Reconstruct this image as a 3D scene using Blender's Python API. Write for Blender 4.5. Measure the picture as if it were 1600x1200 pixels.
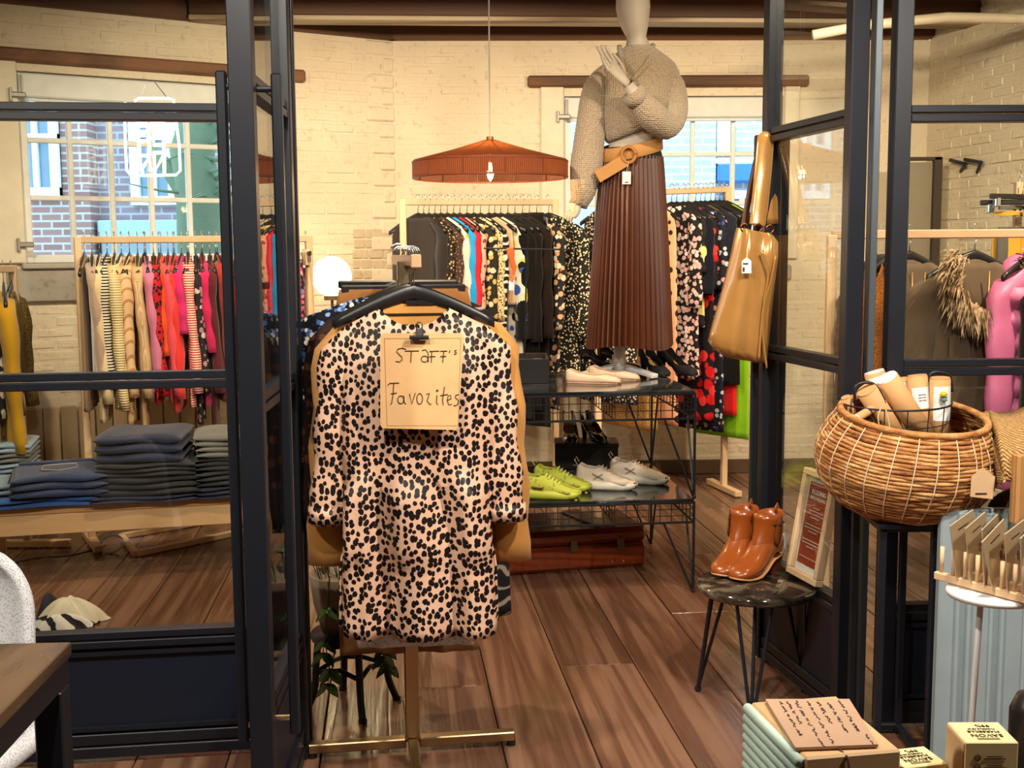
import bpy, bmesh, math, random
from mathutils import Vector, Matrix, Euler
random.seed(7)
for o in list(bpy.data.objects): bpy.data.objects.remove(o)
SC = bpy.context.scene
COL = SC.collection
PI = math.pi
# ------------------------------------------------------------------ camera
FPX = 1827.0; PITCH = math.radians(6.5); ROLL = math.radians(-0.42); CAMZ = 1.45
cam_d = bpy.data.cameras.new('camera'); cam = bpy.data.objects.new('camera', cam_d); COL.objects.link(cam)
cam_d.sensor_fit = 'HORIZONTAL'; cam_d.sensor_width = 36.0; cam_d.lens = FPX / 1600 * 36.0
cam_d.clip_start = 0.05; cam_d.clip_end = 200
CM = Matrix.Translation((0, 0, CAMZ)) @ Matrix.Rotation(PI / 2 - PITCH, 4, 'X') @ Matrix.Rotation(ROLL, 4, 'Z')
cam.matrix_world = CM; SC.camera = cam
# ------------------------------------------------------------------ world, exposure
w = bpy.data.worlds.new('world'); SC.world = w; w.use_nodes = True
bg = w.node_tree.nodes['Background']; bg.inputs[0].default_value = (0.56, 0.80, 1.0, 1); bg.inputs[1].default_value = 4.2
SC.view_settings.view_transform = 'Standard'; SC.view_settings.look = 'None'
SC.view_settings.gamma = 1.0; SC.view_settings.use_curve_mapping = False
SC.view_settings.exposure = 0.42
WARM = (1.0, 0.79, 0.53); WARM2 = (1.0, 0.90, 0.77)
# unseen room lamps and one added for the mannequin (each is a ceiling spot lamp with a fixture, built further down): x, y, z, watts, aim
LAMPS = [(-2.1, 4.5, 2.66, 55, (-2.3, 5.6, 1.0)), (-0.9, 5.3, 2.66, 50, (-1.3, 6.9, 1.3)), (-0.1, 5.4, 2.66, 46, (0.0, 7.3, 1.3)), (1.35, 5.4, 2.66, 46, (1.5, 7.3, 1.3)),
         (2.4, 3.9, 2.66, 115, (2.6, 5.6, 1.1)), (-0.45, 1.5, 2.66, 60, (-0.3, 3.2, 0.8)), (0.95, 2.0, 2.66, 95, (0.5, 3.2, 0.6)), (-1.6, 1.5, 2.66, 60, (-1.3, 2.6, 0.6)), (1.75, 1.3, 2.66, 60, (1.4, 2.4, 0.5)),
         (-0.5, 3.8, 2.66, 60, (0.0, 4.9, 0.2)), (1.2, 3.75, 2.66, 42, (0.8, 5.3, 1.0))]  # last lamp is added, aimed to brighten the mannequin
# ------------------------------------------------------------------ pixel helpers: a pixel of the photo at a chosen real distance
def ray(px, py):
    return (CM.to_3x3() @ Vector(((px - 800) / FPX, (600 - py) / FPX, -1.0))).normalized()
CO = Vector((0, 0, CAMZ))
def P(px, py, Y):
    d = ray(px, py); return CO + d * (Y / d.y)
def PZ(px, py, z):
    d = ray(px, py); return CO + d * ((z - CAMZ) / d.z)
def F(px, py): return PZ(px, py, 0.0)
def PW(px, py, A, B):
    n = Vector((B[1] - A[1], A[0] - B[0], 0)); d = ray(px, py)
    return CO + d * (n.dot(Vector((A[0], A[1], 0)) - CO) / n.dot(d))
# ------------------------------------------------------------------ mesh builder
class MB:
    def __init__(s): s.v = []; s.f = []
    def add(s, vs, fs, M=None):
        o = len(s.v)
        s.v += [tuple(M @ Vector(v)) if M is not None else tuple(v) for v in vs]
        s.f += [tuple(i + o for i in f) for f in fs]; return s
    def box(s, c, size, M=None, bev=0.0, rz=0.0):
        hx, hy, hz = size[0] / 2, size[1] / 2, size[2] / 2
        T = Matrix.Translation(c) @ Matrix.Rotation(rz, 4, 'Z')
        if M is not None: T = M @ T
        if bev <= 0:
            vs = [(x, y, z) for x in (-hx, hx) for y in (-hy, hy) for z in (-hz, hz)]
            return s.add(vs, [(0, 1, 3, 2), (4, 6, 7, 5), (0, 4, 5, 1), (2, 3, 7, 6), (0, 2, 6, 4), (1, 5, 7, 3)], T)
        b = min(bev, hx * .9, hy * .9, hz * .9); vs = []; ix = {}
        for x in (-1, 1):
            for y in (-1, 1):
                for z in (-1, 1):
                    for a in range(3):
                        p = [x * (hx - b), y * (hy - b), z * (hz - b)]; p[a] = (x, y, z)[a] * (hx, hy, hz)[a]
                        ix[(x, y, z, a)] = len(vs); vs.append(p)
        fs = []
        for a in range(3):
            b1, c1 = (a + 1) % 3, (a + 2) % 3
            for sg in (-1, 1):
                q = []
                for (i, j) in ((-1, -1), (1, -1), (1, 1), (-1, 1)):
                    k = [0, 0, 0]; k[a] = sg; k[b1] = i; k[c1] = j; q.append(ix[(*k, a)])
                fs.append(q if sg > 0 else q[::-1])
            for i in (-1, 1):
                for j in (-1, 1):
                    k0 = [0, 0, 0]; k0[a] = -1; k0[b1] = i; k0[c1] = j; k1 = list(k0); k1[a] = 1
                    q = [ix[(*k0, b1)], ix[(*k1, b1)], ix[(*k1, c1)], ix[(*k0, c1)]]
                    fs.append(q if i * j < 0 else q[::-1])
        for x in (-1, 1):
            for y in (-1, 1):
                for z in (-1, 1):
                    q = [ix[(x, y, z, 0)], ix[(x, y, z, 1)], ix[(x, y, z, 2)]]
                    fs.append(q if x * y * z > 0 else q[::-1])
        return s.add(vs, fs, T)
    def bar(s, a, b, wx, wz, bev=0.0, up=(0, 0, 1)):
        a, b = Vector(a), Vector(b); d = (b - a); L = d.length; z = d.normalized(); u = Vector(up)
        if abs(z.dot(u)) > .98: u = Vector((0, 1, 0))
        x = z.cross(u).normalized(); y = x.cross(z).normalized()
        M = Matrix((x, y, z)).transposed().to_4x4(); M.translation = (a + b) / 2
        return s.box((0, 0, 0), (wx, wz, L), M, bev)
    def grid(s, rings, closed=True, cap0=False, cap1=False):
        n = len(rings[0]); o = len(s.v)
        for r in rings: s.v += [tuple(p) for p in r]
        m = n if closed else n - 1
        for i in range(len(rings) - 1):
            for j in range(m):
                s.f.append((o + i * n + j, o + i * n + (j + 1) % n, o + (i + 1) * n + (j + 1) % n, o + (i + 1) * n + j))
        if cap0: s.f.append(tuple(o + j for j in range(n))[::-1])
        if cap1: s.f.append(tuple(o + (len(rings) - 1) * n + j for j in range(n)))
        return s
    def tube(s, pts, r, n=8, caps=True, flat=1.0):
        pts = [Vector(p) for p in pts]; rs = r if isinstance(r, (list, tuple)) else [r] * len(pts)
        rings = []; prev = None
        for i, p in enumerate(pts):
            t = (pts[min(i + 1, len(pts) - 1)] - pts[max(i - 1, 0)]).normalized()
            if prev is None:
                u = Vector((0, 0, 1)) if abs(t.z) < .9 else Vector((0, 1, 0))
                prev = (u - t * u.dot(t)).normalized()
            else: prev = (prev - t * prev.dot(t)).normalized()
            b = t.cross(prev)
            rings.append([p + (prev * math.cos(2 * PI * k / n) * flat + b * math.sin(2 * PI * k / n)) * rs[i] for k in range(n)])
        return s.grid(rings, True, caps, caps)
    def lathe(s, prof, n=32, c=(0, 0, 0), cap0=False, cap1=False):
        c = Vector(c)
        return s.grid([[c + Vector((r * math.cos(2 * PI * k / n), r * math.sin(2 * PI * k / n), z)) for k in range(n)] for r, z in prof], True, cap0, cap1)
    def ball(s, c, r, n=16, m=10, sc=(1, 1, 1)):
        c = Vector(c)
        return s.grid([[c + Vector((r * sc[0] * math.sin(PI * i / m + 1e-4) * math.cos(2 * PI * k / n), r * sc[1] * math.sin(PI * i / m + 1e-4) * math.sin(2 * PI * k / n), -r * sc[2] * math.cos(PI * i / m))) for k in range(n)] for i in range(m + 1)])
    def prism(s, poly, z0, z1):
        n = len(poly); o = len(s.v)
        s.v += [(x, y, z0) for x, y in poly] + [(x, y, z1) for x, y in poly]
        s.f += [(o + i, o + (i + 1) % n, o + n + (i + 1) % n, o + n + i) for i in range(n)]
        s.f += [tuple(o + i for i in range(n))[::-1], tuple(o + n + i for i in range(n))]; return s
    def mesh(s, name, smooth=False):
        me = bpy.data.meshes.new(name); me.from_pydata(s.v, [], s.f); me.update()
        bm = bmesh.new(); bm.from_mesh(me); bmesh.ops.recalc_face_normals(bm, faces=bm.faces); bm.to_mesh(me); bm.free()
        if smooth:
            for p in me.polygons: p.use_smooth = True
        return me
def obj(name, me, m, parent=None, M=None):
    o = bpy.data.objects.new(name, me); COL.objects.link(o)
    if m is not None and me is not None:
        if not me.materials: me.materials.append(m)
    if parent is not None: o.parent = parent
    if M is not None: o.matrix_basis = M
    return o
def build(mb, name, m, parent=None, smooth=False, world=True, M=None):
    """mesh object; verts are in world space unless world is False (then in the parent's space)"""
    if parent is not None and world:
        I = parent.matrix_basis.inverted()
        if parent.parent is not None: I = I @ parent.parent.matrix_basis.inverted()
        mb.v = [tuple(I @ Vector(v)) for v in mb.v]
    if parent is None:
        xs = [Vector(v) for v in mb.v]; lo = Vector((min(v.x for v in xs), min(v.y for v in xs), min(v.z for v in xs))); hi = Vector((max(v.x for v in xs), max(v.y for v in xs), max(v.z for v in xs)))
        c = (lo + hi) / 2; c.z = lo.z
        mb.v = [tuple(Vector(v) - c) for v in mb.v]; M = Matrix.Translation(c)
    return obj(name, mb.mesh(name, smooth), m, parent, M)
def tag(o, label=None, cat=None, group=None, kind=None):
    if label: o['label'] = label
    if cat: o['category'] = cat
    if group: o['group'] = group
    if kind: o['kind'] = kind
    return o
def thing(name, loc, label, cat, group=None, rz=0.0, M=None):
    o = bpy.data.objects.new(name, None); COL.objects.link(o); o.empty_display_size = .05
    o.matrix_basis = M if M is not None else Matrix.Translation(loc) @ Matrix.Rotation(rz, 4, 'Z')
    return tag(o, label, cat, group)
def copy_tree(o, parent=None):
    c = o.copy(); COL.objects.link(c)
    if parent is not None: c.parent = parent
    for ch in o.children: copy_tree(ch, c)
    return c
def mod(o, kind, **kw):
    m = o.modifiers.new(kind.lower(), kind)
    for k, v in kw.items(): setattr(m, k, v)
    return m
# ------------------------------------------------------------------ materials
class NT:
    def __init__(s, name):
        s.m = bpy.data.materials.new(name); s.m.use_nodes = True; s.t = s.m.node_tree; s.b = s.t.nodes['Principled BSDF']; s.out = s.t.nodes['Material Output']
    def n(s, t, **kw):
        x = s.t.nodes.new(t)
        for k, v in kw.items():
            if k.startswith('i_'):
                x.inputs[k[2:].replace('_', ' ')].default_value = v
            else: setattr(x, k, v)
        return x
    def l(s, a, b): s.t.links.new(a, b)
    def co(s, scale=(1, 1, 1), rot=(0, 0, 0), rnd=False, src='Object'):
        tc = s.n('ShaderNodeTexCoord'); mp = s.n('ShaderNodeMapping'); mp.inputs['Scale'].default_value = scale; mp.inputs['Rotation'].default_value = rot
        if rnd:
            oi = s.n('ShaderNodeObjectInfo'); mu = s.n('ShaderNodeVectorMath', operation='SCALE'); mu.inputs[0].default_value = (17.3, 9.1, 31.7); s.l(oi.outputs['Random'], mu.inputs['Scale'])
            ad = s.n('ShaderNodeVectorMath', operation='ADD'); s.l(tc.outputs[src], ad.inputs[0]); s.l(mu.outputs[0], ad.inputs[1]); s.l(ad.outputs[0], mp.inputs['Vector'])
        else: s.l(tc.outputs[src], mp.inputs['Vector'])
        return mp.outputs[0]
    def ramp(s, fac, stops, interp='LINEAR'):
        r = s.n('ShaderNodeValToRGB'); r.color_ramp.interpolation = interp
        e = r.color_ramp.elements
        while len(e) < len(stops): e.new(.5)
        for i, (p, c) in enumerate(stops): e[i].position = p; e[i].color = (*c, 1) if len(c) == 3 else c
        s.l(fac, r.inputs[0]); return r.outputs[0]
    def noise(s, co, scale, detail=4, rough=.5, dist=0.0):
        x = s.n('ShaderNodeTexNoise'); x.inputs['Scale'].default_value = scale; x.inputs['Detail'].default_value = detail; x.inputs['Roughness'].default_value = rough; x.inputs['Distortion'].default_value = dist
        s.l(co, x.inputs['Vector']); return x
    def mix(s, fac, a, b, mode='MIX'):
        x = s.n('ShaderNodeMix', data_type='RGBA', blend_type=mode)
        for v, i in ((fac, 0), (a, 6), (b, 7)):
            if hasattr(v, 'is_linked'): s.l(v, x.inputs[i])
            else: x.inputs[i].default_value = v if not isinstance(v, (tuple, list)) else (*v, 1)
        return x.outputs[2]
    def bump(s, h, strength=.3, dist=.01):
        x = s.n('ShaderNodeBump'); x.inputs['Strength'].default_value = strength; x.inputs['Distance'].default_value = dist; s.l(h, x.inputs['Height']); s.l(x.outputs[0], s.b.inputs['Normal'])
    def setp(s, **kw):
        for k, v in kw.items():
            k = k.replace('_', ' '); s.b.inputs[k].default_value = (*v, 1) if isinstance(v, tuple) and len(v) == 3 else v
        return s
MC = {}
def memo(f):
    def g(name, *a, **k):
        if name not in MC: MC[name] = f(name, *a, **k)
        return MC[name]
    return g
@memo
def plain(name, c, rough=.5, metal=0.0, bump=0.0, bs=200, coat=0.0, spec=.5):
    t = NT(name).setp(Roughness=rough, Metallic=metal, Coat_Weight=coat); t.b.inputs['Specular IOR Level'].default_value = spec
    co = t.co(); n = t.noise(co, 14, 3)
    t.l(t.mix(n.outputs[0], tuple(x * .86 for x in c), tuple(min(1, x * 1.1) for x in c)), t.b.inputs['Base Color'])
    if bump: t.bump(t.noise(co, bs, 3).outputs[0], bump, .004)
    return t.m
@memo
def fabric(name, c, weave=420, bump=.25, sheen=.2, c2=None):
    t = NT(name).setp(Roughness=.9, Sheen_Weight=sheen); t.b.inputs['Specular IOR Level'].default_value = .15
    co = t.co(); n = t.noise(co, 9, 4)
    t.l(t.mix(n.outputs[0], tuple(x * .75 for x in c), c2 or tuple(min(1, x * 1.15) for x in c)), t.b.inputs['Base Color'])
    t.bump(t.noise(co, weave, 2).outputs[0], bump, .003); return t.m
@memo
def spots(name, base, spot, scale=38, size=.36, base2=None, dist=.25, rough=.75, rnd=1.0, ring=None, stretch=(1, 1, 1)):
    t = NT(name).setp(Roughness=rough); t.b.inputs['Specular IOR Level'].default_value = .2
    co = t.co(stretch); nz = t.noise(co, scale * .6, 2)
    ad = t.mix(min(1, dist * .3 / scale), co, nz.outputs[1], 'ADD')
    v = t.n('ShaderNodeTexVoronoi'); v.inputs['Scale'].default_value = scale; v.inputs['Randomness'].default_value = rnd; t.l(ad, v.inputs['Vector'])
    b = t.mix(t.noise(co, 5, 3).outputs[0], base, base2 or base)
    if ring:
        inner = t.ramp(v.outputs['Distance'], [(0, (1, 1, 1)), (size * .45, (0, 0, 0))], 'CONSTANT')
        m = t.ramp(v.outputs['Distance'], [(0, (1, 1, 1)), (size, (0, 0, 0))], 'CONSTANT')
        c = t.mix(inner, t.mix(m, b, spot), ring)
    else:
        m = t.ramp(v.outputs['Distance'], [(0, (1, 1, 1)), (size, (1, 1, 1)), (size + .05, (0, 0, 0))])
        c = t.mix(m, b, spot)
    t.l(c, t.b.inputs['Base Color']); t.bump(t.noise(co, 12, 3).outputs[0], .15, .02); return t.m
@memo
def leopard(name, base, base2, spot, scale=60):
    t = NT(name).setp(Roughness=.5); t.b.inputs['Specular IOR Level'].default_value = .3
    co = t.co((1.0, .2, .80), (PI / 2, 0, 0)); nz = t.noise(co, scale * .55, 2); ad = t.mix(.75 / scale, co, nz.outputs[1], 'ADD')
    v = t.n('ShaderNodeTexVoronoi', voronoi_dimensions='2D'); v.inputs['Scale'].default_value = scale; v.inputs['Randomness'].default_value = .85; t.l(ad, v.inputs['Vector'])
    sp = t.n('ShaderNodeSeparateColor'); t.l(v.outputs['Color'], sp.inputs[0])
    th = t.n('ShaderNodeMapRange'); th.inputs[3].default_value = .30; th.inputs[4].default_value = .50; t.l(sp.outputs[0], th.inputs[0])
    gt = t.n('ShaderNodeMath', operation='LESS_THAN'); t.l(v.outputs['Distance'], gt.inputs[0]); t.l(th.outputs[0], gt.inputs[1])
    t.l(t.mix(gt.outputs[0], t.mix(t.noise(co, 6, 3).outputs[0], base, base2), spot), t.b.inputs['Base Color']); t.bump(t.noise(co, 12, 3).outputs[0], .15, .02); return t.m
@memo
def floral(name, base, cols, scale=26, size=.42, dens=.7):
    t = NT(name).setp(Roughness=.8); t.b.inputs['Specular IOR Level'].default_value = .2
    co = t.co(); nz = t.noise(co, scale * 1.2, 2); ad = t.mix(.35 / scale, co, nz.outputs[1], 'ADD')
    v = t.n('ShaderNodeTexVoronoi'); v.inputs['Scale'].default_value = scale; t.l(ad, v.inputs['Vector'])
    sp = t.n('ShaderNodeSeparateColor'); t.l(v.outputs['Color'], sp.inputs[0])
    k = len(cols); pick = t.ramp(sp.outputs[0], [(i / k, c) for i, c in enumerate(cols)], 'CONSTANT')
    on = t.ramp(sp.outputs[1], [(0, (1, 1, 1)), (dens, (0, 0, 0))], 'CONSTANT')
    m = t.ramp(v.outputs['Distance'], [(0, (1, 1, 1)), (size, (1, 1, 1)), (size + .06, (0, 0, 0))])
    mm = t.n('ShaderNodeMath', operation='MULTIPLY'); t.l(on, mm.inputs[0]); t.l(m, mm.inputs[1])
    t.l(t.mix(mm.outputs[0], base, pick), t.b.inputs['Base Color']); t.bump(t.noise(co, 12, 3).outputs[0], .15, .02); return t.m
@memo
def stripes(name, c1, c2, freq=30, axis='Z', dist=0.0, duty=.5, bump=0.0, rough=.85):
    t = NT(name).setp(Roughness=rough); t.b.inputs['Specular IOR Level'].default_value = .2
    co = t.co(); wv = t.n('ShaderNodeTexWave', bands_direction=axis if axis != 'D' else 'DIAGONAL'); wv.inputs['Scale'].default_value = freq; wv.inputs['Distortion'].default_value = dist; wv.inputs['Detail Scale'].default_value = 1.2
    t.l(co, wv.inputs['Vector'])
    t.l(t.ramp(wv.outputs[1], [(0, c1), (max(0, duty - .06), c1), (min(1, duty + .06), c2)]), t.b.inputs['Base Color'])
    if bump: t.bump(wv.outputs[1], bump, .01)
    return t.m
@memo
def wood(name, c1, c2, scale=6, stretch=(1, 1, .12), rough=.5, ring=3.0, bump=.12, coat=0.0, rnd=True, dark=None):
    t = NT(name).setp(Roughness=rough, Coat_Weight=coat, Coat_Roughness=.2)
    co = t.co(stretch, rnd=rnd)
    n1 = t.noise(co, scale, 3, .5, .4); n2 = t.noise(co, scale * 9, 4, .6)
    mu = t.n('ShaderNodeMath', operation='MULTIPLY'); mu.inputs[1].default_value = ring * 6; t.l(n1.outputs[0], mu.inputs[0])
    sn = t.n('ShaderNodeMath', operation='SINE'); t.l(mu.outputs[0], sn.inputs[0])
    hf = t.n('ShaderNodeMath', operation='MULTIPLY_ADD'); hf.inputs[1].default_value = .5; hf.inputs[2].default_value = .5; t.l(sn.outputs[0], hf.inputs[0])
    mx = t.mix(.45, hf.outputs[0], n2.outputs[0]); bw = t.n('ShaderNodeRGBToBW'); t.l(mx, bw.inputs[0])
    st = [(.2, c1), (.75, c2)] if dark is None else [(.15, dark), (.4, c1), (.8, c2)]
    c = t.ramp(bw.outputs[0], st)
    oi = t.n('ShaderNodeObjectInfo'); hv = t.n('ShaderNodeHueSaturation'); mr = t.n('ShaderNodeMapRange'); mr.inputs[3].default_value = .78; mr.inputs[4].default_value = 1.2
    t.l(oi.outputs['Random'], mr.inputs[0]); t.l(mr.outputs[0], hv.inputs['Value']); t.l(c, hv.inputs['Color']); t.l(hv.outputs[0], t.b.inputs['Base Color'])
    rr = t.n('ShaderNodeMapRange'); rr.inputs[3].default_value = max(.05, rough - .1); rr.inputs[4].default_value = rough + .15; t.l(bw.outputs[0], rr.inputs[0]); t.l(rr.outputs[0], t.b.inputs['Roughness'])
    if bump: t.bump(bw.outputs[0], bump, .01)
    return t.m
@memo
def painted(name, c, c2, c3, bscale=40):
    t = NT(name).setp(Roughness=.8); co = t.co(rnd=False)
    geo = t.n('ShaderNodeNewGeometry'); n1 = t.noise(geo.outputs['Position'], 1.6, 5, .6); n2 = t.noise(geo.outputs['Position'], 22, 5, .6)
    a = t.ramp(n1.outputs[0], [(.35, c), (.62, c2)]); b = t.ramp(n2.outputs[0], [(.3, (0, 0, 0)), (.42, (1, 1, 1))])
    t.l(t.mix(b, c3, a), t.b.inputs['Base Color'])
    n3 = t.noise(geo.outputs['Position'], bscale, 5, .65); t.bump(n3.outputs[0], .55, .012); return t.m
def glass_mat():
    t = NT('pane_glass'); t.t.nodes.remove(t.b)
    lw = t.n('ShaderNodeLayerWeight'); lw.inputs[0].default_value = .5
    pw = t.n('ShaderNodeMath', operation='POWER'); pw.inputs[1].default_value = 4.2; t.l(lw.outputs['Facing'], pw.inputs[0])
    ma = t.n('ShaderNodeMath', operation='MULTIPLY_ADD'); ma.inputs[1].default_value = .92; ma.inputs[2].default_value = .035; t.l(pw.outputs[0], ma.inputs[0])
    tr = t.n('ShaderNodeBsdfTransparent'); tr.inputs[0].default_value = (.95, .97, .96, 1)
    gl = t.n('ShaderNodeBsdfGlossy'); gl.inputs['Roughness'].default_value = .01
    mx = t.n('ShaderNodeMixShader'); t.l(ma.outputs[0], mx.inputs[0]); t.l(tr.outputs[0], mx.inputs[1]); t.l(gl.outputs[0], mx.inputs[2]); t.l(mx.outputs[0], t.out.inputs[0]); return t.m
GLASS = glass_mat()
def emit(name, c, s):
    t = NT(name); t.b.inputs['Emission Color'].default_value = (*c, 1); t.b.inputs['Emission Strength'].default_value = s; t.b.inputs['Base Color'].default_value = (*c, 1); return t.m
BLACK = plain('black_powder_coat', (.009, .011, .017), .40); BLACKP = plain('black_plastic', (.014, .013, .014), .35)
CHROME = plain('chrome', (.75, .76, .78), .18, 1.0); BRASS = plain('champagne_brass', (.56, .42, .24), .33, 1.0)
WHITEM = plain('white_metal', (.8, .8, .79), .35); PAPERW = plain('white_paper', (.85, .85, .82), .7); INK = plain('ink', (.02, .015, .012), .7)
KRAFT = plain('kraft_paper', (.60, .40, .22), .8, 0, .2, 60)
RACKW = wood('rack_birch', (.62, .42, .24), (.72, .52, .32), 5, (1, 1, .1), .5, 1.0, .03)
CREAM = painted('painted_brick', (.78, .69, .53), (.72, .62, .46), (.60, .51, .38))
FONT = None
def text(s, size, M, m, parent, name='lettering', ext=.0006, align='CENTER'):
    cu = bpy.data.curves.new(name, 'FONT'); cu.body = s; cu.size = size; cu.extrude = ext; cu.align_x = align; cu.align_y = 'CENTER'; cu.resolution_u = 2
    o = bpy.data.objects.new('tmp', cu); COL.objects.link(o)
    me = bpy.data.meshes.new_from_object(o.evaluated_get(bpy.context.evaluated_depsgraph_get())); bpy.data.objects.remove(o); bpy.data.curves.remove(cu)
    me.name = name
    if parent is not None:
        I = parent.matrix_basis.inverted()
        if parent.parent is not None: I = I @ parent.parent.matrix_basis.inverted()
        M = I @ M
    return obj(name, me, m, parent, M)
def frame(o, x, y):
    """matrix with local x along x, y along y (normal = x cross y), origin o"""
    x = Vector(x).normalized(); z = x.cross(Vector(y)).normalized(); y = z.cross(x)
    M = Matrix((x, y, z)).transposed().to_4x4(); M.translation = o; return M
def strokes(lines, r, fn, m, parent, name='lettering'):
    mb = MB()
    for ln in lines: mb.tube([fn(*p) for p in ln], r, 5)
    return build(mb, name, m, parent)
# ================================================================== THE SETTING
C1 = (-0.735, 7.46); C2 = (2.65, 7.56); L0 = (-3.6, 5.70); R0 = (3.43, 3.45)
ZT = 2.75
# ---- floor of wide planks, running a little to the left of the view direction
FY = math.radians(6.0)
FM = Matrix.Rotation(FY, 4, 'Z')
PLANK = wood('floor_plank', (.150, .070, .042), (.225, .118, .072), 11, (1, .04, 1), .22, 3.6, .18, 0.0, True, (.105, .047, .028))
fl = MB(); fl.box((0, 2.2, -.045), (9.5, 12.6, .03)); floor = tag(build(fl, 'floor', plain('subfloor', (.02, .012, .008), .9)), kind='structure')
PW_ = .265
for i in range(-16, 17):
    y = -3.4 + random.random() * .8
    first = True
    while y < 8.3:
        L = random.choice((2.4, 2.9, 3.3, 3.8)); y1 = min(y + L, 8.6)
        x0 = i * PW_ + .045
        key = 'plank_%d' % int(round((y1 - y) * 100))
        me = bpy.data.meshes.get(key)
        if me is None:
            me = MB().box((0, 0, 0), (PW_ - .004, y1 - y - .003, .028), None, .0025).mesh(key); me.materials.append(PLANK)
        M = FM @ Matrix.Translation((x0 + PW_ / 2, (y + y1) / 2, -.014 - random.random() * .0012))
        c = M.translation
        wallY = 7.6 if c.x > -.7 else 7.46 + (c.x + .735) * .615
        if abs(c.x) < 4.2 and y1 > -3.2 and (c.y - (y1 - y) / 2) < wallY + .1:
            o = obj('plank', me, None, floor, floor.matrix_basis.inverted() @ M)
        y = y1
# ---- walls
def wall(name, A, B, z0, z1, holes, m, bricks=True, th=.34, mortar=None, seed=1, course=.062, bl=.2, proud=.006, maxobj=300, zpref=0.0):
    A = Vector((A[0], A[1], 0)); B = Vector((B[0], B[1], 0)); d = (B - A); L = d.length; d.normalize(); out = Vector((-d.y, d.x, 0))
    M = Matrix((d, out, Vector((0, 0, 1)))).transposed().to_4x4(); M.translation = A          # local: x along, y outward, z up
    mb = MB(); us = sorted({0, L, *[h[0] for h in holes], *[h[1] for h in holes]}); zs = sorted({z0, z1, *[h[2] for h in holes], *[h[3] for h in holes]})
    for i in range(len(us) - 1):
        for j in range(len(zs) - 1):
            cu, cz = (us[i] + us[i + 1]) / 2, (zs[j] + zs[j + 1]) / 2
            if any(h[0] < cu < h[1] and h[2] < cz < h[3] for h in holes): continue
            mb.box((cu, th / 2, cz), (us[i + 1] - us[i], th, zs[j + 1] - zs[j]))
    wl = obj(name, mb.mesh(name), m, None, M); tag(wl, kind='structure')
    if not bricks: return wl, M, L
    rnd = random.Random(seed); var = []
    for k in range(5):
        b = MB().box((0, 0, 0), (bl - .012, .03, course - .011), None, .006)
        b.v = [(x + rnd.uniform(-.003, .003), y + rnd.uniform(-.002, .002), z + rnd.uniform(-.0025, .0025)) for x, y, z in b.v]
        me = b.mesh('brick_%s_%d' % (name, k), False); me.materials.append(m); var.append(me)
    places = []
    nz = int((z1 - z0) / course)
    for j in range(nz):
        z = z0 + (j + .5) * course; off = (j % 2) * bl / 2
        for i in range(-1, int(L / bl) + 1):
            u = i * bl + off + bl / 2
            if u - bl / 2 < .0 or u + bl / 2 > L: continue
            if any(h[0] - .04 < u + bl / 2 and u - bl / 2 < h[1] + .04 and h[2] - .03 < z + course / 2 and z - course / 2 < h[3] + .03 for h in holes): continue
            places.append((u, z))
    places.sort(key=lambda p: abs(p[1] - zpref) + rnd.random() * .15)
    rest = MB()
    for k, (u, z) in enumerate(places):
        dy = .0135 - abs(rnd.gauss(0, proud)) ; T = Matrix.Translation((u, dy, z)) @ Matrix.Rotation(rnd.uniform(-.01, .01), 4, 'Y') @ Matrix.Rotation(rnd.uniform(-.006, .006), 4, 'Z')
        if k < maxobj: obj('brick', var[k % 5], None, wl, T)
        else:
            me = var[k % 5]; rest.add([v.co for v in me.vertices], [tuple(p.vertices) for p in me.polygons], T)
    if rest.v: tag(obj('brick_field', rest.mesh('brick_field', False), m, wl), kind='stuff')
    return wl, M, L
def uz(px, py, A, B):
    p = PW(px, py, A, B); return (Vector((p.x, p.y)) - Vector(A[:2])).length, p.z
# window holes
u0, _ = uz(34, 265, L0, C1); u1, _ = uz(424, 265, L0, C1); _, zt = uz(200, 122, L0, C1); _, zb = uz(200, 410, L0, C1)
W1 = (u0, u1, zb, zt)
v0, _ = uz(882, 280, C1, C2); v1, _ = uz(1222, 280, C1, C2); _, zt2 = uz(1000, 150, C1, C2); _, zb2 = uz(1000, 406, C1, C2)
W2 = (v0, v1, zb2, zt2)
wall_left, WML, LL = wall('wall_left', L0, C1, 0, ZT, [W1], CREAM, True, seed=3, proud=.0012, zpref=2.5)
wall_back, WMB, LB = wall('wall_back', C1, C2, 0, ZT, [W2], CREAM, True, seed=5, proud=.0018, zpref=2.4)
wall_right, WMR, LR = wall('wall_right', C2, R0, 0, ZT + .25, [], CREAM, True, seed=9, proud=.0022, zpref=1.95)
PL = painted('cream_plaster', (.78, .70, .57), (.72, .63, .49), (.66, .57, .44), 18)
wall('wall_side_left', (-3.6, -3.2), L0, 0, 3.0, [], PL, False)
wall('wall_side_right', R0, (3.43, -3.2), 0, 3.0, [], PL, False)
wall('wall_front', (3.43, -3.2), (-3.6, -3.2), 0, 3.0, [], PL, False)
# ragged brick quoin where the two back walls meet, and bare patches of old stone low on the walls
STONE = painted('weathered_stone', (.33, .30, .26), (.42, .39, .34), (.25, .22, .19), 30)
def local_box(mb, M, u0, u1, z0, z1, y0, y1, bev=.004): mb.box(((u0 + u1) / 2, (y0 + y1) / 2, (z0 + z1) / 2), (u1 - u0, y1 - y0, z1 - z0), M, bev)
rn = random.Random(4)
for i in range(24):
    z = .35 + i * .1; ww = rn.uniform(.10, .19) if i % 2 else rn.uniform(.05, .1)
    mb = MB(); local_box(mb, WML, LL - ww, LL + .01, z + .006, z + .094, -.012 - rn.random() * .006, .03, .01)
    build(mb, 'brick', CREAM, wall_left)
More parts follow.
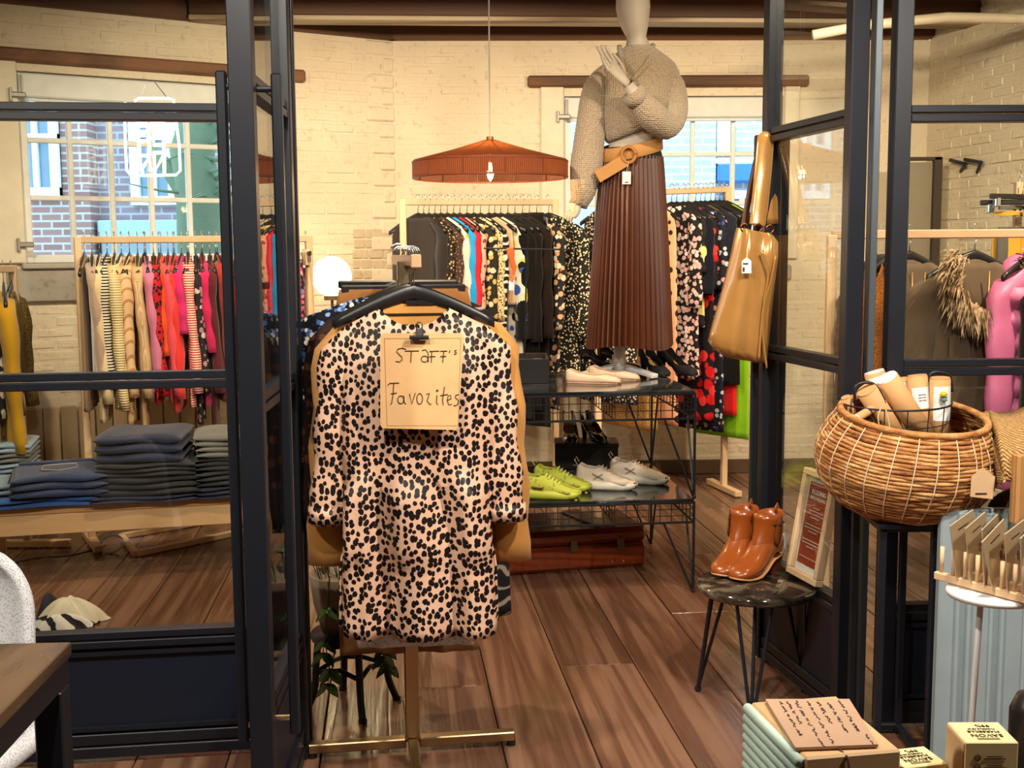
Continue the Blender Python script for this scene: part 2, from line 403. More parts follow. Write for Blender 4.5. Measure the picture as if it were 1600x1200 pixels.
# ---- windows
WFR = plain('window_white_paint', (.74, .76, .74), .45); CASE = plain('window_casing_cream', (.74, .67, .52), .55)
def window(n, W, M, nx, ny, blind):
    u0, u1, z0, z1 = W
    r = tag(thing('window_%d' % n, None, None, None, M=M.copy()), kind='structure')
    def part(mb, nm, m, par=r): return build(mb, nm, m, par, world=False)
    y = .07; f = .045
    mb = MB()
    for a in ((u0, u0 + f, z0, z1), (u1 - f, u1, z0, z1), (u0 + f, u1 - f, z0, z0 + f), (u0 + f, u1 - f, z1 - f, z1)): local_box(mb, Matrix(), a[0], a[1], a[2], a[3], y - .03, y + .04)
    part(mb, 'window_frame', WFR)
    iu0, iu1, iz0, iz1 = u0 + f, u1 - f, z0 + f, z1 - f
    for i in range(1, nx):
        u = iu0 + (iu1 - iu0) * i / nx; mb = MB(); local_box(mb, Matrix(), u - .014, u + .014, iz0, iz1, y - .018, y + .02); part(mb, 'glazing_bar', WFR)
    for j in range(1, ny):
        z = iz0 + (iz1 - iz0) * j / ny; mb = MB(); local_box(mb, Matrix(), iu0, iu1, z - .014, z + .014, y - .015, y + .017); part(mb, 'glazing_bar', WFR)
    for i in range(nx):
        for j in range(ny):
            mb = MB(); a = iu0 + (iu1 - iu0) * i / nx; b = iu0 + (iu1 - iu0) * (i + 1) / nx; c = iz0 + (iz1 - iz0) * j / ny; d = iz0 + (iz1 - iz0) * (j + 1) / ny
            local_box(mb, Matrix(), a + .013, b - .013, c + .013, d - .013, y, y + .004, 0); part(mb, 'pane', GLASS)
    mb = MB(); local_box(mb, Matrix(), u0 + .02, u1 - .02, z1 - .135, z1 - .01, y - .085, y - .035, .008); local_box(mb, Matrix(), u0 + .03, u1 - .03, z1 - .155, z1 - .137, y - .065, y - .052, .004)
    part(mb, 'roller_blind_box', plain('blind_white', (.72, .74, .72), .6))
    mb = MB(); local_box(mb, Matrix(), u0 - .03, u1 + .03, z0 - .03, z0, -.05, .12, .006); part(mb, 'window_sill', plain('sill_grey', (.42, .38, .33), .75, 0, .4, 40))
    mb = MB(); local_box(mb, Matrix(), u0 - .15, u0 - .005, z0 - .0, z1 + .06, -.028, .01, .006); part(mb, 'casing_board', CASE)
    mb = MB(); local_box(mb, Matrix(), u1 + .005, u1 + .1, z0 - .0, z1 + .06, -.028, .01, .006); part(mb, 'casing_board', CASE)
    for z in (z0 + .1, z1 - .13):
        mb = MB(); local_box(mb, Matrix(), u0 - .045, u0 + .035, z - .014, z + .014, -.05, -.026, .006); local_box(mb, Matrix(), u0 - .05, u0 - .035, z - .035, z + .035, -.05, -.026, .003); part(mb, 'hinge', plain('grey_hinge', (.35, .33, .3), .4, .6))
    return r
window(1, W1, WML, 6, 3, True); window(2, W2, WMB, 5, 3, True)
LINT = wood('lintel_oak', (.10, .045, .022), (.19, .09, .045), 4, (.15, 1, 1), .7, 2, .4)
def trim(n, mb, m): return tag(build(mb, 'trim_%d' % n, m), kind='structure')
ul, _ = uz(0, 90, L0, C1); ur, _ = uz(474, 110, L0, C1); _, lz0 = uz(300, 117, L0, C1); _, lz1 = uz(300, 97, L0, C1)
mb = MB(); local_box(mb, WML, ul - .4, ur, lz0, lz1, -.045, .1, .012); trim(1, mb, LINT)
ul, _ = uz(824, 128, C1, C2); ur, _ = uz(1262, 128, C1, C2); _, lz0 = uz(900, 137, C1, C2); _, lz1 = uz(900, 119, C1, C2)
mb = MB(); local_box(mb, WMB, ul, ur, lz0, lz1, -.045, .1, .012); trim(2, mb, LINT)
# stone bands below the windows
ul, zb_ = uz(12, 468, L0, C1); ur, _ = uz(420, 468, L0, C1); _, za_ = uz(60, 414, L0, C1)
mb = MB(); local_box(mb, WML, ul, ur, zb_ - .02, za_ - .02, -.03, .05, .01); trim(3, mb, STONE)
ul, zb_ = uz(870, 440, C1, C2); ur, _ = uz(1235, 440, C1, C2); _, za_ = uz(900, 411, C1, C2)
mb = MB(); local_box(mb, WMB, ul, ur, zb_, za_ - .02, -.03, .05, .01); trim(4, mb, STONE)
# rough stone patch left of the centre rack
rq = random.Random(12)
for j in range(7):
    x = 548 + rq.uniform(0, 8)
    while x < 612:
        w_ = rq.uniform(10, 24); ua, za = uz(x, 358 + j * 16 + 14, L0, C1); ub, zc = uz(x + w_ - 1.5, 358 + j * 16, L0, C1); mb = MB(); local_box(mb, WML, ua, min(ub, LL - .01), za, zc, -.007 - rq.random() * .005, .02, .005); build(mb, 'stone', painted('bare_stone', (.62, .52, .38), (.54, .44, .31), (.42, .34, .24), 25), wall_left); x += w_
# timber boarding low on the left wall
mbA, _z = uz(50, 700, L0, C1); mbB, _z2 = uz(330, 700, L0, C1)
wains = tag(thing('trim_5', None, None, None, M=WML.copy()), kind='structure'); BRD = wood('wall_board', (.38, .28, .16), (.50, .38, .23), 3, (1, 1, .08), .7, 2, .1)
nb = 16
for i in range(nb):
    a = mbA - .5 + (mbB - mbA + .5) * i / nb; b = mbA - .5 + (mbB - mbA + .5) * (i + 1) / nb
    mb = MB(); local_box(mb, Matrix(), a, b - .008, .0, .62, -.045 - .004 * (i % 2), -.02, .004); build(mb, 'board', BRD, wains, world=False)
# baseboard on the back wall
mb = MB(); local_box(mb, WMB, 0, LB, 0, .09, -.025, .01, .004); tag(build(mb, 'baseboard_back', plain('skirting_brown', (.10, .055, .03), .5)), kind='structure')
# ---- ceiling: dark boards and beams, undersides pale with limewash and painted-in lamp light
cb = MB(); cb.box((0, 2.2, 3.05), (9.4, 12.4, .05)); ceil = tag(build(cb, 'ceiling', wood('ceiling_board', (.11, .05, .025), (.17, .08, .04), 3, (1, .1, 1), .7, 2, .2)), kind='structure')
BEAM = wood('beam_dark', (.085, .035, .016), (.16, .07, .03), 3, (.1, 1, 1), .65, 2, .3); BEAML = wood('beam_pale_lit', (.40, .31, .20), (.56, .47, .35), 4, (.08, 1, 1), .75, 3, .5, dark=(.2, .13, .08))
BA = math.radians(4.0)
for k in range(13):
    Yb = 6.90 - .8 * k
    xl = -3.7 if Yb < 5.6 else -.735 - (7.46 - Yb) / .615 - .15; xr = 3.5 if Yb < 3.4 else 2.95
    d = Vector((math.cos(BA), math.sin(BA), 0)); c = Vector((0, Yb, 0))
    mb = MB().bar(c + d * xl + Vector((0, 0, 2.90)), c + d * xr + Vector((0, 0, 2.90)), .15, .26, .006); bmo = build(mb, 'beam', BEAM, ceil)
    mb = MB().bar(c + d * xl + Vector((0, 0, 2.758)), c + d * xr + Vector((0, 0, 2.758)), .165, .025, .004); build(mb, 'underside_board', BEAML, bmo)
# wall plates on top of the back walls
mb = MB(); local_box(mb, WML, 0, LL + .02, ZT, 3.02, -.06, .2, .01); build(mb, 'wall_plate', BEAM, ceil)
mb = MB(); local_box(mb, WMB, -.02, LB, ZT, 3.02, -.06, .2, .01); build(mb, 'wall_plate', BEAM, ceil)
# pale pipe under the ceiling at the right
pp = [P(1270, 55, 6.2), P(1350, 40, 6.2), P(1480, 27, 6.2), P(1640, 30, 6.2), P(1800, 36, 6.1)]
tag(build(MB().tube(pp, .026, 10), 'ceiling_pipe', plain('pipe_cream', (.66, .57, .43), .5), None, True), 'cream painted pipe running below the ceiling beams at top right', 'pipe')
# ---- outside: street, house fronts, tree
STREET = plain('street', (.34, .36, .38), .9); mb = MB().box((0, 16, -.35), (44, 16, .1)); tag(build(mb, 'street_ground', STREET), kind='structure')
def brickwall(name, c1, c2, mort):
    t = NT(name).setp(Roughness=.9); co = t.co(rot=(PI / 2, 0, 0)); b = t.n('ShaderNodeTexBrick'); b.inputs['Scale'].default_value = 1.0; b.inputs['Brick Width'].default_value = .24; b.inputs['Row Height'].default_value = .085; b.inputs['Mortar Size'].default_value = .012
    for i, c in ((1, c1), (2, c2), (3, mort)): b.inputs[i].default_value = (*c, 1)
    t.l(co, b.inputs[0]); t.l(b.outputs[0], t.b.inputs['Base Color']); return t.m
RED = brickwall('red_brick', (.26, .13, .12), (.32, .17, .15), (.45, .42, .40)); GREY = brickwall('pale_brick', (.36, .38, .44), (.44, .46, .52), (.60, .64, .70))
WB = plain('facade_white', (.8, .82, .82), .5); FG = plain('facade_glass', (.16, .24, .33), .12)
def house(nm, x0, x1, Y, h, m, wins, label, band=None):
    r = thing(nm, ((x0 + x1) / 2, Y, -.3), label, 'building')
    build(MB().box(((x0 + x1) / 2, Y + .4, h / 2 - .3), (x1 - x0, .8, h)), 'facade', m, r)
    for (a, b, c, d) in wins:
        mb = MB(); t = .1
        for q in ((a, a + t, c, d), (b - t, b, c, d), (a, b, c, c + t), (a, b, d - t, d), (a, b, (c + d) / 2 - .04, (c + d) / 2 + .04), ((a + b) / 2 - .03, (a + b) / 2 + .03, c, d)):
            mb.box(((q[0] + q[1]) / 2, Y - .04, (q[2] + q[3]) / 2), (q[1] - q[0], .1 + .013 * (q[1] - q[0] > q[3] - q[2]) - .02 * (abs(q[0] - a) > .01 and abs(q[1] - b) > .01) - .01 * (q[2] > c + .2 and q[3] < d - .2), q[3] - q[2]))
        wf = build(mb, 'window', WB, r)
        build(MB().box(((a + b) / 2, Y - .01, (c + d) / 2), (b - a, .03, d - c)), 'pane', FG, wf)
    if band:
        for (a, b, c, d, m2) in band: build(MB().box(((a + b) / 2, Y - .12, (c + d) / 2), (b - a, .22, d - c), None, .02), 'shopfront', m2, r)
    return r
def fx(px, Y): return P(px, 300, Y).x
def fz(py, Y): return P(400, py, Y).z
Y1 = 13.5
house('brick_house', -10.5, fx(140, Y1), Y1, 8, RED, [(fx(25, Y1), fx(98, Y1), fz(305, Y1), fz(120, Y1)), (fx(-120, Y1), fx(-50, Y1), fz(305, Y1), fz(120, Y1))], 'red brick house with white sash window seen through the left window')
house('brick_house', fx(140, Y1), fx(470, Y1), Y1 + .3, 8, brickwall('plum_brick', (.27, .19, .22), (.33, .24, .26), (.44, .42, .44)), [(fx(195, Y1), fx(268, Y1), fz(318, Y1), fz(90, Y1)), (fx(345, Y1), fx(420, Y1), fz(318, Y1), fz(90, Y1))],
      'dull plum brick house with grey shopfront behind the neon sign', [(fx(145, Y1), fx(340, Y1), fz(372, Y1), fz(342, Y1), plain('awning_blue', (.34, .45, .55), .6)), (fx(150, Y1), fx(400, Y1), fz(440, Y1), fz(374, Y1), plain('shop_grey', (.22, .27, .30), .5))])
Y2 = 14.0
house('brick_house', fx(600, Y2), fx(1118, Y2), Y2, 8, GREY, [(fx(760, Y2), fx(820, Y2), fz(330, Y2), fz(170, Y2))], 'pale blue-grey brick house front behind the mannequin', [(fx(860, Y2), fx(940, Y2), fz(420, Y2), fz(320, Y2), plain('pale_plinth', (.5, .55, .62), .6))])
house('brick_house', fx(1118, Y2), fx(1500, Y2), Y2 + .2, 8, GREY, [(fx(1122, Y2), fx(1150, Y2), fz(245, Y2), fz(100, Y2)), (fx(1135, Y2), fx(1190, Y2), fz(420, Y2), fz(302, Y2))], 'pale brick shop front with a blue fascia board outside right window',
      [(fx(1120, Y2), fx(1260, Y2), fz(290, Y2), fz(262, Y2), plain('fascia_blue', (.03, .16, .52), .5)), (fx(1118, Y2), fx(1260, Y2), fz(262, Y2), fz(252, Y2), WB)])
tr = thing('street_tree', (fx(300, 10), 10, -.3), 'mossy green street tree with bare branches outside the left window', 'tree'); BARK = plain('mossy_bark', (.16, .21, .13), .95, 0, .8, 30)
tb = P(318, 420, 10); tb.z = -.3
build(MB().tube([tb, P(312, 300, 10), P(300, 240, 10), P(330, 130, 10), P(335, 40, 10)], [.24, .2, .19, .16, .13], 12), 'trunk', BARK, tr, True)
build(MB().tube([P(302, 330, 10), P(288, 290, 10), P(262, 262, 10), P(235, 230, 10)], [.12, .11, .07, .03], 8), 'branch', BARK, tr, True)
rb = random.Random(2)
for k in range(16):
    a = (rb.uniform(290, 345), rb.uniform(120, 330)); s = rb.choice((-1, 1)); ln = rb.uniform(40, 120)
    mb = MB().tube([P(a[0], a[1], 9.95), P(a[0] + s * ln * .5, a[1] - rb.uniform(0, 40), 9.8), P(a[0] + s * ln, a[1] - rb.uniform(-10, 90), 9.7)], [.02, .012, .004], 5); build(mb, 'branch', BARK, tr)
# ---- black steel and glass partition
LA = Vector((-.614, 3.30, 0)); ld = Vector((math.cos(.125), math.sin(.125), 0)); RA = Vector((1.098, 3.43, 0)); rd = Vector((math.cos(.03), math.sin(.03), 0))
ZR = [P(200, y, 3.24).z for y in (175, 594, 995)]; ZDOOR = 2.42
def panel(root, A, d, u0, u1, zt, rails, st=.05, dep=.05, kick=True, skip=()):
    """stiles, rails, panes and kick panel between u0 and u1 along d from A"""
    def pt(u, z, off=0): n = Vector((-d.y, d.x, 0)); return A + d * u + n * off + Vector((0, 0, z))
    for u in (u0 + st / 2, u1 - st / 2): build(MB().bar(pt(u, .006), pt(u, zt), st, dep, .003, up=d), 'stile', BLACK, root)
    for i, z in enumerate([zt - .025] + rails + [.05]):
        hgt = .048 if i <= len(rails) else .07
        mb = MB()
        for dz in (-1, 1): mb.bar(pt(u0 + st, z + dz * (hgt / 4 + .001)), pt(u1 - st, z + dz * (hgt / 4 + .001)), dep if dz < 0 else dep * .86, hgt / 2 - .003, .002)
        build(mb, 'rail', BLACK, root)
    zz = [zt - .03] + rails
    for i in range(len(zz) - 1): build(MB().bar(pt(u0 + st - .004, (zz[i] + zz[i + 1]) / 2), pt(u1 - st + .004, (zz[i] + zz[i + 1]) / 2), .008, zz[i] - zz[i + 1] - .03), 'pane', GLASS, root)
    build(MB().bar(pt(u0 + st - .004, (rails[-1] + .05) / 2), pt(u1 - st + .004, (rails[-1] + .05) / 2), .02, rails[-1] - .08), 'kick_panel', plain('black_panel_cool_lit', (.006, .011, .024), .45), root)  # blue of the cool light put into the panel's black
    mb = MB()
    for z in (rails[-1] - .04, .1): mb.bar(pt(u0 + st, z, -.012), pt(u1 - st, z, -.012), .02, .012)
    for u in (u0 + st + .012, u1 - st - .012): mb.bar(pt(u, .1, -.012), pt(u, rails[-1] - .04, -.012), .012, .02, up=d)
    build(mb, 'panel_moulding', BLACK, root)
pl_ = tag(thing('wall_partition_left', LA, None, None), kind='structure'); panel(pl_, LA, ld, -2.45, -.05, ZDOOR, ZR, .05)
build(MB().bar(LA + Vector((-.012, .012, 0)), LA + Vector((-.012, .012, ZDOOR)), .055, .06, .003, up=ld), 'post', BLACK, pl_)
pr_ = tag(thing('wall_partition_right', RA, None, None), kind='structure'); panel(pr_, RA, rd, 0, 2.1, ZDOOR, ZR, .05)
hd = tag(thing('trim_6', (0, 3.4, ZDOOR), None, None), kind='structure'); build(MB().bar(LA - ld * 2.45 + Vector((0, 0, ZDOOR + .03)), LA + Vector((0, 0, ZDOOR + .03)), .06, .06), 'head_rail', BLACK, hd); build(MB().bar(LA + Vector((0, 0, ZDOOR + .03)), RA + Vector((0, 0, ZDOOR + .03)), .06, .06), 'head_rail', BLACK, hd); build(MB().bar(RA + Vector((0, 0, ZDOOR + .03)), RA + rd * 2.3 + Vector((0, 0, ZDOOR + .03)), .06, .06), 'head_rail', BLACK, hd)
# left door leaf, swung open towards the viewer
d1 = tag(thing('door_1', (-.606, 2.98, 0), None, None), kind='structure')
N1 = Vector((-.597, 2.66, 0)); H1 = Vector((-.622, 3.26, 0)); dd = (H1 - N1); w1 = dd.length; dd.normalize(); panel(d1, N1, dd, -.02, w1, ZDOOR - .03, ZR, .055, .045)
def pull(root, c, nrm, z0, z1, off):
    mb = MB(); c = Vector(c); nrm = Vector(nrm)
    mb.bar(c + nrm * off + Vector((0, 0, z0)), c + nrm * off + Vector((0, 0, z1)), .024, .024, .004, up=nrm); h = build(mb, 'pull_handle', BLACK, root)
    for z, m in ((z0 + .04, BRASS), (z1 - .035, BLACK)): build(MB().tube([c + nrm * .02 + Vector((0, 0, z)), c + nrm * off + Vector((0, 0, z))], .007, 8), 'handle_bracket', m, h)
zt_ = P(352, 113, 2.69).z; zb_ = P(394, 1152, 2.69).z
nl = Vector((-dd.y, dd.x, 0)); pull(d1, N1 + dd * .01, nl, zb_, zt_, .046); pull(d1, N1 + dd * .05, -nl, zb_, zt_, .07)
# right door leaf, swung into the back room
d2 = tag(thing('door_2', (.95, 3.74, 0), None, None), kind='structure')
N2 = Vector((1.012, 3.44, 0)); H2 = Vector((.884, 4.07, 0)); dd2 = H2 - N2; w2 = dd2.length; dd2.normalize(); panel(d2, N2, dd2, 0, w2, ZDOOR - .03, ZR, .055, .045)
n2 = Vector((-dd2.y, dd2.x, 0)); pull(d2, H2 - dd2 * .03, n2, zb_, zt_ - .02, .05); pull(d2, H2 - dd2 * .03, -n2, zb_, zt_ - .02, .05)
build(MB().bar((1.062, 3.47, .006), (1.062, 3.47, ZDOOR), .02, .05, .002), 'post', plain('steel_grey', (.10, .12, .14), .4, .5), pr_)
# ---- unseen ceiling spot lamps that light the rooms, one added for the mannequin
for i, (x, y, z, wt, aim) in enumerate(LAMPS):
    where = 'back room' if y > 3.4 else 'front room'
    t = thing('spot_lamp', (x, y, z), 'small unseen black ceiling spot lamp between the beams of the %s' % where, 'lamp', 'ceiling spots in the %s' % where)
    dv = (Vector(aim) - Vector((x, y, z))).normalized()
    build(MB().tube([(x, y, z + .28), (x, y, z + .03)], .008, 6), 'stem', BLACK, t)
    build(MB().tube([Vector((x, y, z)) - dv * .02, Vector((x, y, z)) - dv * .13], [.05, .038], 14, True), 'lamp_head', BLACK, t, True)
    ldt = bpy.data.lights.new('spot_bulb', 'SPOT'); ldt.energy = wt * 1.7; ldt.color = WARM2 if y < 3.4 else WARM; ldt.spot_size = math.radians(128); ldt.spot_blend = .9; ldt.shadow_soft_size = .05
    lo = bpy.data.objects.new('spot_bulb', ldt); COL.objects.link(lo); lo.matrix_world = Matrix.Translation(Vector((x, y, z)) + dv * .01) @ dv.to_track_quat('-Z', 'Y').to_matrix().to_4x4()
    lo.parent = t; lo.matrix_parent_inverse = t.matrix_basis.inverted()
# ================================================================== HANGERS, GARMENTS, RACKS
def hanger_meshes():
    hk = [(0, 0, -.085), (0, 0, -.05), (.004, 0, -.044)] + [(.018 * math.sin(a) , 0, -.018 + .0 - .022 * math.cos(a) + .018) for a in [PI * k / 8 for k in range(1, 12)]]
    h = MB().tube(hk, .0022, 6).mesh('hook', True); h.materials.append(CHROME)
    b = MB(); rings = []
    for k in range(17):
        x = -.215 + .43 * k / 16; t = abs(x) / .215; z = -.088 - .085 * t ** 1.25; hh = .019 * (1 - .5 * t) + .004; th = .0065 + .003 * t
        rings.append([(x, th * math.cos(2 * PI * j / 8), z - .012 + hh * math.sin(2 * PI * j / 8)) for j in range(8)])
    b.grid(rings, True, True, True); b = b.mesh('shoulder_bar', True); b.materials.append(BLACKP)
    c = MB().tube([(-.175, 0, -.16), (.175, 0, -.16)], .003, 6).mesh('trouser_bar'); c.materials.append(BLACKP)
    pb = MB().box((0, 0, -.10), (.36, .016, .024), None, .004); pb = pb.mesh('clip_bar'); pb.materials.append(BLACKP)
    cl = MB().box((0, 0, -.125), (.028, .016, .045), None, .004); cl.tube([(-.03, .0, -.10), (-.03, .0, -.15), (-.01, 0, -.15)], .0016, 5); cl = cl.mesh('clip'); cl.materials.append(CHROME)
    return h, b, c, pb, cl
HM = hanger_meshes()
def hanger(M, label, group, clip=False):
    r = thing('clothes_hanger' if not clip else 'clip_hanger', None, label, 'hanger', group, M=M)
    obj('hook', HM[0], None, r)
    if clip:
        obj('clip_bar', HM[3], None, r)
        for s in (-.13, .13): obj('clip', HM[4], None, r, Matrix.Translation((s, 0, 0)))
    else:
        obj('shoulder_bar', HM[1], None, r)
        if 'holding' in label: obj('trouser_bar', HM[2], None, r)
    return r
def body_mesh(W, L, flare, thick, folds, seed, top=-.10, slope=.085, tiers=(), neck=.07, gather=0.0, waist=None, n=72, m=30, vneck=0.0):
    rn = random.Random(seed); ph = [rn.uniform(0, 6.28) for _ in range(6)]; rings = []
    for i in range(m + 1):
        t = i / m; a = W * (1 + (flare - 1) * t)
        if waist: a *= 1 - waist * math.exp(-((t - .38) / .14) ** 2)
        if t < .06: a *= .93 + 1.1 * t
        amp = folds * (t ** 1.1) * (.38 if tiers else 1)
        for q in tiers:
            if t > q: a *= 1.03; amp = folds * (.8 + 1.3 * (t - q))
            if abs(t - q) < .02: a *= .985
        th = max(.0115, thick * (.5 + .5 * min(1, t / .18))) * (1 + .5 * t * (flare - 1) * 2)
        ring = []
        for k in range(n):
            p = 2 * PI * k / n; cx, sx = math.cos(p), math.sin(p)
            x = a * math.copysign(abs(cx) ** .8, cx); y = th * math.copysign(abs(sx) ** .7, sx)
            fo = math.sin(x / W * 9 + ph[0] + t * .8) * .6 + math.sin(x / W * 17 + ph[1]) * .35 + math.sin(x / W * 29 + ph[2]) * .2
            fo2 = (1 - 2 * abs(math.sin(x / W * 4.6 + ph[5] + .25 * math.sin(t * 5))) ** .55) + .3 * fo; y += amp * (fo2 * (1 if sx < 0 else -.4) if folds > .025 else fo * (1 if sx >= 0 else .9)); x += amp * .5 * math.sin(p * 3 + ph[3])
            zt = top - slope * min(1, abs(x) / W) ** 1.2
            if abs(x) < neck: zt -= (.028 + (vneck if sx < 0 else 0)) * (1 - (abs(x) / neck) ** 2)
            ring.append((x, y, zt + (-L - zt) * t + amp * .25 * math.sin(p * 2 + ph[4]) * t))
        rings.append(ring)
    return MB().grid(rings)
def sleeve_mesh(side, W, ln, r0, r1, seed, top=-.10, slope=.085, out=.06, fwd=-.01, flat=.55, n=14, m=12):
    rn = random.Random(seed + side); ph = rn.uniform(0, 6.28); pts = []
    x0 = side * (W * .93); z0 = top - slope - .025; rings = []
    for i in range(m + 1):
        t = i / m; r = r0 + (r1 - r0) * t + .006 * math.sin(t * 19 + ph) * (t < .9)
        c = Vector((x0 + side * (out * (t ** .6)), fwd * t * 3 + .004 * math.sin(t * 7 + ph), z0 + .03 * (1 - t) - ln * t))
        if i == 0: c.x -= side * .045; c.z += .012
        rings.append([c + Vector((r * math.cos(2 * PI * k / n), r * flat * (1 + .12 * math.sin(4 * PI * k / n + ph + t * 5)) * math.sin(2 * PI * k / n), (-.25 * r * side * math.cos(2 * PI * k / n)) * (1 - t))) for k in range(n)])
    return MB().grid(rings, True, True, True)
GN = [0]
def garment(kind, M, label, cat, m, W=.20, L=.70, sl=.0, flare=1.05, thick=.022, folds=.006, group=None, sleeve_mat=None, tiers=(), waist=None, name=None, r0=.058, r1=.048, top=-.10, vneck=0.0, out=.05, slope=.085, neck=.07, cuff=None):
    GN[0] += 1; sd = GN[0] * 7
    r = thing(name or cat.replace(' ', '_'), None, label, cat, group, M=M)
    if kind == 'trousers':
        build(body_mesh(W, .16, 1.0, thick, .003, sd, top, .004, neck=.001), 'waist', m, r, True, False)
        for s in (-1, 1):
            mb = body_mesh(W * .52, L, flare, thick, folds, sd + s, top - .10, .0, neck=.001); mb.v = [(x + s * W * .5, y, z) for x, y, z in mb.v]; build(mb, 'leg', m, r, True, False)
        return r
    if kind == 'skirt': o = build(body_mesh(W, L, flare, thick, folds, sd, top, .0, tiers, .001), 'body', m, r, True, False)
    else: o = build(body_mesh(W, L, flare, thick, folds, sd, top, slope, tiers, neck, 0, waist, vneck=vneck), 'body', m, r, True, False)
    mod(o, 'SOLIDIFY', thickness=.0025)
    if sl > 0:
        for s in (-1, 1):
            so = build(sleeve_mesh(s, W, sl, r0, r1, sd, top, slope, out), 'sleeve', sleeve_mat or m, r, True, False)
            if cuff:
                z = top - slope - .025 - sl; x = s * (W * .93 + out)
                build(MB().tube([(x, -.03, z + .012), (x, -.03, z - .012)], r1 * 1.06, 14, True, ), 'cuff', cuff, so, True, False)
    return r
def rail_rack(name, A, B, label, group=None, dep=.42, wd=.035, feet=True, down=0.0):
    """wooden clothes rack: rod from A to B, two posts and feet"""
    A, B = Vector(A), Vector(B); d = (B - A); d.z = 0; d.normalize(); n = Vector((-d.y, d.x, 0))
    r = thing(name, ((A.x + B.x) / 2, (A.y + B.y) / 2, 0), label, 'clothes rack', group)
    build(MB().bar(A - d * .0, B + d * .0, wd * .9, wd, .004), 'rod', RACKW, r)
    for q in (A, B):
        build(MB().bar((q.x, q.y, .03), (q.x, q.y, q.z + wd / 2), wd, wd, .004, up=n), 'post', RACKW, r)
        build(MB().bar(Vector((q.x, q.y, .02)) - n * dep / 2, Vector((q.x, q.y, .02)) + n * dep / 2, .045, .035, .004), 'foot', RACKW, r)
    return r
def hang_matrix(p, ang, tilt=0.0, dz=.02): return Matrix.Translation(Vector(p) + Vector((0, 0, dz))) @ Matrix.Rotation(ang, 4, 'Z') @ Matrix.Rotation(tilt, 4, 'Y')
# colours and prints
c_ = lambda *a: tuple((x / 255) ** 2.2 for x in a)
FT = {}
def fb(n, *rgb): return fabric('cloth_' + n, c_(*rgb))
LEO = leopard('leopard_satin', c_(226, 190, 164), c_(206, 156, 128), c_(26, 17, 18), 66)
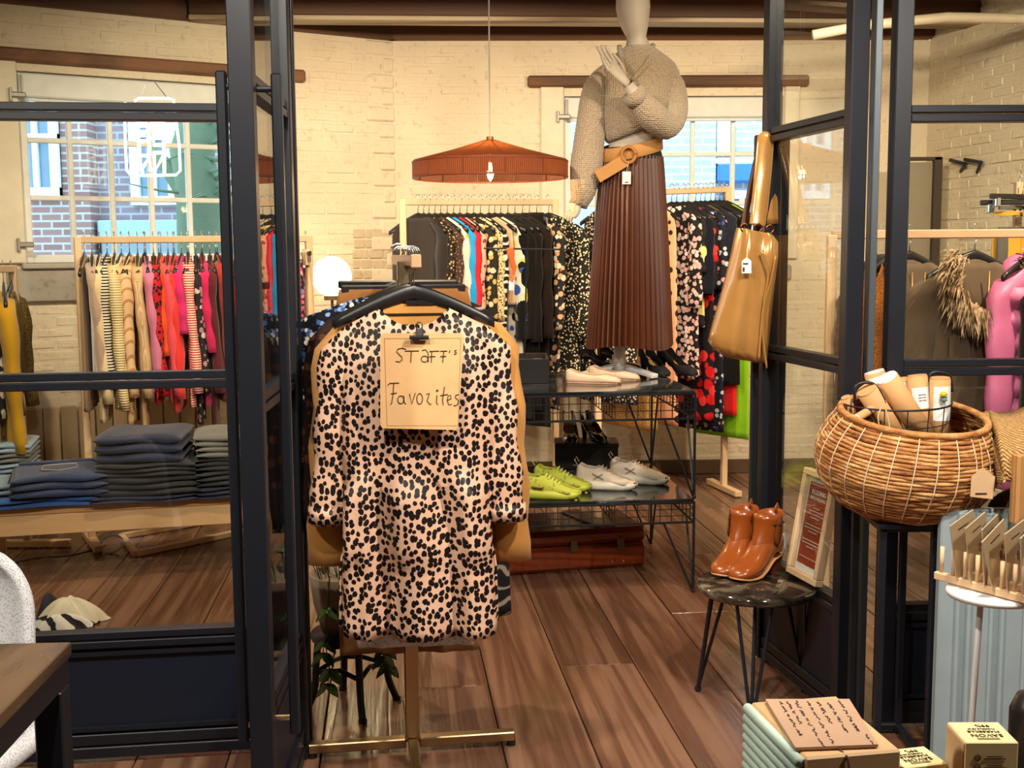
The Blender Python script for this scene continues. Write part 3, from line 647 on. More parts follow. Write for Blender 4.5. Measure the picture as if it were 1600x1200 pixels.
# ---- left rack
ra = P(121, 375, 5.75); rb_ = P(482, 373, 6.30)
rail_rack('clothes_rack', ra, rb_, 'light wood clothes rack in front of the left window, holding beige to red garments')
LR_ = [ # label, cat, material, kind, length, sleeve, pixel x of the hook, W
 ('sleeveless taupe dress, first from the left on the left rack', 'dress', fb('taupe', 150, 122, 92), 'top', .98, 0, 130, .19),
 ('fuzzy mauve-beige cardigan near the left end of the left rack', 'cardigan', fabric('cloth_mohair', c_(176, 148, 128), 90, .9, .8), 'top', .86, .55, 141, .20),
 ('long plain cream knit second in the beige run of the left rack', 'sweater', fb('cream', 222, 196, 152), 'top', 1.05, .62, 152, .20),
 ('black and white striped top between cream knits on left rack', 'top', stripes('stripe_bw', (.02, .02, .02), c_(230, 220, 200), 22, 'Z'), 'top', .92, .55, 163, .20),
 ('pale yellow ribbed sweater with full sleeves on the left rack', 'sweater', stripes('rib_cream', c_(206, 182, 128), c_(232, 212, 165), 26, 'Z', .3, .5, .5), 'top', .98, .66, 174, .21),
 ('white blouse, narrow, behind the ribbed sweater on left rack', 'blouse', fb('offwhite', 226, 212, 184), 'top', .80, .5, 184, .19),
 ('tan checked long blouse in the beige run of the left rack', 'blouse', stripes('check_tan', c_(214, 178, 136), c_(178, 128, 92), 9, 'D', .5, .86), 'top', 1.07, .6, 196, .20),
 ('dusty beige rib-knit dress, long, left of the pink on left rack', 'dress', stripes('rib_beige', c_(196, 160, 118), c_(216, 184, 144), 30, 'X', .4, .5, .5), 'top', 1.12, .6, 208, .20),
 ('lilac-pink thin blouse left of the red leopard top', 'blouse', fb('lilac', 205, 120, 150), 'top', .9, .5, 220, .19),
 ('red and black leopard print top on the left rack', 'top', spots('leo_red', c_(186, 34, 42), (.015, .01, .012), 48, .42, None, 1.2), 'top', .96, .6, 232, .20),
 ('bright orange top right of the red leopard on left rack', 'top', fb('orange', 232, 84, 40), 'top', .72, .4, 243, .19),
 ('coral pink long-sleeved shirt on the left rack', 'shirt', fb('coral', 232, 82, 92), 'top', .95, .6, 254, .20),
 ('tomato red long shirt beside the coral one on left rack', 'shirt', fb('tomato', 228, 60, 56), 'top', 1.02, .62, 264, .20),
 ('magenta short-sleeved top on the left rack', 'top', fb('magenta', 205, 46, 112), 'top', .70, .3, 275, .19),
 ('red and white thin-striped shirt on the left rack', 'shirt', stripes('stripe_rw', c_(192, 40, 50), c_(236, 214, 192), 26, 'Z'), 'top', 1.0, .6, 286, .20),
 ('black floral blouse right of the striped shirt on left rack', 'blouse', floral('fl_dark', (.02, .015, .02), [c_(170, 120, 130), c_(200, 190, 180)], 30), 'top', 1.1, .6, 297, .19),
 ('hot pink dress half hidden on the left rack', 'dress', fb('hotpink', 200, 40, 90), 'top', 1.0, .4, 308, .19),
 ('dark wine-red dress on the left rack', 'dress', fb('wine', 92, 34, 42), 'top', 1.2, .6, 319, .20),
 ('rust-red blouse with flared hem on the left rack', 'blouse', fb('rust', 160, 52, 46), 'top', .98, .6, 331, .21),
 ('plain black top between rust and scarlet on left rack', 'top', fb('black', 22, 20, 22), 'top', .9, .6, 343, .19),
 ('scarlet short top behind the door handle on left rack', 'top', fb('scarlet', 214, 30, 38), 'top', .72, .35, 352, .19),
 ('dark brown dress with white dots seen left of the door stile', 'dress', spots('dots_brown', (.03, .018, .014), c_(225, 205, 180), 40, .26), 'top', 1.22, .6, 374, .19),
 ('dusty pink dress right beside the white-dotted one', 'dress', fb('dustypink', 190, 120, 122), 'top', 1.1, .5, 388, .19),
 ('black floral dress with pink flowers seen through the open door leaf', 'dress', floral('fl_pinkblack', (.015, .012, .014), [c_(220, 130, 140), c_(180, 60, 90), c_(220, 200, 190)], 18, .36, .5), 'top', 1.2, .6, 405, .20),
 ('plain black long coat near the right end of the left rack', 'coat', fb('black2', 24, 22, 22), 'top', 1.25, .6, 430, .20),
 ('purple and pink floral dress by the glowing globe lamp', 'dress', floral('fl_purple', (.02, .015, .025), [c_(214, 70, 120), c_(140, 110, 170), c_(225, 150, 160)], 34, .45, .9), 'top', .95, .5, 462, .18),
 ('pale beige trousers at the right end of the left rack', 'trousers', fb('palebeige', 232, 204, 160), 'trousers', 1.05, 0, 477, .10),
]
ang_l = math.atan2(rb_.y - ra.y, rb_.x - ra.x)
def on_rod(px, a, b, pa, pb): t = (px - pa) / (pb - pa); return Vector(a).lerp(Vector(b), t)
rg = random.Random(11)
for i, (lb, ct, m, kd, L, sl, px, W) in enumerate(LR_):
    p = on_rod(px, ra, rb_, 121, 482); a = ang_l + PI / 2 - .25 + rg.uniform(-.10, .10) if kd != 'trousers' else ang_l + PI / 2 - .2
    M = hang_matrix(p, a, rg.uniform(-.02, .02))
    hanger(M, 'black hanger with wire hook on the left clothes rack', 'hangers on the left rack', kd == 'trousers')
    garment(kd, M, lb, ct, m, W, L * .86, sl, 1.12, .017, .005, 'garments on the left rack', r0=.052, r1=.044, out=.045, top=-.074) # left
for px in range(147, 350, 22):
    M = hang_matrix(on_rod(px + 5, ra, rb_, 121, 482), ang_l + PI / 2 - .25 + rg.uniform(-.1, .1)); hanger(M, 'black hanger with wire hook on the left clothes rack', 'hangers on the left rack')
# far-left rack with mustard garments
fa = P(-190, 425, 4.5); fbb = P(20, 420, 5.7); rail_rack('clothes_rack', fa, fbb, 'clothes rack at the left picture edge holding mustard garments')
for i, (lb, ct, m, px, L, sl, W) in enumerate([
  ('mustard yellow sweater dress at the left picture edge', 'dress', fb('mustard', 186, 142, 32), 40, .95, .66, .2),
  ('mustard lace-trimmed cardigan at the very left edge', 'cardigan', fabric('cloth_lace_mustard', c_(196, 158, 48), 120, .8), -14, .86, .6, .22),
  ('olive flecked tweed coat at the left picture edge', 'coat', spots('tweed_olive', c_(92, 74, 34), c_(40, 30, 16), 130, .4, c_(130, 108, 58), 1.0, .95), 56, .62, .5, .17),
  ('dark patterned dress cut off by the left picture edge', 'dress', floral('fl_edge', (.02, .02, .02), [c_(220, 210, 190)], 14), -36, .9, .5, .2)]):
    M = hang_matrix(on_rod(px - 46, fa, fbb, -200, 14), (ang_l + PI / 2 - .45 + rg.uniform(-.1, .1)) if i not in (0, 2) else 2.0 - .1 * i); hanger(M, 'black hanger on the clothes rack at the left picture edge', 'hangers at the left edge')
    garment('top', M, lb, ct, m, W, L, sl, 1.1, .03, .006, 'mustard garments at the left edge', r0=.07, r1=.06)
# ---- centre rack
ca = P(629, 316, 6.62); cb_ = P(867, 316, 6.80)
rail_rack('clothes_rack', ca, cb_, 'light wood clothes rack under the pendant lamp, holding black and printed garments')
CR_ = [
 ('charcoal sleeveless vest, first on the left of the centre rack', 'vest', fb('charcoal', 58, 52, 50), 'top', .85, 0, 652, .21),
 ('dark grey plain blouse second on the centre rack', 'blouse', fb('darkgrey', 48, 44, 44), 'top', .9, .5, 661, .20),
 ('black and gold animal print blouse on the centre rack', 'blouse', spots('gold_animal', (.02, .015, .012), c_(206, 168, 110), 60, .3, None, 1.2), 'top', .95, .5, 669, .20),
 ('brown speckled blouse left of the white floral on centre rack', 'blouse', spots('brown_spk', (.05, .03, .024), c_(150, 118, 96), 70, .3), 'top', .9, .5, 678, .20),
 ('white blouse with black, red and yellow flowers on centre rack', 'blouse', floral('fl_white', c_(216, 206, 196), [c_(30, 30, 36), c_(196, 60, 50), c_(206, 176, 60)], 20, .38, .7), 'top', .9, .5, 687, .20),
 ('turquoise blue dress with red flowers on the centre rack', 'dress', floral('fl_blue', c_(40, 150, 214), [c_(214, 40, 46), c_(120, 26, 34)], 13, .34, .5), 'top', 1.0, .5, 697, .20),
 ('red and pink blouse right of the turquoise dress', 'blouse', floral('fl_red', c_(206, 44, 54), [c_(236, 150, 140), c_(60, 50, 56)], 12, .4, .5), 'top', .85, .5, 707, .20),
 ('pink and cream spotted long dress on the centre rack', 'dress', spots('pink_spot', c_(226, 170, 150), c_(130, 64, 60), 34, .3), 'top', 1.05, .55, 717, .20),
 ('black dress with gold flowers on the centre rack', 'dress', floral('fl_gold', (.02, .018, .014), [c_(196, 166, 100), c_(220, 206, 170)], 28), 'top', 1.05, .5, 728, .20),
 ('gold and white flecked dress on the centre rack', 'dress', spots('gold_fleck', c_(206, 186, 138), c_(80, 66, 34), 80, .36), 'top', 1.1, .5, 738, .20),
 ('black and white zebra print dress on the centre rack', 'dress', stripes('zebra', (.012, .012, .013), c_(228, 222, 210), 7, 'Z', 7.0, .72), 'top', 1.12, .55, 749, .20),
 ('plain beige top with pointed hem on the centre rack', 'top', fb('beigeflat', 218, 182, 146), 'top', .60, .0, 762, .20),
 ('blue and yellow floral dress half hidden on the centre rack', 'dress', floral('fl_blueyel', c_(206, 206, 190), [c_(50, 80, 170), c_(206, 190, 80), c_(20, 24, 40)], 16, .45, .9), 'top', 1.05, .5, 771, .20),
 ('plain black blouse, leftmost of the blacks on the centre rack', 'blouse', fb('black3', 16, 15, 16), 'top', 1.15, .6, 781, .20),
 ('black dress second of the blacks on the centre rack', 'dress', fb('black4', 20, 18, 18), 'top', 1.25, .6, 792, .20),
 ('soft black long cardigan in the middle of the blacks', 'cardigan', fb('black5', 24, 20, 19), 'top', 1.2, .62, 803, .20),
 ('brown-black long dress among the blacks on the centre rack', 'dress', fb('brownblack', 34, 24, 20), 'top', 1.3, .6, 815, .20),
 ('black trousers clipped to a hanger on the centre rack', 'trousers', fb('black6', 26, 22, 20), 'trousers', 1.1, 0, 826, .13),
 ('black dress with peach flowers second from right on centre rack', 'dress', floral('fl_peach', (.02, .018, .018), [c_(214, 168, 130), c_(226, 214, 196)], 30, .45, .9), 'top', 1.2, .55, 838, .20),
 ('black dress with cream dots at the right end of centre rack', 'dress', spots('cream_dots', (.012, .012, .012), c_(236, 220, 176), 68, .33, None, .3), 'top', 1.0, .62, 857, .22)]
ang_c = math.atan2(cb_.y - ca.y, cb_.x - ca.x)
for i, (lb, ct, m, kd, L, sl, px, W) in enumerate(CR_):
    p = on_rod(px, ca, cb_, 629, 867); a = ang_c + PI / 2 + (.55 if i < 19 else .95) + rg.uniform(-.1, .1)
    if i == 0: a = ang_c + PI / 2 + .75
    M = hang_matrix(p, a - PI, rg.uniform(-.02, .02))
    hanger(M, 'black hanger with wire hook on the centre clothes rack', 'hangers on the centre rack', kd == 'trousers')
    garment(kd, M, lb, ct, m, W * .92, L, sl, 1.12 if i < 19 else 1.3, .018, .005, 'garments on the centre rack', r0=.05, r1=.044, out=.04, top=-.078)
# ---- right rack in front of the right window
xa = P(935, 303, 6.75); xb = P(1137, 296, 6.95)
rail_rack('clothes_rack', xa, xb, 'light wood clothes rack in front of the right window behind the mannequin')
RR_ = [
 ('black and white dotted skirt behind the wire table', 'skirt', spots('dots_bw', (.02, .02, .02), c_(226, 210, 190), 60, .34), 'top', 1.22, 0, 950, .19),
 ('tan speckled dress behind the mannequin skirt', 'dress', spots('tan_spk', c_(196, 150, 92), c_(110, 72, 36), 110, .3), 'top', 1.38, 0, 985, .19),
 ('peach dress with black circles right of the mannequin skirt', 'dress', spots('peach_circ', c_(240, 178, 140), (.03, .02, .02), 15, .38, None, 0, .8, .3, c_(206, 100, 50)), 'top', 1.36, 0, 1020, .18),
 ('black dress with pink flowers beside the mannequin skirt', 'dress', floral('fl_pinkw', (.015, .013, .015), [c_(226, 180, 180), c_(230, 212, 206)], 36, .48, .95), 'top', 1.1, .5, 1048, .18),
 ('black blouse with pale yellow flowers on the right rack', 'blouse', floral('fl_yel', (.015, .015, .015), [c_(226, 220, 140)], 11, .5, .8), 'top', .8, .3, 1056, .18),
 ('plain dark navy tunic on the right rack', 'tunic', fb('navy', 24, 26, 40), 'top', .62, .42, 1066, .20),
 ('black dress with red flowers on the right rack', 'dress', floral('fl_redblk', (.012, .01, .012), [c_(206, 30, 40), c_(226, 60, 60)], 16, .5, .75), 'top', 1.36, .4, 1074, .19),
 ('black dress with small pastel flowers on the right rack', 'dress', floral('fl_pastel', (.012, .013, .022), [c_(206, 150, 150), c_(190, 200, 210), c_(60, 80, 140)], 30, .38, .7), 'top', 1.42, .4, 1086, .19),
 ('olive green thin blouse on the right rack', 'blouse', fb('olive', 96, 82, 40), 'top', .85, .4, 1094, .18),
 ('navy tee with short sleeves on the right rack', 'tee shirt', fb('navytee', 34, 38, 52), 'top', .66, .22, 1101, .20),
 ('long black dress right of the navy tee', 'dress', fb('black7', 16, 15, 17), 'top', 1.15, .5, 1110, .19),
 ('bright red long dress on the right rack', 'dress', fb('red', 226, 36, 36), 'top', 1.34, 0, 1117, .15),
 ('black top left of the lime dress', 'top', fb('black8', 18, 17, 19), 'top', .85, .5, 1124, .19),
 ('lime green dress hanging at the right end behind the bag', 'dress', fb('lime', 136, 200, 20), 'top', 1.48, 0, 1132, .18)]
ang_x = math.atan2(xb.y - xa.y, xb.x - xa.x)
for i, (lb, ct, m, kd, L, sl, px, W) in enumerate(RR_):
    p = on_rod(px, xa, xb, 935, 1137); a = ang_x + PI / 2 + .45 + rg.uniform(-.08, .08) - PI
    M = hang_matrix(p, a)
    hanger(M, 'dark hanger with wire hook on the rack before the right window', 'hangers on the right rack')
    garment('top', M, lb, ct, m, W, L, sl, 1.18, .02, .006, 'garments on the right rack', r0=.05, r1=.045, out=.035, top=-.078)
# ---- front rack (brass stand in the doorway) and its garments
fp = F(645, 1173)
RZ = P(648, 408, 3.12).z
fr = thing('display_stand', fp, 'champagne brass garment stand with cross base in the doorway', 'clothes rack')
ya = math.radians(8); ex = Vector((math.cos(ya), math.sin(ya), 0)); ey = Vector((-math.sin(ya), math.cos(ya), 0))
base = fp + Vector((0, 0, .03))
for s in (-1, 1):
    build(MB().bar(base + ex * .02 * s, base + ex * .30 * s, .035, .028, .003), 'base_arm', BRASS, fr)
    build(MB().bar(base + ey * .02 * s, base + ey * .30 * s, .028, .028, .003), 'base_arm', BRASS, fr)
    build(MB().tube([base + ex * .29 * s - Vector((0, 0, .013)), base + ex * .29 * s - Vector((0, 0, .03))], .014, 10), 'foot', BLACKP, fr)
build(MB().bar(base, Vector((fp.x, fp.y, RZ)), .040, .024, .003, up=ey), 'pole', BRASS, fr)
r0_ = Vector((P(650, 408, 3.08).x, 3.08, RZ)); r1_ = Vector((P(618, 396, 3.62).x, 3.62, RZ))
build(MB().bar(r0_, r1_, .026, .03, .003), 'top_arm', BRASS, fr)
build(MB().box(r0_ + Vector((0, -.004, 0)), (.028, .012, .036), None, .003), 'end_cap', plain('tan_cap', c_(206, 168, 128), .7), fr)
def rodp(Y): t = (Y - 3.08) / (3.62 - 3.08); return r0_.lerp(r1_, t)
MUST = fabric('mustard_denim', c_(196, 138, 72), 500, .4); FLB = floral('fl_blue_small', c_(22, 22, 30), [c_(120, 150, 200), c_(226, 220, 200), c_(70, 96, 150)], 62, .45, .95)
BRN = spots('brown_tiger', (.035, .016, .012), c_(110, 66, 46), 26, .3, None, 2.0); LACE = spots('white_lace', c_(216, 216, 220), c_(186, 188, 196), 60, .3)
front = [ # Y, label, cat, mat, kwargs, angle
 (3.14, 'leopard print tiered dress at the front of the doorway stand', 'dress', LEO, dict(W=.198, L=1.0, sl=.50, flare=1.14, thick=.075, folds=.060, tiers=(.50, .76), r0=.056, r1=.05, out=.055, vneck=.05, neck=.09, slope=.09), .05),
 (3.19, 'mustard denim jacket behind the leopard dress', 'jacket', MUST, dict(W=.225, L=.62, sl=.63, flare=1.0, thick=.03, folds=.004, r0=.06, r1=.054, out=.045, slope=.09), .06),
 (3.24, 'white lace slip dress, its hem showing below the leopard dress', 'dress', LACE, dict(W=.17, L=1.11, sl=0, flare=1.0, thick=.02, folds=.008), .06),
 (3.29, 'black dress with blue and white flowers, left behind the leopard dress', 'dress', FLB, dict(W=.25, L=.80, sl=.50, flare=1.05, thick=.03, folds=.006, r0=.065, r1=.055, out=.06, slope=.075), -.16),
 (3.35, 'dark brown tiger print blouse behind the mustard jacket', 'blouse', BRN, dict(W=.23, L=.85, sl=.55, flare=1.05, thick=.02, folds=.006, out=.05), .16),
 (3.40, 'brown suede skirt hanging lowest on the doorway stand', 'skirt', fb('suede', 150, 100, 56), dict(W=.20, L=1.185, flare=1.05, thick=.02, folds=.01), .10),
 (3.46, 'dark maroon blouse at the back of the doorway stand', 'blouse', fb('maroon', 56, 26, 24), dict(W=.225, L=.75, sl=.5, thick=.02), -.05),
 (3.52, 'black dress with pale curved lines at the right back of the stand', 'dress', stripes('curves', (.012, .011, .012), c_(150, 138, 124), 5, 'Z', 9.0, .9), dict(W=.20, L=1.14, sl=.0, flare=1.25, thick=.03, folds=.012), .30)]
for Y, lb, ct, m, kw, an in front:
    M = hang_matrix(rodp(Y), an, 0, .018); sk = ct == 'skirt'
    GS = {3.29: -.05, 3.52: .10, 3.19: .012}.get(Y, 0)
    hanger(M, ('black hanger holding the ' + lb)[:90] if Y < 3.16 else 'black hanger on the doorway stand behind the leopard dress', 'hangers on the doorway stand', sk)
    if Y < 3.16: continue
    g = garment('skirt' if sk else 'top', M @ Matrix.Translation((GS, 0, 0)), lb, ct, m, group='garments on the doorway stand', **kw)
for Y in (3.55, 3.585): hanger(hang_matrix(rodp(Y), -.03 + (Y - 3.55) * 2, 0, .015) @ Matrix.Translation((0, 0, .012)), 'wide black clip hanger at the back of the doorway stand', 'clip hangers on the doorway stand', True)
kw = front[0][4]; M0 = hang_matrix(rodp(3.13), .04, 0, .012)
dress = garment('top', M0, front[0][1], 'dress', LEO, name='leopard_dress', **kw)
for o in dress.children:
    if o.name.startswith('sleeve'):
        z = -.10 - .09 - .025 - .5 + .02
        x = (1 if sum(v.co.x for v in o.data.vertices) > 0 else -1) * (.198 * .93 + .055)
        build(MB().tube([(x, -.03, z + .03), (x, -.03, z - .01)], [.054, .057], 16, True), 'cuff', LEO, o, True, False)
# neckline lining and label
build(MB().grid([[(.085 * math.cos(PI * k / 12), .012, -.115 - .012 * math.sin(PI * k / 12) - q) for k in range(13)] for q in (0, .03, .055)], False), 'neck_lining', plain('lining_ochre', c_(196, 140, 72), .8), dress, True, False)
build(MB().box((.015, .008, -.122), (.075, .003, .012)), 'neck_label', BLACKP, dress, False, False)
# kraft sign clipped to the front hanger
sg = thing('kraft_sign', P(660, 672, 3.0), 'kraft paper sign with handwritten words hung on the leopard dress', 'sign')
def sgp(zx, zy, off=0.0): return P(440 + zx / 3.81, 370 + zy / 3.81, 3.0 - off)
cs = [sgp(605, 575), sgp(1068, 575), sgp(1085, 600), sgp(1050, 1135), sgp(1035, 1150), sgp(600, 1140), sgp(588, 1120), sgp(587, 595)]
mb = MB(); n_ = len(cs); mb.v = [tuple(c) for c in cs] + [tuple(c + Vector((0, .008, 0))) for c in cs]
mb.f = [tuple(range(n_))[::-1], tuple(range(n_, 2 * n_))] + [(i, (i + 1) % n_, n_ + (i + 1) % n_, n_ + i) for i in range(n_)]
build(mb, 'board', plain('kraft_sign_paper', c_(224, 178, 124), .75, 0, .15, 30), sg)
def circ(cx, cy, rx, ry, a0=0, a1=360, n=14): return [(cx + rx * math.cos(math.radians(a0 + (a1 - a0) * k / n)), cy + ry * math.sin(math.radians(a0 + (a1 - a0) * k / n))) for k in range(n + 1)]
S1 = [[(742, 670), (718, 663), (692, 668), (686, 684), (700, 700), (716, 715), (718, 732), (702, 745), (680, 741)], [(735, 680), (818, 679)], [(773, 680), (769, 746)],
      circ(851, 727, 20, 18), [(836, 676), (858, 672), (872, 690), (873, 746)], [(880, 682), (938, 680)], [(894, 682), (891, 748)], [(878, 714), (916, 712)],
      [(944, 681), (986, 680)], [(966, 681), (959, 748)], [(944, 713), (980, 711)], [(1003, 676), (998, 690)], [(1042, 675), (1030, 678), (1032, 686), (1042, 690), (1038, 698), (1027, 698)],
      [(632, 884), (645, 872), (700, 870)], [(668, 876), (664, 940), (655, 992), (648, 998)], [(650, 934), (686, 930)], circ(710, 970, 18, 24), [(728, 945), (730, 985), (740, 995)],
      [(762, 935), (776, 995), (796, 930)], circ(822, 964, 17, 32), [(862, 938), (880, 930), (872, 958), (866, 975), (884, 1000), (890, 992)], [(925, 942), (922, 985), (930, 1000)],
      [(970, 893), (958, 970), (962, 1000)], [(944, 945), (990, 938)], [(988, 974), (1010, 962), (1006, 942), (992, 946), (986, 975), (996, 1000), (1014, 996)],
      [(1054, 938), (1036, 944), (1034, 956), (1052, 972), (1050, 996), (1034, 1006), (1024, 1002)]]
strokes(S1, .0011, lambda a, b: sgp(a, b, .0008), INK, sg)
heart = [(927, 924), (919, 914), (923, 908), (927, 913), (931, 908), (935, 914)]; mb = MB(); mb.v = [tuple(sgp(a, b, .002)) for a, b in heart] + [tuple(sgp(a, b, -.001)) for a, b in heart]; mb.f = [tuple(range(6)), tuple(range(6, 12))] + [(i, (i + 1) % 6, 6 + (i + 1) % 6, 6 + i) for i in range(6)]; build(mb, 'heart', INK, sg)
strokes([[(612, 606), (1066, 604), (1052, 1124), (628, 1124), (612, 606)]], .0005, lambda a, b: sgp(a, b, .0004), plain('pencil', c_(140, 98, 60), .8), sg, 'border_line')
ck = thing('bulldog_clip', sgp(820, 600), 'black bulldog clip holding the kraft sign on the hanger', 'clip')
build(MB().tube([sgp(762, 600, .012), sgp(876, 600, .012)], .0055, 10), 'jaw', BLACKP, ck); build(MB().bar(sgp(820, 596, .01), sgp(822, 545, .004), .02, .006, .002), 'plate', BLACKP, ck); build(MB().tube([sgp(820 + 18 * math.cos(a), 530 + 22 * math.sin(a), .004) for a in [2 * PI * k / 12 for k in range(13)]], .0018, 6), 'ring', BLACKP, ck)
# ================================================================== LAMPS, TABLE, SHOES, MANNEQUIN
def loft_px(rows, Y, n=28, pw=1.0, yoff=None):
    rings = []
    for q in rows:
        y, xl, xr, dep = q[:4]; Yc = q[4] if len(q) > 4 else Y
        c = P((xl + xr) / 2, y, Yc); rx = (xr - xl) / 2 * Yc / FPX
        rings.append([c + Vector((rx * math.copysign(abs(math.cos(2 * PI * k / n)) ** pw, math.cos(2 * PI * k / n)), dep / 2 * math.copysign(abs(math.sin(2 * PI * k / n)) ** pw, math.sin(2 * PI * k / n)), 0)) for k in range(n)])
    return MB().grid(rings, True, True, True)
def smooth_path(pts, n=5):
    pts = [Vector(p) for p in pts]; out = []
    for i in range(len(pts) - 1):
        p0 = pts[max(i - 1, 0)]; p1 = pts[i]; p2 = pts[i + 1]; p3 = pts[min(i + 2, len(pts) - 1)]
        for k in range(n):
            t = k / n; out.append(.5 * ((2 * p1) + (p2 - p0) * t + (2 * p0 - 5 * p1 + 4 * p2 - p3) * t * t + (3 * p1 - p0 - 3 * p2 + p3) * t ** 3))
    out.append(pts[-1]); return out
def lerp_list(v, n=5):
    out = []
    for i in range(len(v) - 1):
        for k in range(n): out.append(v[i] + (v[i + 1] - v[i]) * k / n)
    out.append(v[-1]); return out
# ---- pendant lamp of wound copper cord
YP = 5.2; pc = P(766, 266, YP); R = 120 * YP / FPX
pen = thing('pendant_lamp', pc, 'wide copper string pendant lamp with a glowing filament bulb', 'lamp')
zr = P(766, 252, YP).z; zl = zr - .072; zk = P(766, 219, YP).z
COPT = NT('copper_string'); COPT.setp(Roughness=.55); co = COPT.co(); gr = COPT.n('ShaderNodeTexGradient', gradient_type='RADIAL'); COPT.l(co, gr.inputs[0])
mu = COPT.n('ShaderNodeMath', operation='MULTIPLY'); mu.inputs[1].default_value = 1500; COPT.l(gr.outputs[0], mu.inputs[0]); sn = COPT.n('ShaderNodeMath', operation='SINE'); COPT.l(mu.outputs[0], sn.inputs[0])
nz = COPT.noise(co, 12, 4); mm = COPT.mix(.5, sn.outputs[0], nz.outputs[0]); COPT.l(COPT.ramp(mm, [(.1, c_(66, 26, 10)), (.7, c_(132, 62, 26))]), COPT.b.inputs['Base Color']); COPT.bump(sn.outputs[0], .5, .003)
trn = COPT.n('ShaderNodeBsdfTransparent'); trl = COPT.n('ShaderNodeBsdfTranslucent'); trl.inputs[0].default_value = (.55, .2, .06, 1); m1 = COPT.n('ShaderNodeMixShader'); m1.inputs[0].default_value = .25; m2 = COPT.n('ShaderNodeMixShader'); m2.inputs[0].default_value = .22; COPT.l(COPT.b.outputs[0], m1.inputs[1]); COPT.l(trl.outputs[0], m1.inputs[2]); COPT.l(m1.outputs[0], m2.inputs[1]); COPT.l(trn.outputs[0], m2.inputs[2]); COPT.l(m2.outputs[0], COPT.out.inputs[0])
mb = MB(); n = 72; prof = [(.028, zk), (R * .5, zk - (zk - zr) * .48), (R * .985, zr + .004), (R, zr - .004), (R, zl)]
mb.lathe(prof, n, (pc.x, YP, 0)); o = build(mb, 'shade', COPT.m, pen); mod(o, 'SOLIDIFY', thickness=.004)
for k in range(12):
    a = 2 * PI * k / 12 + .2; e = Vector((math.cos(a), math.sin(a), 0)); c = Vector((pc.x, YP, 0))
    build(MB().tube([c + e * .03 + Vector((0, 0, zk - .008)), c + e * (R - .008) + Vector((0, 0, zr - .004)), c + e * (R - .008) + Vector((0, 0, zl))], .0025, 5), 'frame_wire', plain('wire_dark', (.05, .025, .015), .5), pen)
for z in (zl, zr - .004): build(MB().tube([(pc.x + (R - .002) * math.cos(2 * PI * k / 48), YP + (R - .002) * math.sin(2 * PI * k / 48), z) for k in range(49)], .004, 6), 'rim', plain('rim_copper', c_(120, 56, 24), .5), pen)
build(MB().tube([(pc.x, YP, zk), (P(764, 5, YP).x, YP, 2.98)], .0035, 6), 'cord', plain('cord_grey', (.5, .47, .42), .7), pen)
build(MB().tube([(pc.x, YP, zk + .015), (pc.x, YP, zk - .06)], [.015, .02], 12), 'socket', plain('socket_brass', c_(150, 100, 50), .4, .8), pen)
zbb = P(765, 285, YP).z
build(MB().lathe([(.012, zbb + .105), (.014, zbb + .09), (.026, zbb + .05), (.026, zbb + .03), (.016, zbb + .008), (.002, zbb)], 16, (pc.x, YP, 0)), 'bulb', GLASS, pen, True)
fil = MB()
for k in range(5):
    a = 2 * PI * k / 5; e = Vector((math.cos(a) * .010, math.sin(a) * .010, 0)); fil.tube([Vector((pc.x, YP, zbb + .085)) + e * .5, Vector((pc.x, YP, zbb + .02)) + e], .0022, 5)
build(fil, 'filament', emit('filament_glow', (1.0, .55, .16), 120), pen)
ld_ = bpy.data.lights.new('pendant_bulb', 'POINT'); ld_.energy = 16; ld_.color = (1, .62, .3); ld_.shadow_soft_size = .02; lo = bpy.data.objects.new('pendant_light', ld_); COL.objects.link(lo); lo.location = (0, 0, zbb + .045 - pc.z); lo.parent = pen
# ---- glowing globe lamp
YG = 6.55; gc = P(518, 432, YG); gr_ = 31 * YG / FPX
gl = thing('globe_lamp', (gc.x, gc.y, 0), 'glowing white globe lamp on a slim dark stem between two racks', 'lamp')
build(MB().ball(gc, gr_, 28, 18), 'globe', emit('globe_glow', (1.0, .78, .42), 9), gl, True)
build(MB().tube([(gc.x, gc.y, gc.z - gr_ + .005), (gc.x, gc.y, gc.z - gr_ - .02)], .045, 16), 'holder', plain('holder_dark', (.12, .09, .06), .4, .5), gl)
build(MB().tube([(gc.x, gc.y, .02), (gc.x, gc.y, gc.z - gr_ - .015)], .008, 8), 'pole', plain('holder_dark', (.12, .09, .06), .4, .5), gl); build(MB().lathe([(.0, .0), (.13, .0), (.13, .015), (.01, .025)], 24, (gc.x, gc.y, 0)), 'foot', BLACK, gl)
ld_ = bpy.data.lights.new('globe_bulb', 'POINT'); ld_.energy = 26; ld_.color = (1, .76, .42); ld_.shadow_soft_size = gr_; lo = bpy.data.objects.new('globe_light', ld_); COL.objects.link(lo); lo.location = (0, 0, gc.z + .0); lo.parent = gl
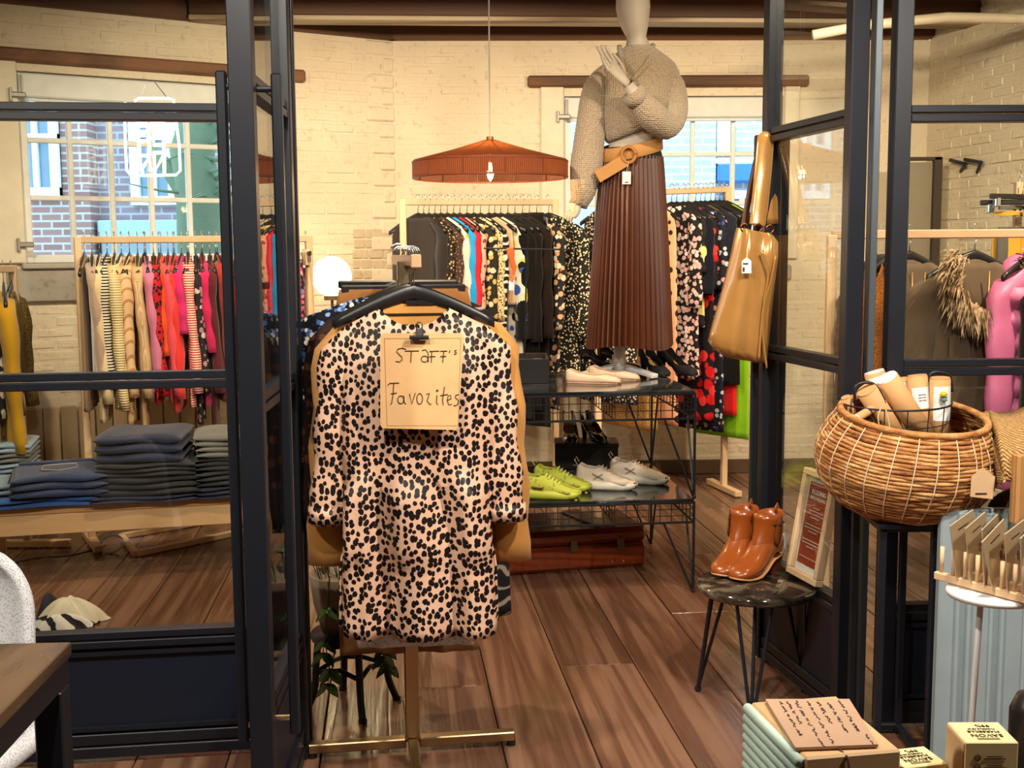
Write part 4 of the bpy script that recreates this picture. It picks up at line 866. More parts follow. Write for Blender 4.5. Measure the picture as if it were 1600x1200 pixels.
# ---- neon sign hanging in the left window
def NS(zx, zy): return P(180 + zx / 6, 110 + zy / 6, 6.12)
ns = thing('neon_sign', NS(350, 985), 'neon sign with mirrored warm letters hung in the left window', 'sign')
NE = emit('neon_warm', (1.0, .86, .62), 3.2); NW = emit('neon_white', (.80, .95, 1.0), 1.8)
for ln in ([(210, 455), (215, 600), (230, 790), (238, 930), (262, 960)], [(220, 470), (232, 490), (285, 490), (302, 470)], [(215, 520), (300, 515), (312, 535), (316, 690)], [(215, 578), (308, 575)], [(228, 665), (300, 660), (318, 680), (322, 790), (310, 800), (250, 798)],
           [(240, 945), (318, 815), (335, 945)], [(455, 455), (452, 600), (460, 790), (460, 970)], [(335, 475), (340, 530), (365, 552), (445, 545)], [(340, 636), (455, 632)], [(360, 702), (458, 698)], [(355, 772), (458, 772)], [(362, 790), (380, 930), (452, 800)]):
    build(MB().tube([NS(*p) for p in ln], .0085, 8), 'neon_tube', NE, ns, True)
build(MB().tube([NS(*p) for p in [(95, 300), (90, 500), (95, 700), (108, 940), (150, 985), (400, 985), (570, 980), (610, 940), (600, 700), (570, 460), (548, 280), (500, 262), (220, 262), (180, 290)]], .007, 8), 'neon_outline', NW, ns, True)
for a, b in (((240, 262), (290, 130)), ((490, 262), (370, 110))): build(MB().tube([NS(*a), NS(*b)], .002, 5), 'hanging_wire', CHROME, ns)
# ---- stacked wire tables
ff = F(1083, 925); fb_ = F(1017, 850); TZ = P(1083, 609, ff.y).z; SZ = P(1083, 779, ff.y).z
vy = (fb_ - ff); dpt = vy.length; vy.normalize(); vx = Vector((vy.y, -vy.x, 0)); TW = .92
TM = Matrix((vx, vy, Vector((0, 0, 1)))).transposed().to_4x4(); TM.translation = ff - vx * TW   # local: x 0..TW, y 0..dpt
def wire_table(zb, zt, ap, label):
    r = thing('wire_table', None, label, 'table', 'stacked wire tables', M=TM @ Matrix.Translation((0, 0, zb))); h = zt - zb
    def lp(mb, nm, m): return build(mb, nm, m, r, False, False)
    t = NT('table_marble_%d' % int(zt * 100)).setp(Roughness=.08); cc = t.co(); nn = t.noise(cc, 3, 8, .65, 1.5); t.l(t.ramp(nn.outputs[0], [(.4, (.012, .014, .016)), (.56, (.05, .055, .06)), (.62, (.16, .17, .18))]), t.b.inputs['Base Color'])
    lp(MB().box((TW / 2, dpt / 2, h - .006), (TW, dpt, .012), None, .003), 'glass_top', t.m)
    mb = MB()
    for z in (h - .016, h - .016 - ap):
        for a, b in (((0, 0), (TW, 0)), ((TW, 0), (TW, dpt)), ((TW, dpt), (0, dpt)), ((0, dpt), (0, 0))): mb.tube([(*a, z), (*b, z)], .005, 6)
    lp(mb, 'rim_rod', BLACK)
    mb = MB()
    for side in range(2):
        y = side * dpt
        for z in (.33, .66): mb.tube([(0, y, h - .016 - ap * z), (TW, y, h - .016 - ap * z)], .002, 5)
        for k in range(1, 19): mb.tube([(TW * k / 19, y, h - .016), (TW * k / 19, y, h - .016 - ap)], .0022, 5)
        x = side * TW
        for z in (.33, .66): mb.tube([(x, 0, h - .016 - ap * z), (x, dpt, h - .016 - ap * z)], .002, 5)
        for k in range(1, 13): mb.tube([(x, dpt * k / 13, h - .016), (x, dpt * k / 13, h - .016 - ap)], .0022, 5)
    x = TW - .34
    for z in (.1, .5, 1): mb.tube([(x, 0, h - .016 - ap * z), (x, dpt, h - .016 - ap * z)], .0025, 5)
    for k in range(1, 13): mb.tube([(x, dpt * k / 13, h - .016), (x, dpt * k / 13, h - .016 - ap)], .0022, 5)
    lp(mb, 'wire_grid', BLACK)
    for cx, sx in ((0, 1), (TW, -1)):
        for cy, sy in ((0, 1), (dpt, -1)):
            mb = MB(); mb.tube([(cx, cy, h - .016), (cx, cy, .002)], .006, 8); mb.tube([(cx + sx * .13, cy, h - .016 - ap), (cx + sx * .004, cy, .006)], .005, 8); mb.tube([(cx, cy + sy * .13, h - .016 - ap), (cx, cy + sy * .004, .006)], .005, 8)
            mb.ball((cx, cy, .006), .009, 8, 6); lp(mb, 'leg', BLACK)
    return r
wire_table(0, SZ, .085, 'lower black wire table with sneakers and pumps on its dark glass top')
wire_table(SZ + .001, TZ, .105, 'upper black wire table carrying the mannequin and ballet flats')
# ---- shoes
def shoe_upper(st, L, m=11):
    rings = []
    ts = [s[0] for s in st]
    for i in range(33):
        t = i / 32; k = max(j for j in range(len(ts)) if ts[j] <= t + 1e-9); k = min(k, len(ts) - 2); q = (t - ts[k]) / (ts[k + 1] - ts[k]); q = q * q * (3 - 2 * q)
        zb, zt, w, g = [st[k][j] + (st[k + 1][j] - st[k][j]) * q for j in (1, 2, 3, 4)]; h = zt - zb
        half = [(g * w * .86, zt), (w * (.62 + .34 * g), zt - (1 - g) * .12 * h - g * .06 * h), (w * .98, zb + h * .55), (w, zb + h * .3), (w * .9, zb + h * .06), (w * .6, zb), (0, zb)]
        rings.append([Vector((t * L, -a, b)) for a, b in half] + [Vector((t * L, a, b)) for a, b in half[-2::-1]])
    return MB().grid(rings, False)
def insole(st, L, lo, hi, dz):
    rings = []
    for i in range(13):
        t = lo + (hi - lo) * i / 12; ts = [s[0] for s in st]; k = min(max(j for j in range(len(ts)) if ts[j] <= t + 1e-9), len(ts) - 2); q = (t - ts[k]) / (ts[k + 1] - ts[k])
        zb, zt, w = [st[k][j] + (st[k + 1][j] - st[k][j]) * q for j in (1, 2, 3)]
        rings.append([Vector((t * L, w * .86 * s, zb + dz)) for s in (-1, -.5, 0, .5, 1)])
    return MB().grid(rings, False)
PUMP = [(0, .078, .135, .020, .7), (.06, .078, .142, .029, .95), (.2, .072, .125, .032, 1), (.42, .038, .085, .034, 1), (.58, .012, .056, .038, 1), (.66, .005, .05, .040, .75), (.72, .003, .05, .041, .25), (.78, .002, .049, .040, 0), (.9, .002, .040, .034, 0), (.97, .003, .028, .022, 0), (1, .006, .014, .006, 0)]
FLAT = [(0, .006, .058, .018, .7), (.06, .004, .062, .028, .95), (.25, .004, .046, .032, 1), (.5, .004, .038, .036, 1), (.64, .004, .040, .040, .9), (.70, .004, .044, .041, .3), (.76, .004, .042, .041, 0), (.9, .004, .034, .034, 0), (.97, .005, .024, .022, 0), (1, .006, .012, .006, 0)]
SNK = [(0, .03, .095, .024, .6), (.05, .028, .112, .034, .9), (.16, .026, .098, .036, 1), (.30, .026, .094, .038, .95), (.36, .026, .102, .038, .6), (.42, .025, .100, .039, .25), (.5, .024, .088, .041, .1), (.66, .022, .070, .045, 0), (.8, .022, .056, .045, 0), (.92, .025, .046, .036, 0), (.98, .03, .04, .02, 0), (1, .034, .036, .006, 0)]
def shoe(kind, M, label, m, group=None, L=.25, sole=None, ins=None, extra=None):
    st = {'pump': PUMP, 'flat': FLAT, 'sneaker': SNK}[kind]
    r = thing({'pump': 'pump_shoe', 'flat': 'ballet_flat', 'sneaker': 'sneaker'}[kind], None, label, 'shoe', group, M=M)
    lp = lambda mb, nm, mm, sm=True: build(mb, nm, mm, r, sm, False)
    o = lp(shoe_upper(st, L), 'upper', m); mod(o, 'SOLIDIFY', thickness=.0025)
    lp(insole(st, L, .02, .72, .006), 'insole', ins or plain('insole_tan', c_(206, 160, 104), .7))
    if kind == 'pump':
        lp(MB().tube([(.022, 0, .08), (.018, 0, .04), (.02, 0, .001)], [.022, .015, .010], 10), 'heel', m)
    elif kind == 'flat':
        lp(MB().prism([(t * L, w) for t, w in ((0, -.012), (.06, -.026), (.5, -.034), (.75, -.038), (.93, -.026), (1, 0), (.93, .026), (.75, .038), (.5, .034), (.06, .026), (0, .012))], 0, .006), 'sole', sole)
    else:
        rings = []
        for i in range(25):
            t = i / 24; w = .036 + .012 * math.sin(PI * min(1, t * 1.1)) if t < .85 else .046 * math.sqrt(max(0, 1 - ((t - .85) / .155) ** 2)) + .001
            if t < .06: w *= .6 + 6 * t
            zt = .046 - .014 * t + .012 * max(0, .15 - t) / .15; zb = .018 * max(0, (t - .78) / .22) ** 1.5 + .012 * max(0, (.1 - t) / .1)
            rings.append([Vector((t * L * 1.06 - .010, w * s, z)) for s, z in ((-.8, zb), (-1, zb + .012), (-.96, zt), (0, zt - .006), (.96, zt), (1, zb + .012), (.8, zb), (0, zb))])
        lp(MB().grid(rings, True, True, True), 'sole', sole)
        mb = MB()
        for k in range(5): x = L * (.42 + .055 * k); z = .104 - .0085 * k; mb.tube([(x, -.024, z - .008), (x + .006, 0, z + .002), (x, .024, z - .008)], .003, 6)
        lp(mb, 'lace', extra or sole)
        lp(MB().tube([(0, 0, .105), (-.012, 0, .125), (-.004, 0, .14), (.008, 0, .118)], .002, 6), 'pull_loop', extra or sole)
    return r
def put(px, py, z, yaw): p = PZ(px, py, z); return Matrix.Translation(p) @ Matrix.Rotation(math.radians(yaw), 4, 'Z')
NUDE = plain('nude_leather', c_(224, 192, 166), .5); SUEB = plain('black_suede', (.010, .009, .011), .85); PATB = plain('black_patent', (.010, .010, .012), .12, 0, 0, 1, .6)
shoe('flat', put(885, 598, TZ, -14), 'nude ballet flat nearest the front edge of the upper wire table', NUDE, 'ballet flats', .245, plain('flat_sole', c_(190, 150, 120), .6), plain('insole_cream', c_(226, 206, 186), .7))
shoe('flat', put(921, 592, TZ, -20), 'nude ballet flat lying further back, against the mannequin base', NUDE, 'ballet flats', .235, plain('flat_sole', c_(190, 150, 120), .6), plain('insole_cream', c_(226, 206, 186), .7))
shoe('pump', put(1003, 583, TZ, -66), 'black suede pump left of its pair on the upper wire table', SUEB, 'suede pumps', .225)
shoe('pump', put(1030, 583, TZ, -48), 'black suede pump at the right corner of the upper table', SUEB, 'suede pumps', .225)
for k, (px, py, yw) in enumerate(((905, 585, 12), (934, 583, 5))):
    shoe('pump', put(px, py, TZ, yw), ('black strappy sandal behind the ballet flats, left one', 'black strappy sandal behind the mannequin pole, right one')[k], PATB, 'black sandals', .22)
# shoe box with pumps
bx0 = P(872, 732, 5.28); sb = thing('shoe_box', PZ(920, 735, SZ), 'black shoe box under the patent pumps on the lower wire table', 'box')
BW = .30; BM = Matrix.Translation(PZ(868, 734, SZ)) @ Matrix.Rotation(math.radians(-1), 4, 'Z')
zh = P(868, 693, BM.translation.y).z - SZ
build(MB().box((BW / 2, .09, zh / 2 - .004), (BW, .18, zh - .008), BM, .003), 'box_body', plain('box_black', (.014, .013, .014), .45), sb); build(MB().box((BW / 2, .09, zh - .011), (BW + .006, .186, .022), BM, .003), 'lid', plain('box_black', (.014, .013, .014), .45), sb)
build(MB().box((-.002, .06, zh * .5), (.003, .07, zh * .55), BM), 'side_label', PAPERW, sb)
text('www.', .014, BM @ Matrix.Translation((.10, -.002, zh * .18)) @ Matrix.Rotation(PI / 2, 4, 'X'), PAPERW, sb)
ZB = SZ + zh
shoe('pump', Matrix.Translation((P(893, 690, 5.3).x, BM.translation.y + .15, ZB)) @ Matrix.Rotation(math.radians(-86), 4, 'Z'), 'black patent pump standing left on the black shoe box', PATB, 'patent pumps', .21)
shoe('pump', Matrix.Translation((P(918, 690, 5.3).x, BM.translation.y + .15, ZB)) @ Matrix.Rotation(math.radians(-62), 4, 'Z'), 'black patent pump standing right on the black shoe box', PATB, 'patent pumps', .21)
SNM = plain('sneaker_mesh', c_(226, 210, 190), .75, 0, .3, 300); SNS = plain('sneaker_sole', c_(226, 222, 206), .5); PINK = plain('pink_lining', c_(226, 96, 110), .8)
for k, (px, py, yw) in enumerate(((902, 762, -14), (955, 752, -20))):
    s = shoe('sneaker', put(px, py, SZ, yw), ('white chunky sneaker with pink lining, left of the pair', 'white chunky sneaker with pink lining, right of the pair')[k], SNM, 'white sneakers', .262, SNS, PINK, plain('lace_beige', c_(214, 184, 150), .8))
    build(MB().bar((.075, -.041, .075), (.125, -.043, .05), .008, .002), 'side_mark', plain('mark_grey', c_(150, 146, 140), .5), s, False, False); build(MB().bar((.08, -.043, .05), (.12, -.042, .075), .008, .002), 'side_mark', plain('mark_grey', c_(150, 146, 140), .5), s, False, False)
    build(MB().box((.255, 0, .022), (.02, .05, .03), None, .008), 'toe_guard', BLACKP, s, False, False)
YEL = spots('neon_yellow', c_(196, 200, 70), c_(140, 150, 70), 60, .25, c_(170, 180, 80))
for k, (px, py, yw) in enumerate(((815, 777, -10), (836, 764, -16))):
    s = shoe('sneaker', put(px, py, SZ, yw), ('neon yellow football boot nearest the jacket sleeve', 'neon yellow football boot behind its pair')[k], YEL, 'yellow football boots', .25, plain('yellow_sole', c_(190, 196, 70), .5), plain('yellow_in', c_(190, 200, 60), .8), plain('lace_yellow', c_(222, 228, 110), .8))
    mb = MB()
    for x in (.03, .06, .16, .2, .235):
        for y in (-.025, .025): mb.tube([(x, y, .004), (x, y, -.006)], [.007, .005], 8)
    build(mb, 'stud', plain('stud', c_(206, 210, 120), .4), s, False, False); build(MB().bar((.05, -.042, .055), (.10, -.046, .05), .016, .002), 'side_mark', plain('mark_maroon', c_(110, 30, 44), .5), s, False, False)
# ---- suitcase
sc_ = F(1012, 885); s0 = F(832, 898); sx_ = (sc_ - s0); sl_ = sx_.length; sx_.normalize(); sy_ = Vector((-sx_.y, sx_.x, 0)); s0 = s0 - sx_ * .12; sl_ += .12
SM = Matrix((sx_, sy_, Vector((0, 0, 1)))).transposed().to_4x4(); SM.translation = s0
su = thing('suitcase', None, 'brown leather suitcase lying on the floor under the wire table', 'suitcase', M=SM)
LEA = plain('suitcase_leather', c_(128, 54, 22), .28, 0, .25, 30, .5); sh = P(920, 835, s0.y).z; sd = .40
lp = lambda mb, nm, m, sm=False: build(mb, nm, m, su, sm, False)
lp(MB().box((sl_ / 2, sd / 2, sh * .31), (sl_, sd, sh * .60), None, .018), 'case_bottom', LEA); lp(MB().box((sl_ / 2, sd / 2, sh * .81), (sl_ + .004, sd + .004, sh * .37), None, .022), 'case_lid', LEA)
for fx_ in (.47, .80): k = lp(MB().box((sl_ * fx_, -.004, sh * .62), (.034, .01, .06), None, .003), 'latch', plain('latch_bronze', c_(120, 100, 66), .4, .8)); 
lp(MB().bar((sl_ * .72, .02, sh + .004), (sl_ * .60, sd - .02, sh + .004), .09, .012, .004), 'handle_strap', plain('strap_leather', c_(140, 84, 54), .3))
for fx_ in (.22, .74, .82, .03): lp(MB().ball((sl_ * fx_, -.002, sh * .18), .007, 8, 6), 'stud', plain('stud_brass', c_(196, 150, 90), .25, .9))
# ---- black tray on the table with small things, accessory stand, orange scarf
tp = PZ(792, 600, TZ); tr_ = thing('jewellery_tray', tp, 'open black box with small goods on the left of the upper table', 'box')
tw, tdp, thh = 66 * tp.y / FPX, .30, .11
for b in (((tw / 2, .005, thh / 2), (tw, .01, thh)), ((tw / 2, tdp, thh / 2), (tw, .01, thh)), ((.005, tdp / 2, thh / 2), (.01, tdp - .01, thh)), ((tw - .005, tdp / 2, thh / 2), (.01, tdp - .01, thh)), ((tw / 2, tdp / 2, .005), (tw - .02, tdp - .01, .01))):
    build(MB().box(tp + Vector(b[0]), b[1], None, .002), 'side' if b[1][2] > .02 else 'bottom', BLACKP, tr_)
for k, (x, y, c, lb) in enumerate(((.05, .1, c_(206, 206, 216), 'pale grey folded pouch inside the black box'), (.14, .15, c_(226, 160, 130), 'peach folded pouch inside the black box'))):
    tag(build(MB().box(tp + Vector((x, y, .055)), (.08, .1, .08), None, .02), 'folded_pouch', plain('pouch_%d' % k, c, .8)), lb, 'pouch')
YS = tp.y + .12; st_ = thing('accessory_stand', P(820, 590, YS), 'thin black T-shaped accessory stand on the upper wire table', 'stand')
build(MB().tube([P(756, 388, YS), P(888, 390, YS)], .004, 6), 'cross_bar', BLACK, st_); q0 = P(819, 590, YS); q0.z = TZ; build(MB().tube([P(823, 389, YS), q0], .004, 6), 'upright', BLACK, st_); build(MB().box(q0 + Vector((0, 0, .006)), (.12, .1, .012), None, .003), 'foot', BLACK, st_)
sf = thing('bead_strap', P(799, 430, YS), 'orange strap with a white price tag hanging on the black stand', 'strap'); ORA = fabric('strap_orange', c_(206, 104, 60), 200, .5)
build(MB().tube(smooth_path([P(797, 387, YS - .006), P(799, 403, YS - .008), P(803, 420, YS - .008), P(799, 433, YS - .008)]), [.017] * 5 + [.013] * 5 + [.009] * 6, 10, True, .4), 'strap', ORA, sf, True); build(MB().tube([P(799, 430, YS - .008), P(796, 436, YS - .01), P(800, 440, YS - .01), P(803, 435, YS - .01), P(799, 430, YS - .01)], .004, 6), 'knot', ORA, sf, True); build(MB().box(P(799, 446, YS - .01), (.022, .002, .045), None, .001), 'price_tag', PAPERW, sf)
# ---- mannequin with sweater, belt and skirt
YM = 5.32
mn = thing('mannequin', PZ(967, 588, TZ), 'pale egg-head mannequin raising one hand, standing on the wire table', 'mannequin')
SKIN = plain('mannequin_putty', c_(196, 186, 170), .55)
rows = [(-34, 986, 992, .02), (-31, 976, 1002, .09), (-22, 968, 1010, .15), (-6, 963.5, 1014, .18), (12, 963, 1015, .19), (28, 966, 1013.5, .185), (42, 971, 1012, .165), (52, 976, 1010, .14), (58, 980, 1009, .115), (66, 979, 1013, .115), (80, 977, 1017, .12), (95, 970, 1026, .14), (110, 950, 1046, .17), (150, 950, 1040, .19), (200, 958, 1022, .18), (225, 952, 1024, .19), (260, 946, 1030, .21)]
build(loft_px(rows, YM, 32), 'body', SKIN, mn, True)
sp = YM / FPX
def hand(root, wrist, palm, tips, thumb, knuck, r=.0075):
    w_, p_ = Vector(wrist), Vector(palm)
    kn = [Vector(k) for k in knuck]; mid = sum(kn, Vector()) / len(kn)
    mb = MB(); ax = (mid - w_).normalized(); sd = (kn[0] - kn[-1]).normalized(); nr = ax.cross(sd).normalized(); rings = []
    for t, wd, th in ((0, .020, .018), (.25, .024, .017), (.6, .034, .015), (1.0, .038, .013), (1.08, .034, .009)):
        c = w_.lerp(mid, t); rings.append([c + sd * wd * math.cos(2 * PI * k / 12) + nr * th * math.sin(2 * PI * k / 12) for k in range(12)])
    mb.grid(rings, True, True, True); h = build(mb, 'hand', SKIN, root, True)
    for k, t in zip(kn, tips):
        t = Vector(t); bend = (k + t) / 2 + nr * .004
        build(MB().tube(smooth_path([k - (t - k) * .12, bend, t], 4), [r * 1.12] * 3 + [r] * 3 + [r * .85] * 2 + [r * .6], 8), 'finger', SKIN, h, True)
    build(MB().tube(smooth_path([Vector(q) for q in thumb], 4), [r * 1.5] * 4 + [r * 1.15] * 4 + [r * .75], 8), 'thumb', SKIN, h, True)
H = lambda x, y, d=0.0: P(x, y, YM - .24 + d)
build(MB().tube([H(1006, 165, .03), H(993, 148, .01), H(982, 133)], [.036, .031, .024], 12), 'forearm', SKIN, mn, True)
hand(mn, H(981, 132), H(966, 112), [H(933, 72), H(939, 69.5, .012), H(946, 70, .024), H(940, 88, -.012)], [H(976, 122, .02), H(970, 100, .05), H(957, 84, .045)], [H(953, 104), H(957, 100, .01), H(961, 96, .02), H(951, 109, -.01)])
G = lambda x, y, d=0.0: P(x, y, YM - .06 + d)
hand(mn, G(903, 312), G(898, 326), [G(884, 343), G(887, 346, -.012), G(892, 346, -.02), G(884, 337, .012)], [G(904, 322, -.02), G(902, 334, -.03), G(896, 340, -.03)], [G(893, 330), G(895, 332, -.01), G(898, 332, -.02), G(891, 327, .01)])
build(MB().tube([PZ(967, 590, TZ), P(969, 520, YM)], .026, 16), 'support_pole', WHITEM, mn, True); 
bp = PZ(967, 588, TZ)
for a in (200, 320, 80): e = Vector((math.cos(math.radians(a)), math.sin(math.radians(a)), 0)); build(MB().bar(bp + Vector((0, 0, .055)), bp + e * .2 + Vector((0, 0, .012)), .05, .02, .004), 'base_leg', WHITEM, mn)
build(MB().tube([bp + Vector((0, 0, .04)), bp + Vector((0, 0, .10))], [.036, .032], 16), 'base_collar', WHITEM, mn)
# sweater
def knit(name, c, sx=220):
    t = NT(name).setp(Roughness=.95, Sheen_Weight=.4); t.b.inputs['Specular IOR Level'].default_value = .1; co = t.co(); v = t.n('ShaderNodeTexVoronoi'); v.inputs['Scale'].default_value = sx; v.inputs['Randomness'].default_value = .35; t.l(co, v.inputs[0])
    t.l(t.ramp(v.outputs[0], [(0, tuple(x * 1.1 for x in c)), (.75, tuple(x * .6 for x in c))]), t.b.inputs['Base Color']); iv = t.n('ShaderNodeMath', operation='SUBTRACT'); iv.inputs[0].default_value = 1; t.l(v.outputs[0], iv.inputs[1]); t.bump(iv.outputs[0], .8, .01); return t.m
KN = knit('sweater_knit', c_(204, 184, 158), 120); swt = thing('knit_sweater', P(985, 210, YM), 'cropped oatmeal knit sweater with shawl collar worn by the mannequin', 'sweater')
rows = [(74, 975, 1020, .15), (80, 968, 1029, .17), (88, 957, 1040, .19), (98, 946, 1052, .215), (112, 938, 1060, .24), (130, 936, 1060, .26), (155, 936, 1056, .275), (180, 939, 1047, .285), (198, 943, 1036, .275), (208, 947, 1024, .25), (212, 951, 1016, .225)]
o = build(loft_px(rows, YM, 40), 'body', KN, swt, True)
o.data.vertices.foreach_set('co', [c for v in o.data.vertices for c in (v.co.x, v.co.y, v.co.z + (.05 * (v.co.x + .0) / .15 if v.co.z < .16 else .05 * (v.co.x / .15) * max(0, 1 - (v.co.z - .16) / .1)))])
ls = smooth_path([P(953, 108, YM), P(932, 140, YM - .02), P(923, 200, YM - .03), P(916, 262, YM - .04), P(911, 298, YM - .05), P(906, 318, YM - .055)])
build(MB().tube(ls, [v * sp for v in lerp_list([12, 21, 23, 25, 20, 12.5])], 18), 'sleeve', KN, swt, True); build(MB().tube([P(909, 305, YM - .05), P(903, 321, YM - .055)], [14.5 * sp, 15 * sp], 18), 'cuff', KN, swt, True)
rs = smooth_path([P(1034, 108, YM), P(1051, 135, YM - .02), P(1054, 175, YM - .06), P(1040, 195, YM - .13), P(1018, 180, YM - .20), P(1000, 158, YM - .225), P(992, 147, YM - .235)])
build(MB().tube(rs, [v * sp for v in lerp_list([12, 19, 20, 22, 22, 17, 14])], 18), 'sleeve', KN, swt, True); build(MB().tube([P(999, 159, YM - .225), P(988, 143, YM - .24)], [17 * sp, 18 * sp], 18), 'cuff', KN, swt, True)
cp = [P(968, 72, YM + .02), P(970, 90, YM - .10), P(975, 112, YM - .125), P(985, 124, YM - .135)]; build(MB().tube(smooth_path(cp), .012, 8, True, .6), 'collar', KN, swt, True)
cp = [P(1020, 70, YM + .02), P(1016, 88, YM - .10), P(1004, 106, YM - .125), P(986, 125, YM - .135)]; build(MB().tube(smooth_path(cp), .012, 8, True, .6), 'collar', KN, swt, True)
# pleated skirt
PLT = NT('pleated_leather').setp(Roughness=.42); co = PLT.co(); nn = PLT.noise(co, 5, 3); PLT.l(PLT.mix(nn.outputs[0], c_(62, 31, 18), c_(92, 49, 30)), PLT.b.inputs['Base Color'])
skt = thing('pleated_skirt', P(985, 545, YM), 'long pleated brown faux leather skirt worn by the mannequin', 'skirt'); rings = []; n = 220; NP = 44
for i in range(25):
    t = i / 24; y = 246 + (540 - 246) * t; xl = 941 - 23 * t ** .8; xr = 1035 + 14 * t ** .8; c = P((xl + xr) / 2, y, YM); rx = (xr - xl) / 2 * sp; ry = .12 + .075 * t; am = .004 + .0085 * t
    ring = []
    for k in range(n):
        a = 2 * PI * k / n; f = (k * NP / n) % 1; tri = (f / .72 if f < .72 else (1 - f) / .28) - .5; q = 1 + am * 2 * tri / rx * (1 + .2 * math.sin(a * 5)); ring.append(c + Vector((rx * q * math.cos(a), ry * q * math.sin(a), .012 * math.sin(a * 3 + 1) * t)))
    rings.append(ring)
build(MB().grid(rings), 'pleats', PLT.m, skt)
wb = loft_px([(232, 944, 1031, .225), (240, 942, 1033, .235), (250, 940, 1035, .245)], YM, 40); build(wb, 'waistband', spots('waist_black', (.012, .012, .014), (.12, .12, .13), 150, .2), skt, True)
blt = thing('wide_belt', P(980, 240, YM), 'wide tan suede belt with round buckle around the mannequin waist', 'belt'); TANB = plain('belt_suede', c_(190, 138, 80), .8, 0, .3, 200)
rings = []
for dz, q in ((-.030, 1.04), (-.028, 1.06), (.028, 1.04), (.030, 1.02)):
    rings.append([P(987, 232, YM) + Vector((.132 * q * math.cos(2 * PI * k / 40), .118 * q * math.sin(2 * PI * k / 40), dz + .028 * math.cos(2 * PI * k / 40) + .022 * math.sin(2 * PI * k / 40))) for k in range(40)])
o = build(MB().grid(rings), 'strap', TANB, blt, True); mod(o, 'SOLIDIFY', thickness=.004)
bc = P(982, 242, YM - .135); build(MB().tube([bc + Vector((.030 * math.cos(2 * PI * k / 24), 0, .034 * math.sin(2 * PI * k / 24))) for k in range(25)], .0085, 8), 'buckle', plain('buckle_horn', c_(170, 112, 56), .5), blt, True)
o = build(MB().bar(P(978, 250, YM - .138), P(933, 277, YM - .13), .055, .006, .002, up=(0, 1, 0)), 'belt_end', TANB, blt); 
tg = thing('price_tag', P(979, 287, YM - .15), 'white price tag hanging from the belt buckle', 'tag'); build(MB().box(P(979, 278, YM - .148), (.038, .002, .055), None, .001), 'card', PAPERW, tg); build(MB().tube([P(979, 268, YM - .148), bc + Vector((0, -.008, -.03))], .0008, 5), 'string', PAPERW, tg); build(MB().box(P(979, 285, YM - .150), (.016, .001, .004)), 'print', INK, tg)
# ================================================================== LEFT SIDE: BENCH, JEANS, CHAIR, TABLE, PLANT
PINE = wood('bench_pine', (.50, .27, .11), (.66, .40, .19), 2.2, (.12, 1, 1), .45, 3, .08)
b0 = PZ(-60, 800, .34); b1 = PZ(420, 774, .34); bx_ = (b1 - b0); bl_ = bx_.length + .12; bx_.normalize(); by_ = Vector((-bx_.y, bx_.x, 0))
BMx = Matrix((bx_, by_, Vector((0, 0, 1)))).transposed().to_4x4(); BMx.translation = Vector((b0.x, b0.y, 0))
bn = thing('low_bench', None, 'low pine display bench with thick apron carrying folded jeans', 'bench', M=BMx); lp = lambda mb, nm, m, sm=False: build(mb, nm, m, bn, sm, False)
for k in range(3): lp(MB().box((bl_ / 2, .085 + k * .17, .325), (bl_, .166, .034), None, .004), 'plank', PINE)
lp(MB().box((bl_ / 2, .015, .262), (bl_ - .02, .03, .09), None, .003), 'apron', PINE); lp(MB().box((bl_ / 2, .48, .262), (bl_ - .02, .03, .09), None, .003), 'apron', PINE)
for x in (.06, bl_ - .06):
    for y in (.05, .46): lp(MB().box((x, y, .13), (.05, .05, .26), None, .003), 'leg', PINE)
ZBN = .342
def denim(name, c):
    t = NT(name).setp(Roughness=.85, Sheen_Weight=.2); co = t.co(); n1 = t.noise(co, 6, 4); n2 = t.noise(co, 260, 2); t.l(t.mix(n1.outputs[0], tuple(x * .6 for x in c), tuple(min(1, x * 1.6) for x in c)), t.b.inputs['Base Color']); t.bump(n2.outputs[0], .4, .003); return t.m
def folded(M, w, d, h, m, label, group, pocket=False, seed=0):
    """a pair of folded jeans: soft slab of three cloth layers rounded at the front fold"""
    rn = random.Random(seed); r = thing('folded_jeans', None, label, 'jeans', group, M=M); k3 = 3 if h > .05 else 2
    for j in range(k3):
        rings = []; hh = h / k3; z0 = j * hh
        for i in range(15):
            t = i / 14; x = -w / 2 + w * t; e = min(t, 1 - t); rd = math.sqrt(max(0.02, min(1, e * 9))); ring = []
            for q in range(16):
                a = 2 * PI * q / 16; ca, sa = math.cos(a), math.sin(a)
                y = d / 2 * math.copysign(abs(ca) ** .35, ca) + .008 * math.sin(t * 9 + j + seed); z = z0 + hh / 2 + hh / 2 * 1.05 * rd * math.copysign(abs(sa) ** .5, sa) + .004 * math.sin(t * 7 + seed + q * .4)
                ring.append((x + .006 * math.sin(q + seed), y, max(.0005, z)))
            rings.append(ring)
        build(MB().grid(rings, True, True, True), 'fold', m, r, True, False)
    if pocket:
        pts = [(-.07, -.06), (.07, -.075), (.075, .04), (0, .09), (-.075, .05), (-.07, -.06)]
        build(MB().tube([(x, -y, h + .007) for x, y in pts], .0014, 5), 'pocket_stitching', plain('stitch', c_(206, 176, 140), .8), r, False, False)
        build(MB().prism([(x, -y) for x, y in pts[:-1]], h, h + .006), 'pocket', m, r, False, False); build(MB().box((0, d / 2 - .02, h + .004), (w * .9, .035, .012), None, .004), 'waistband', m, r, False, False)
    return r
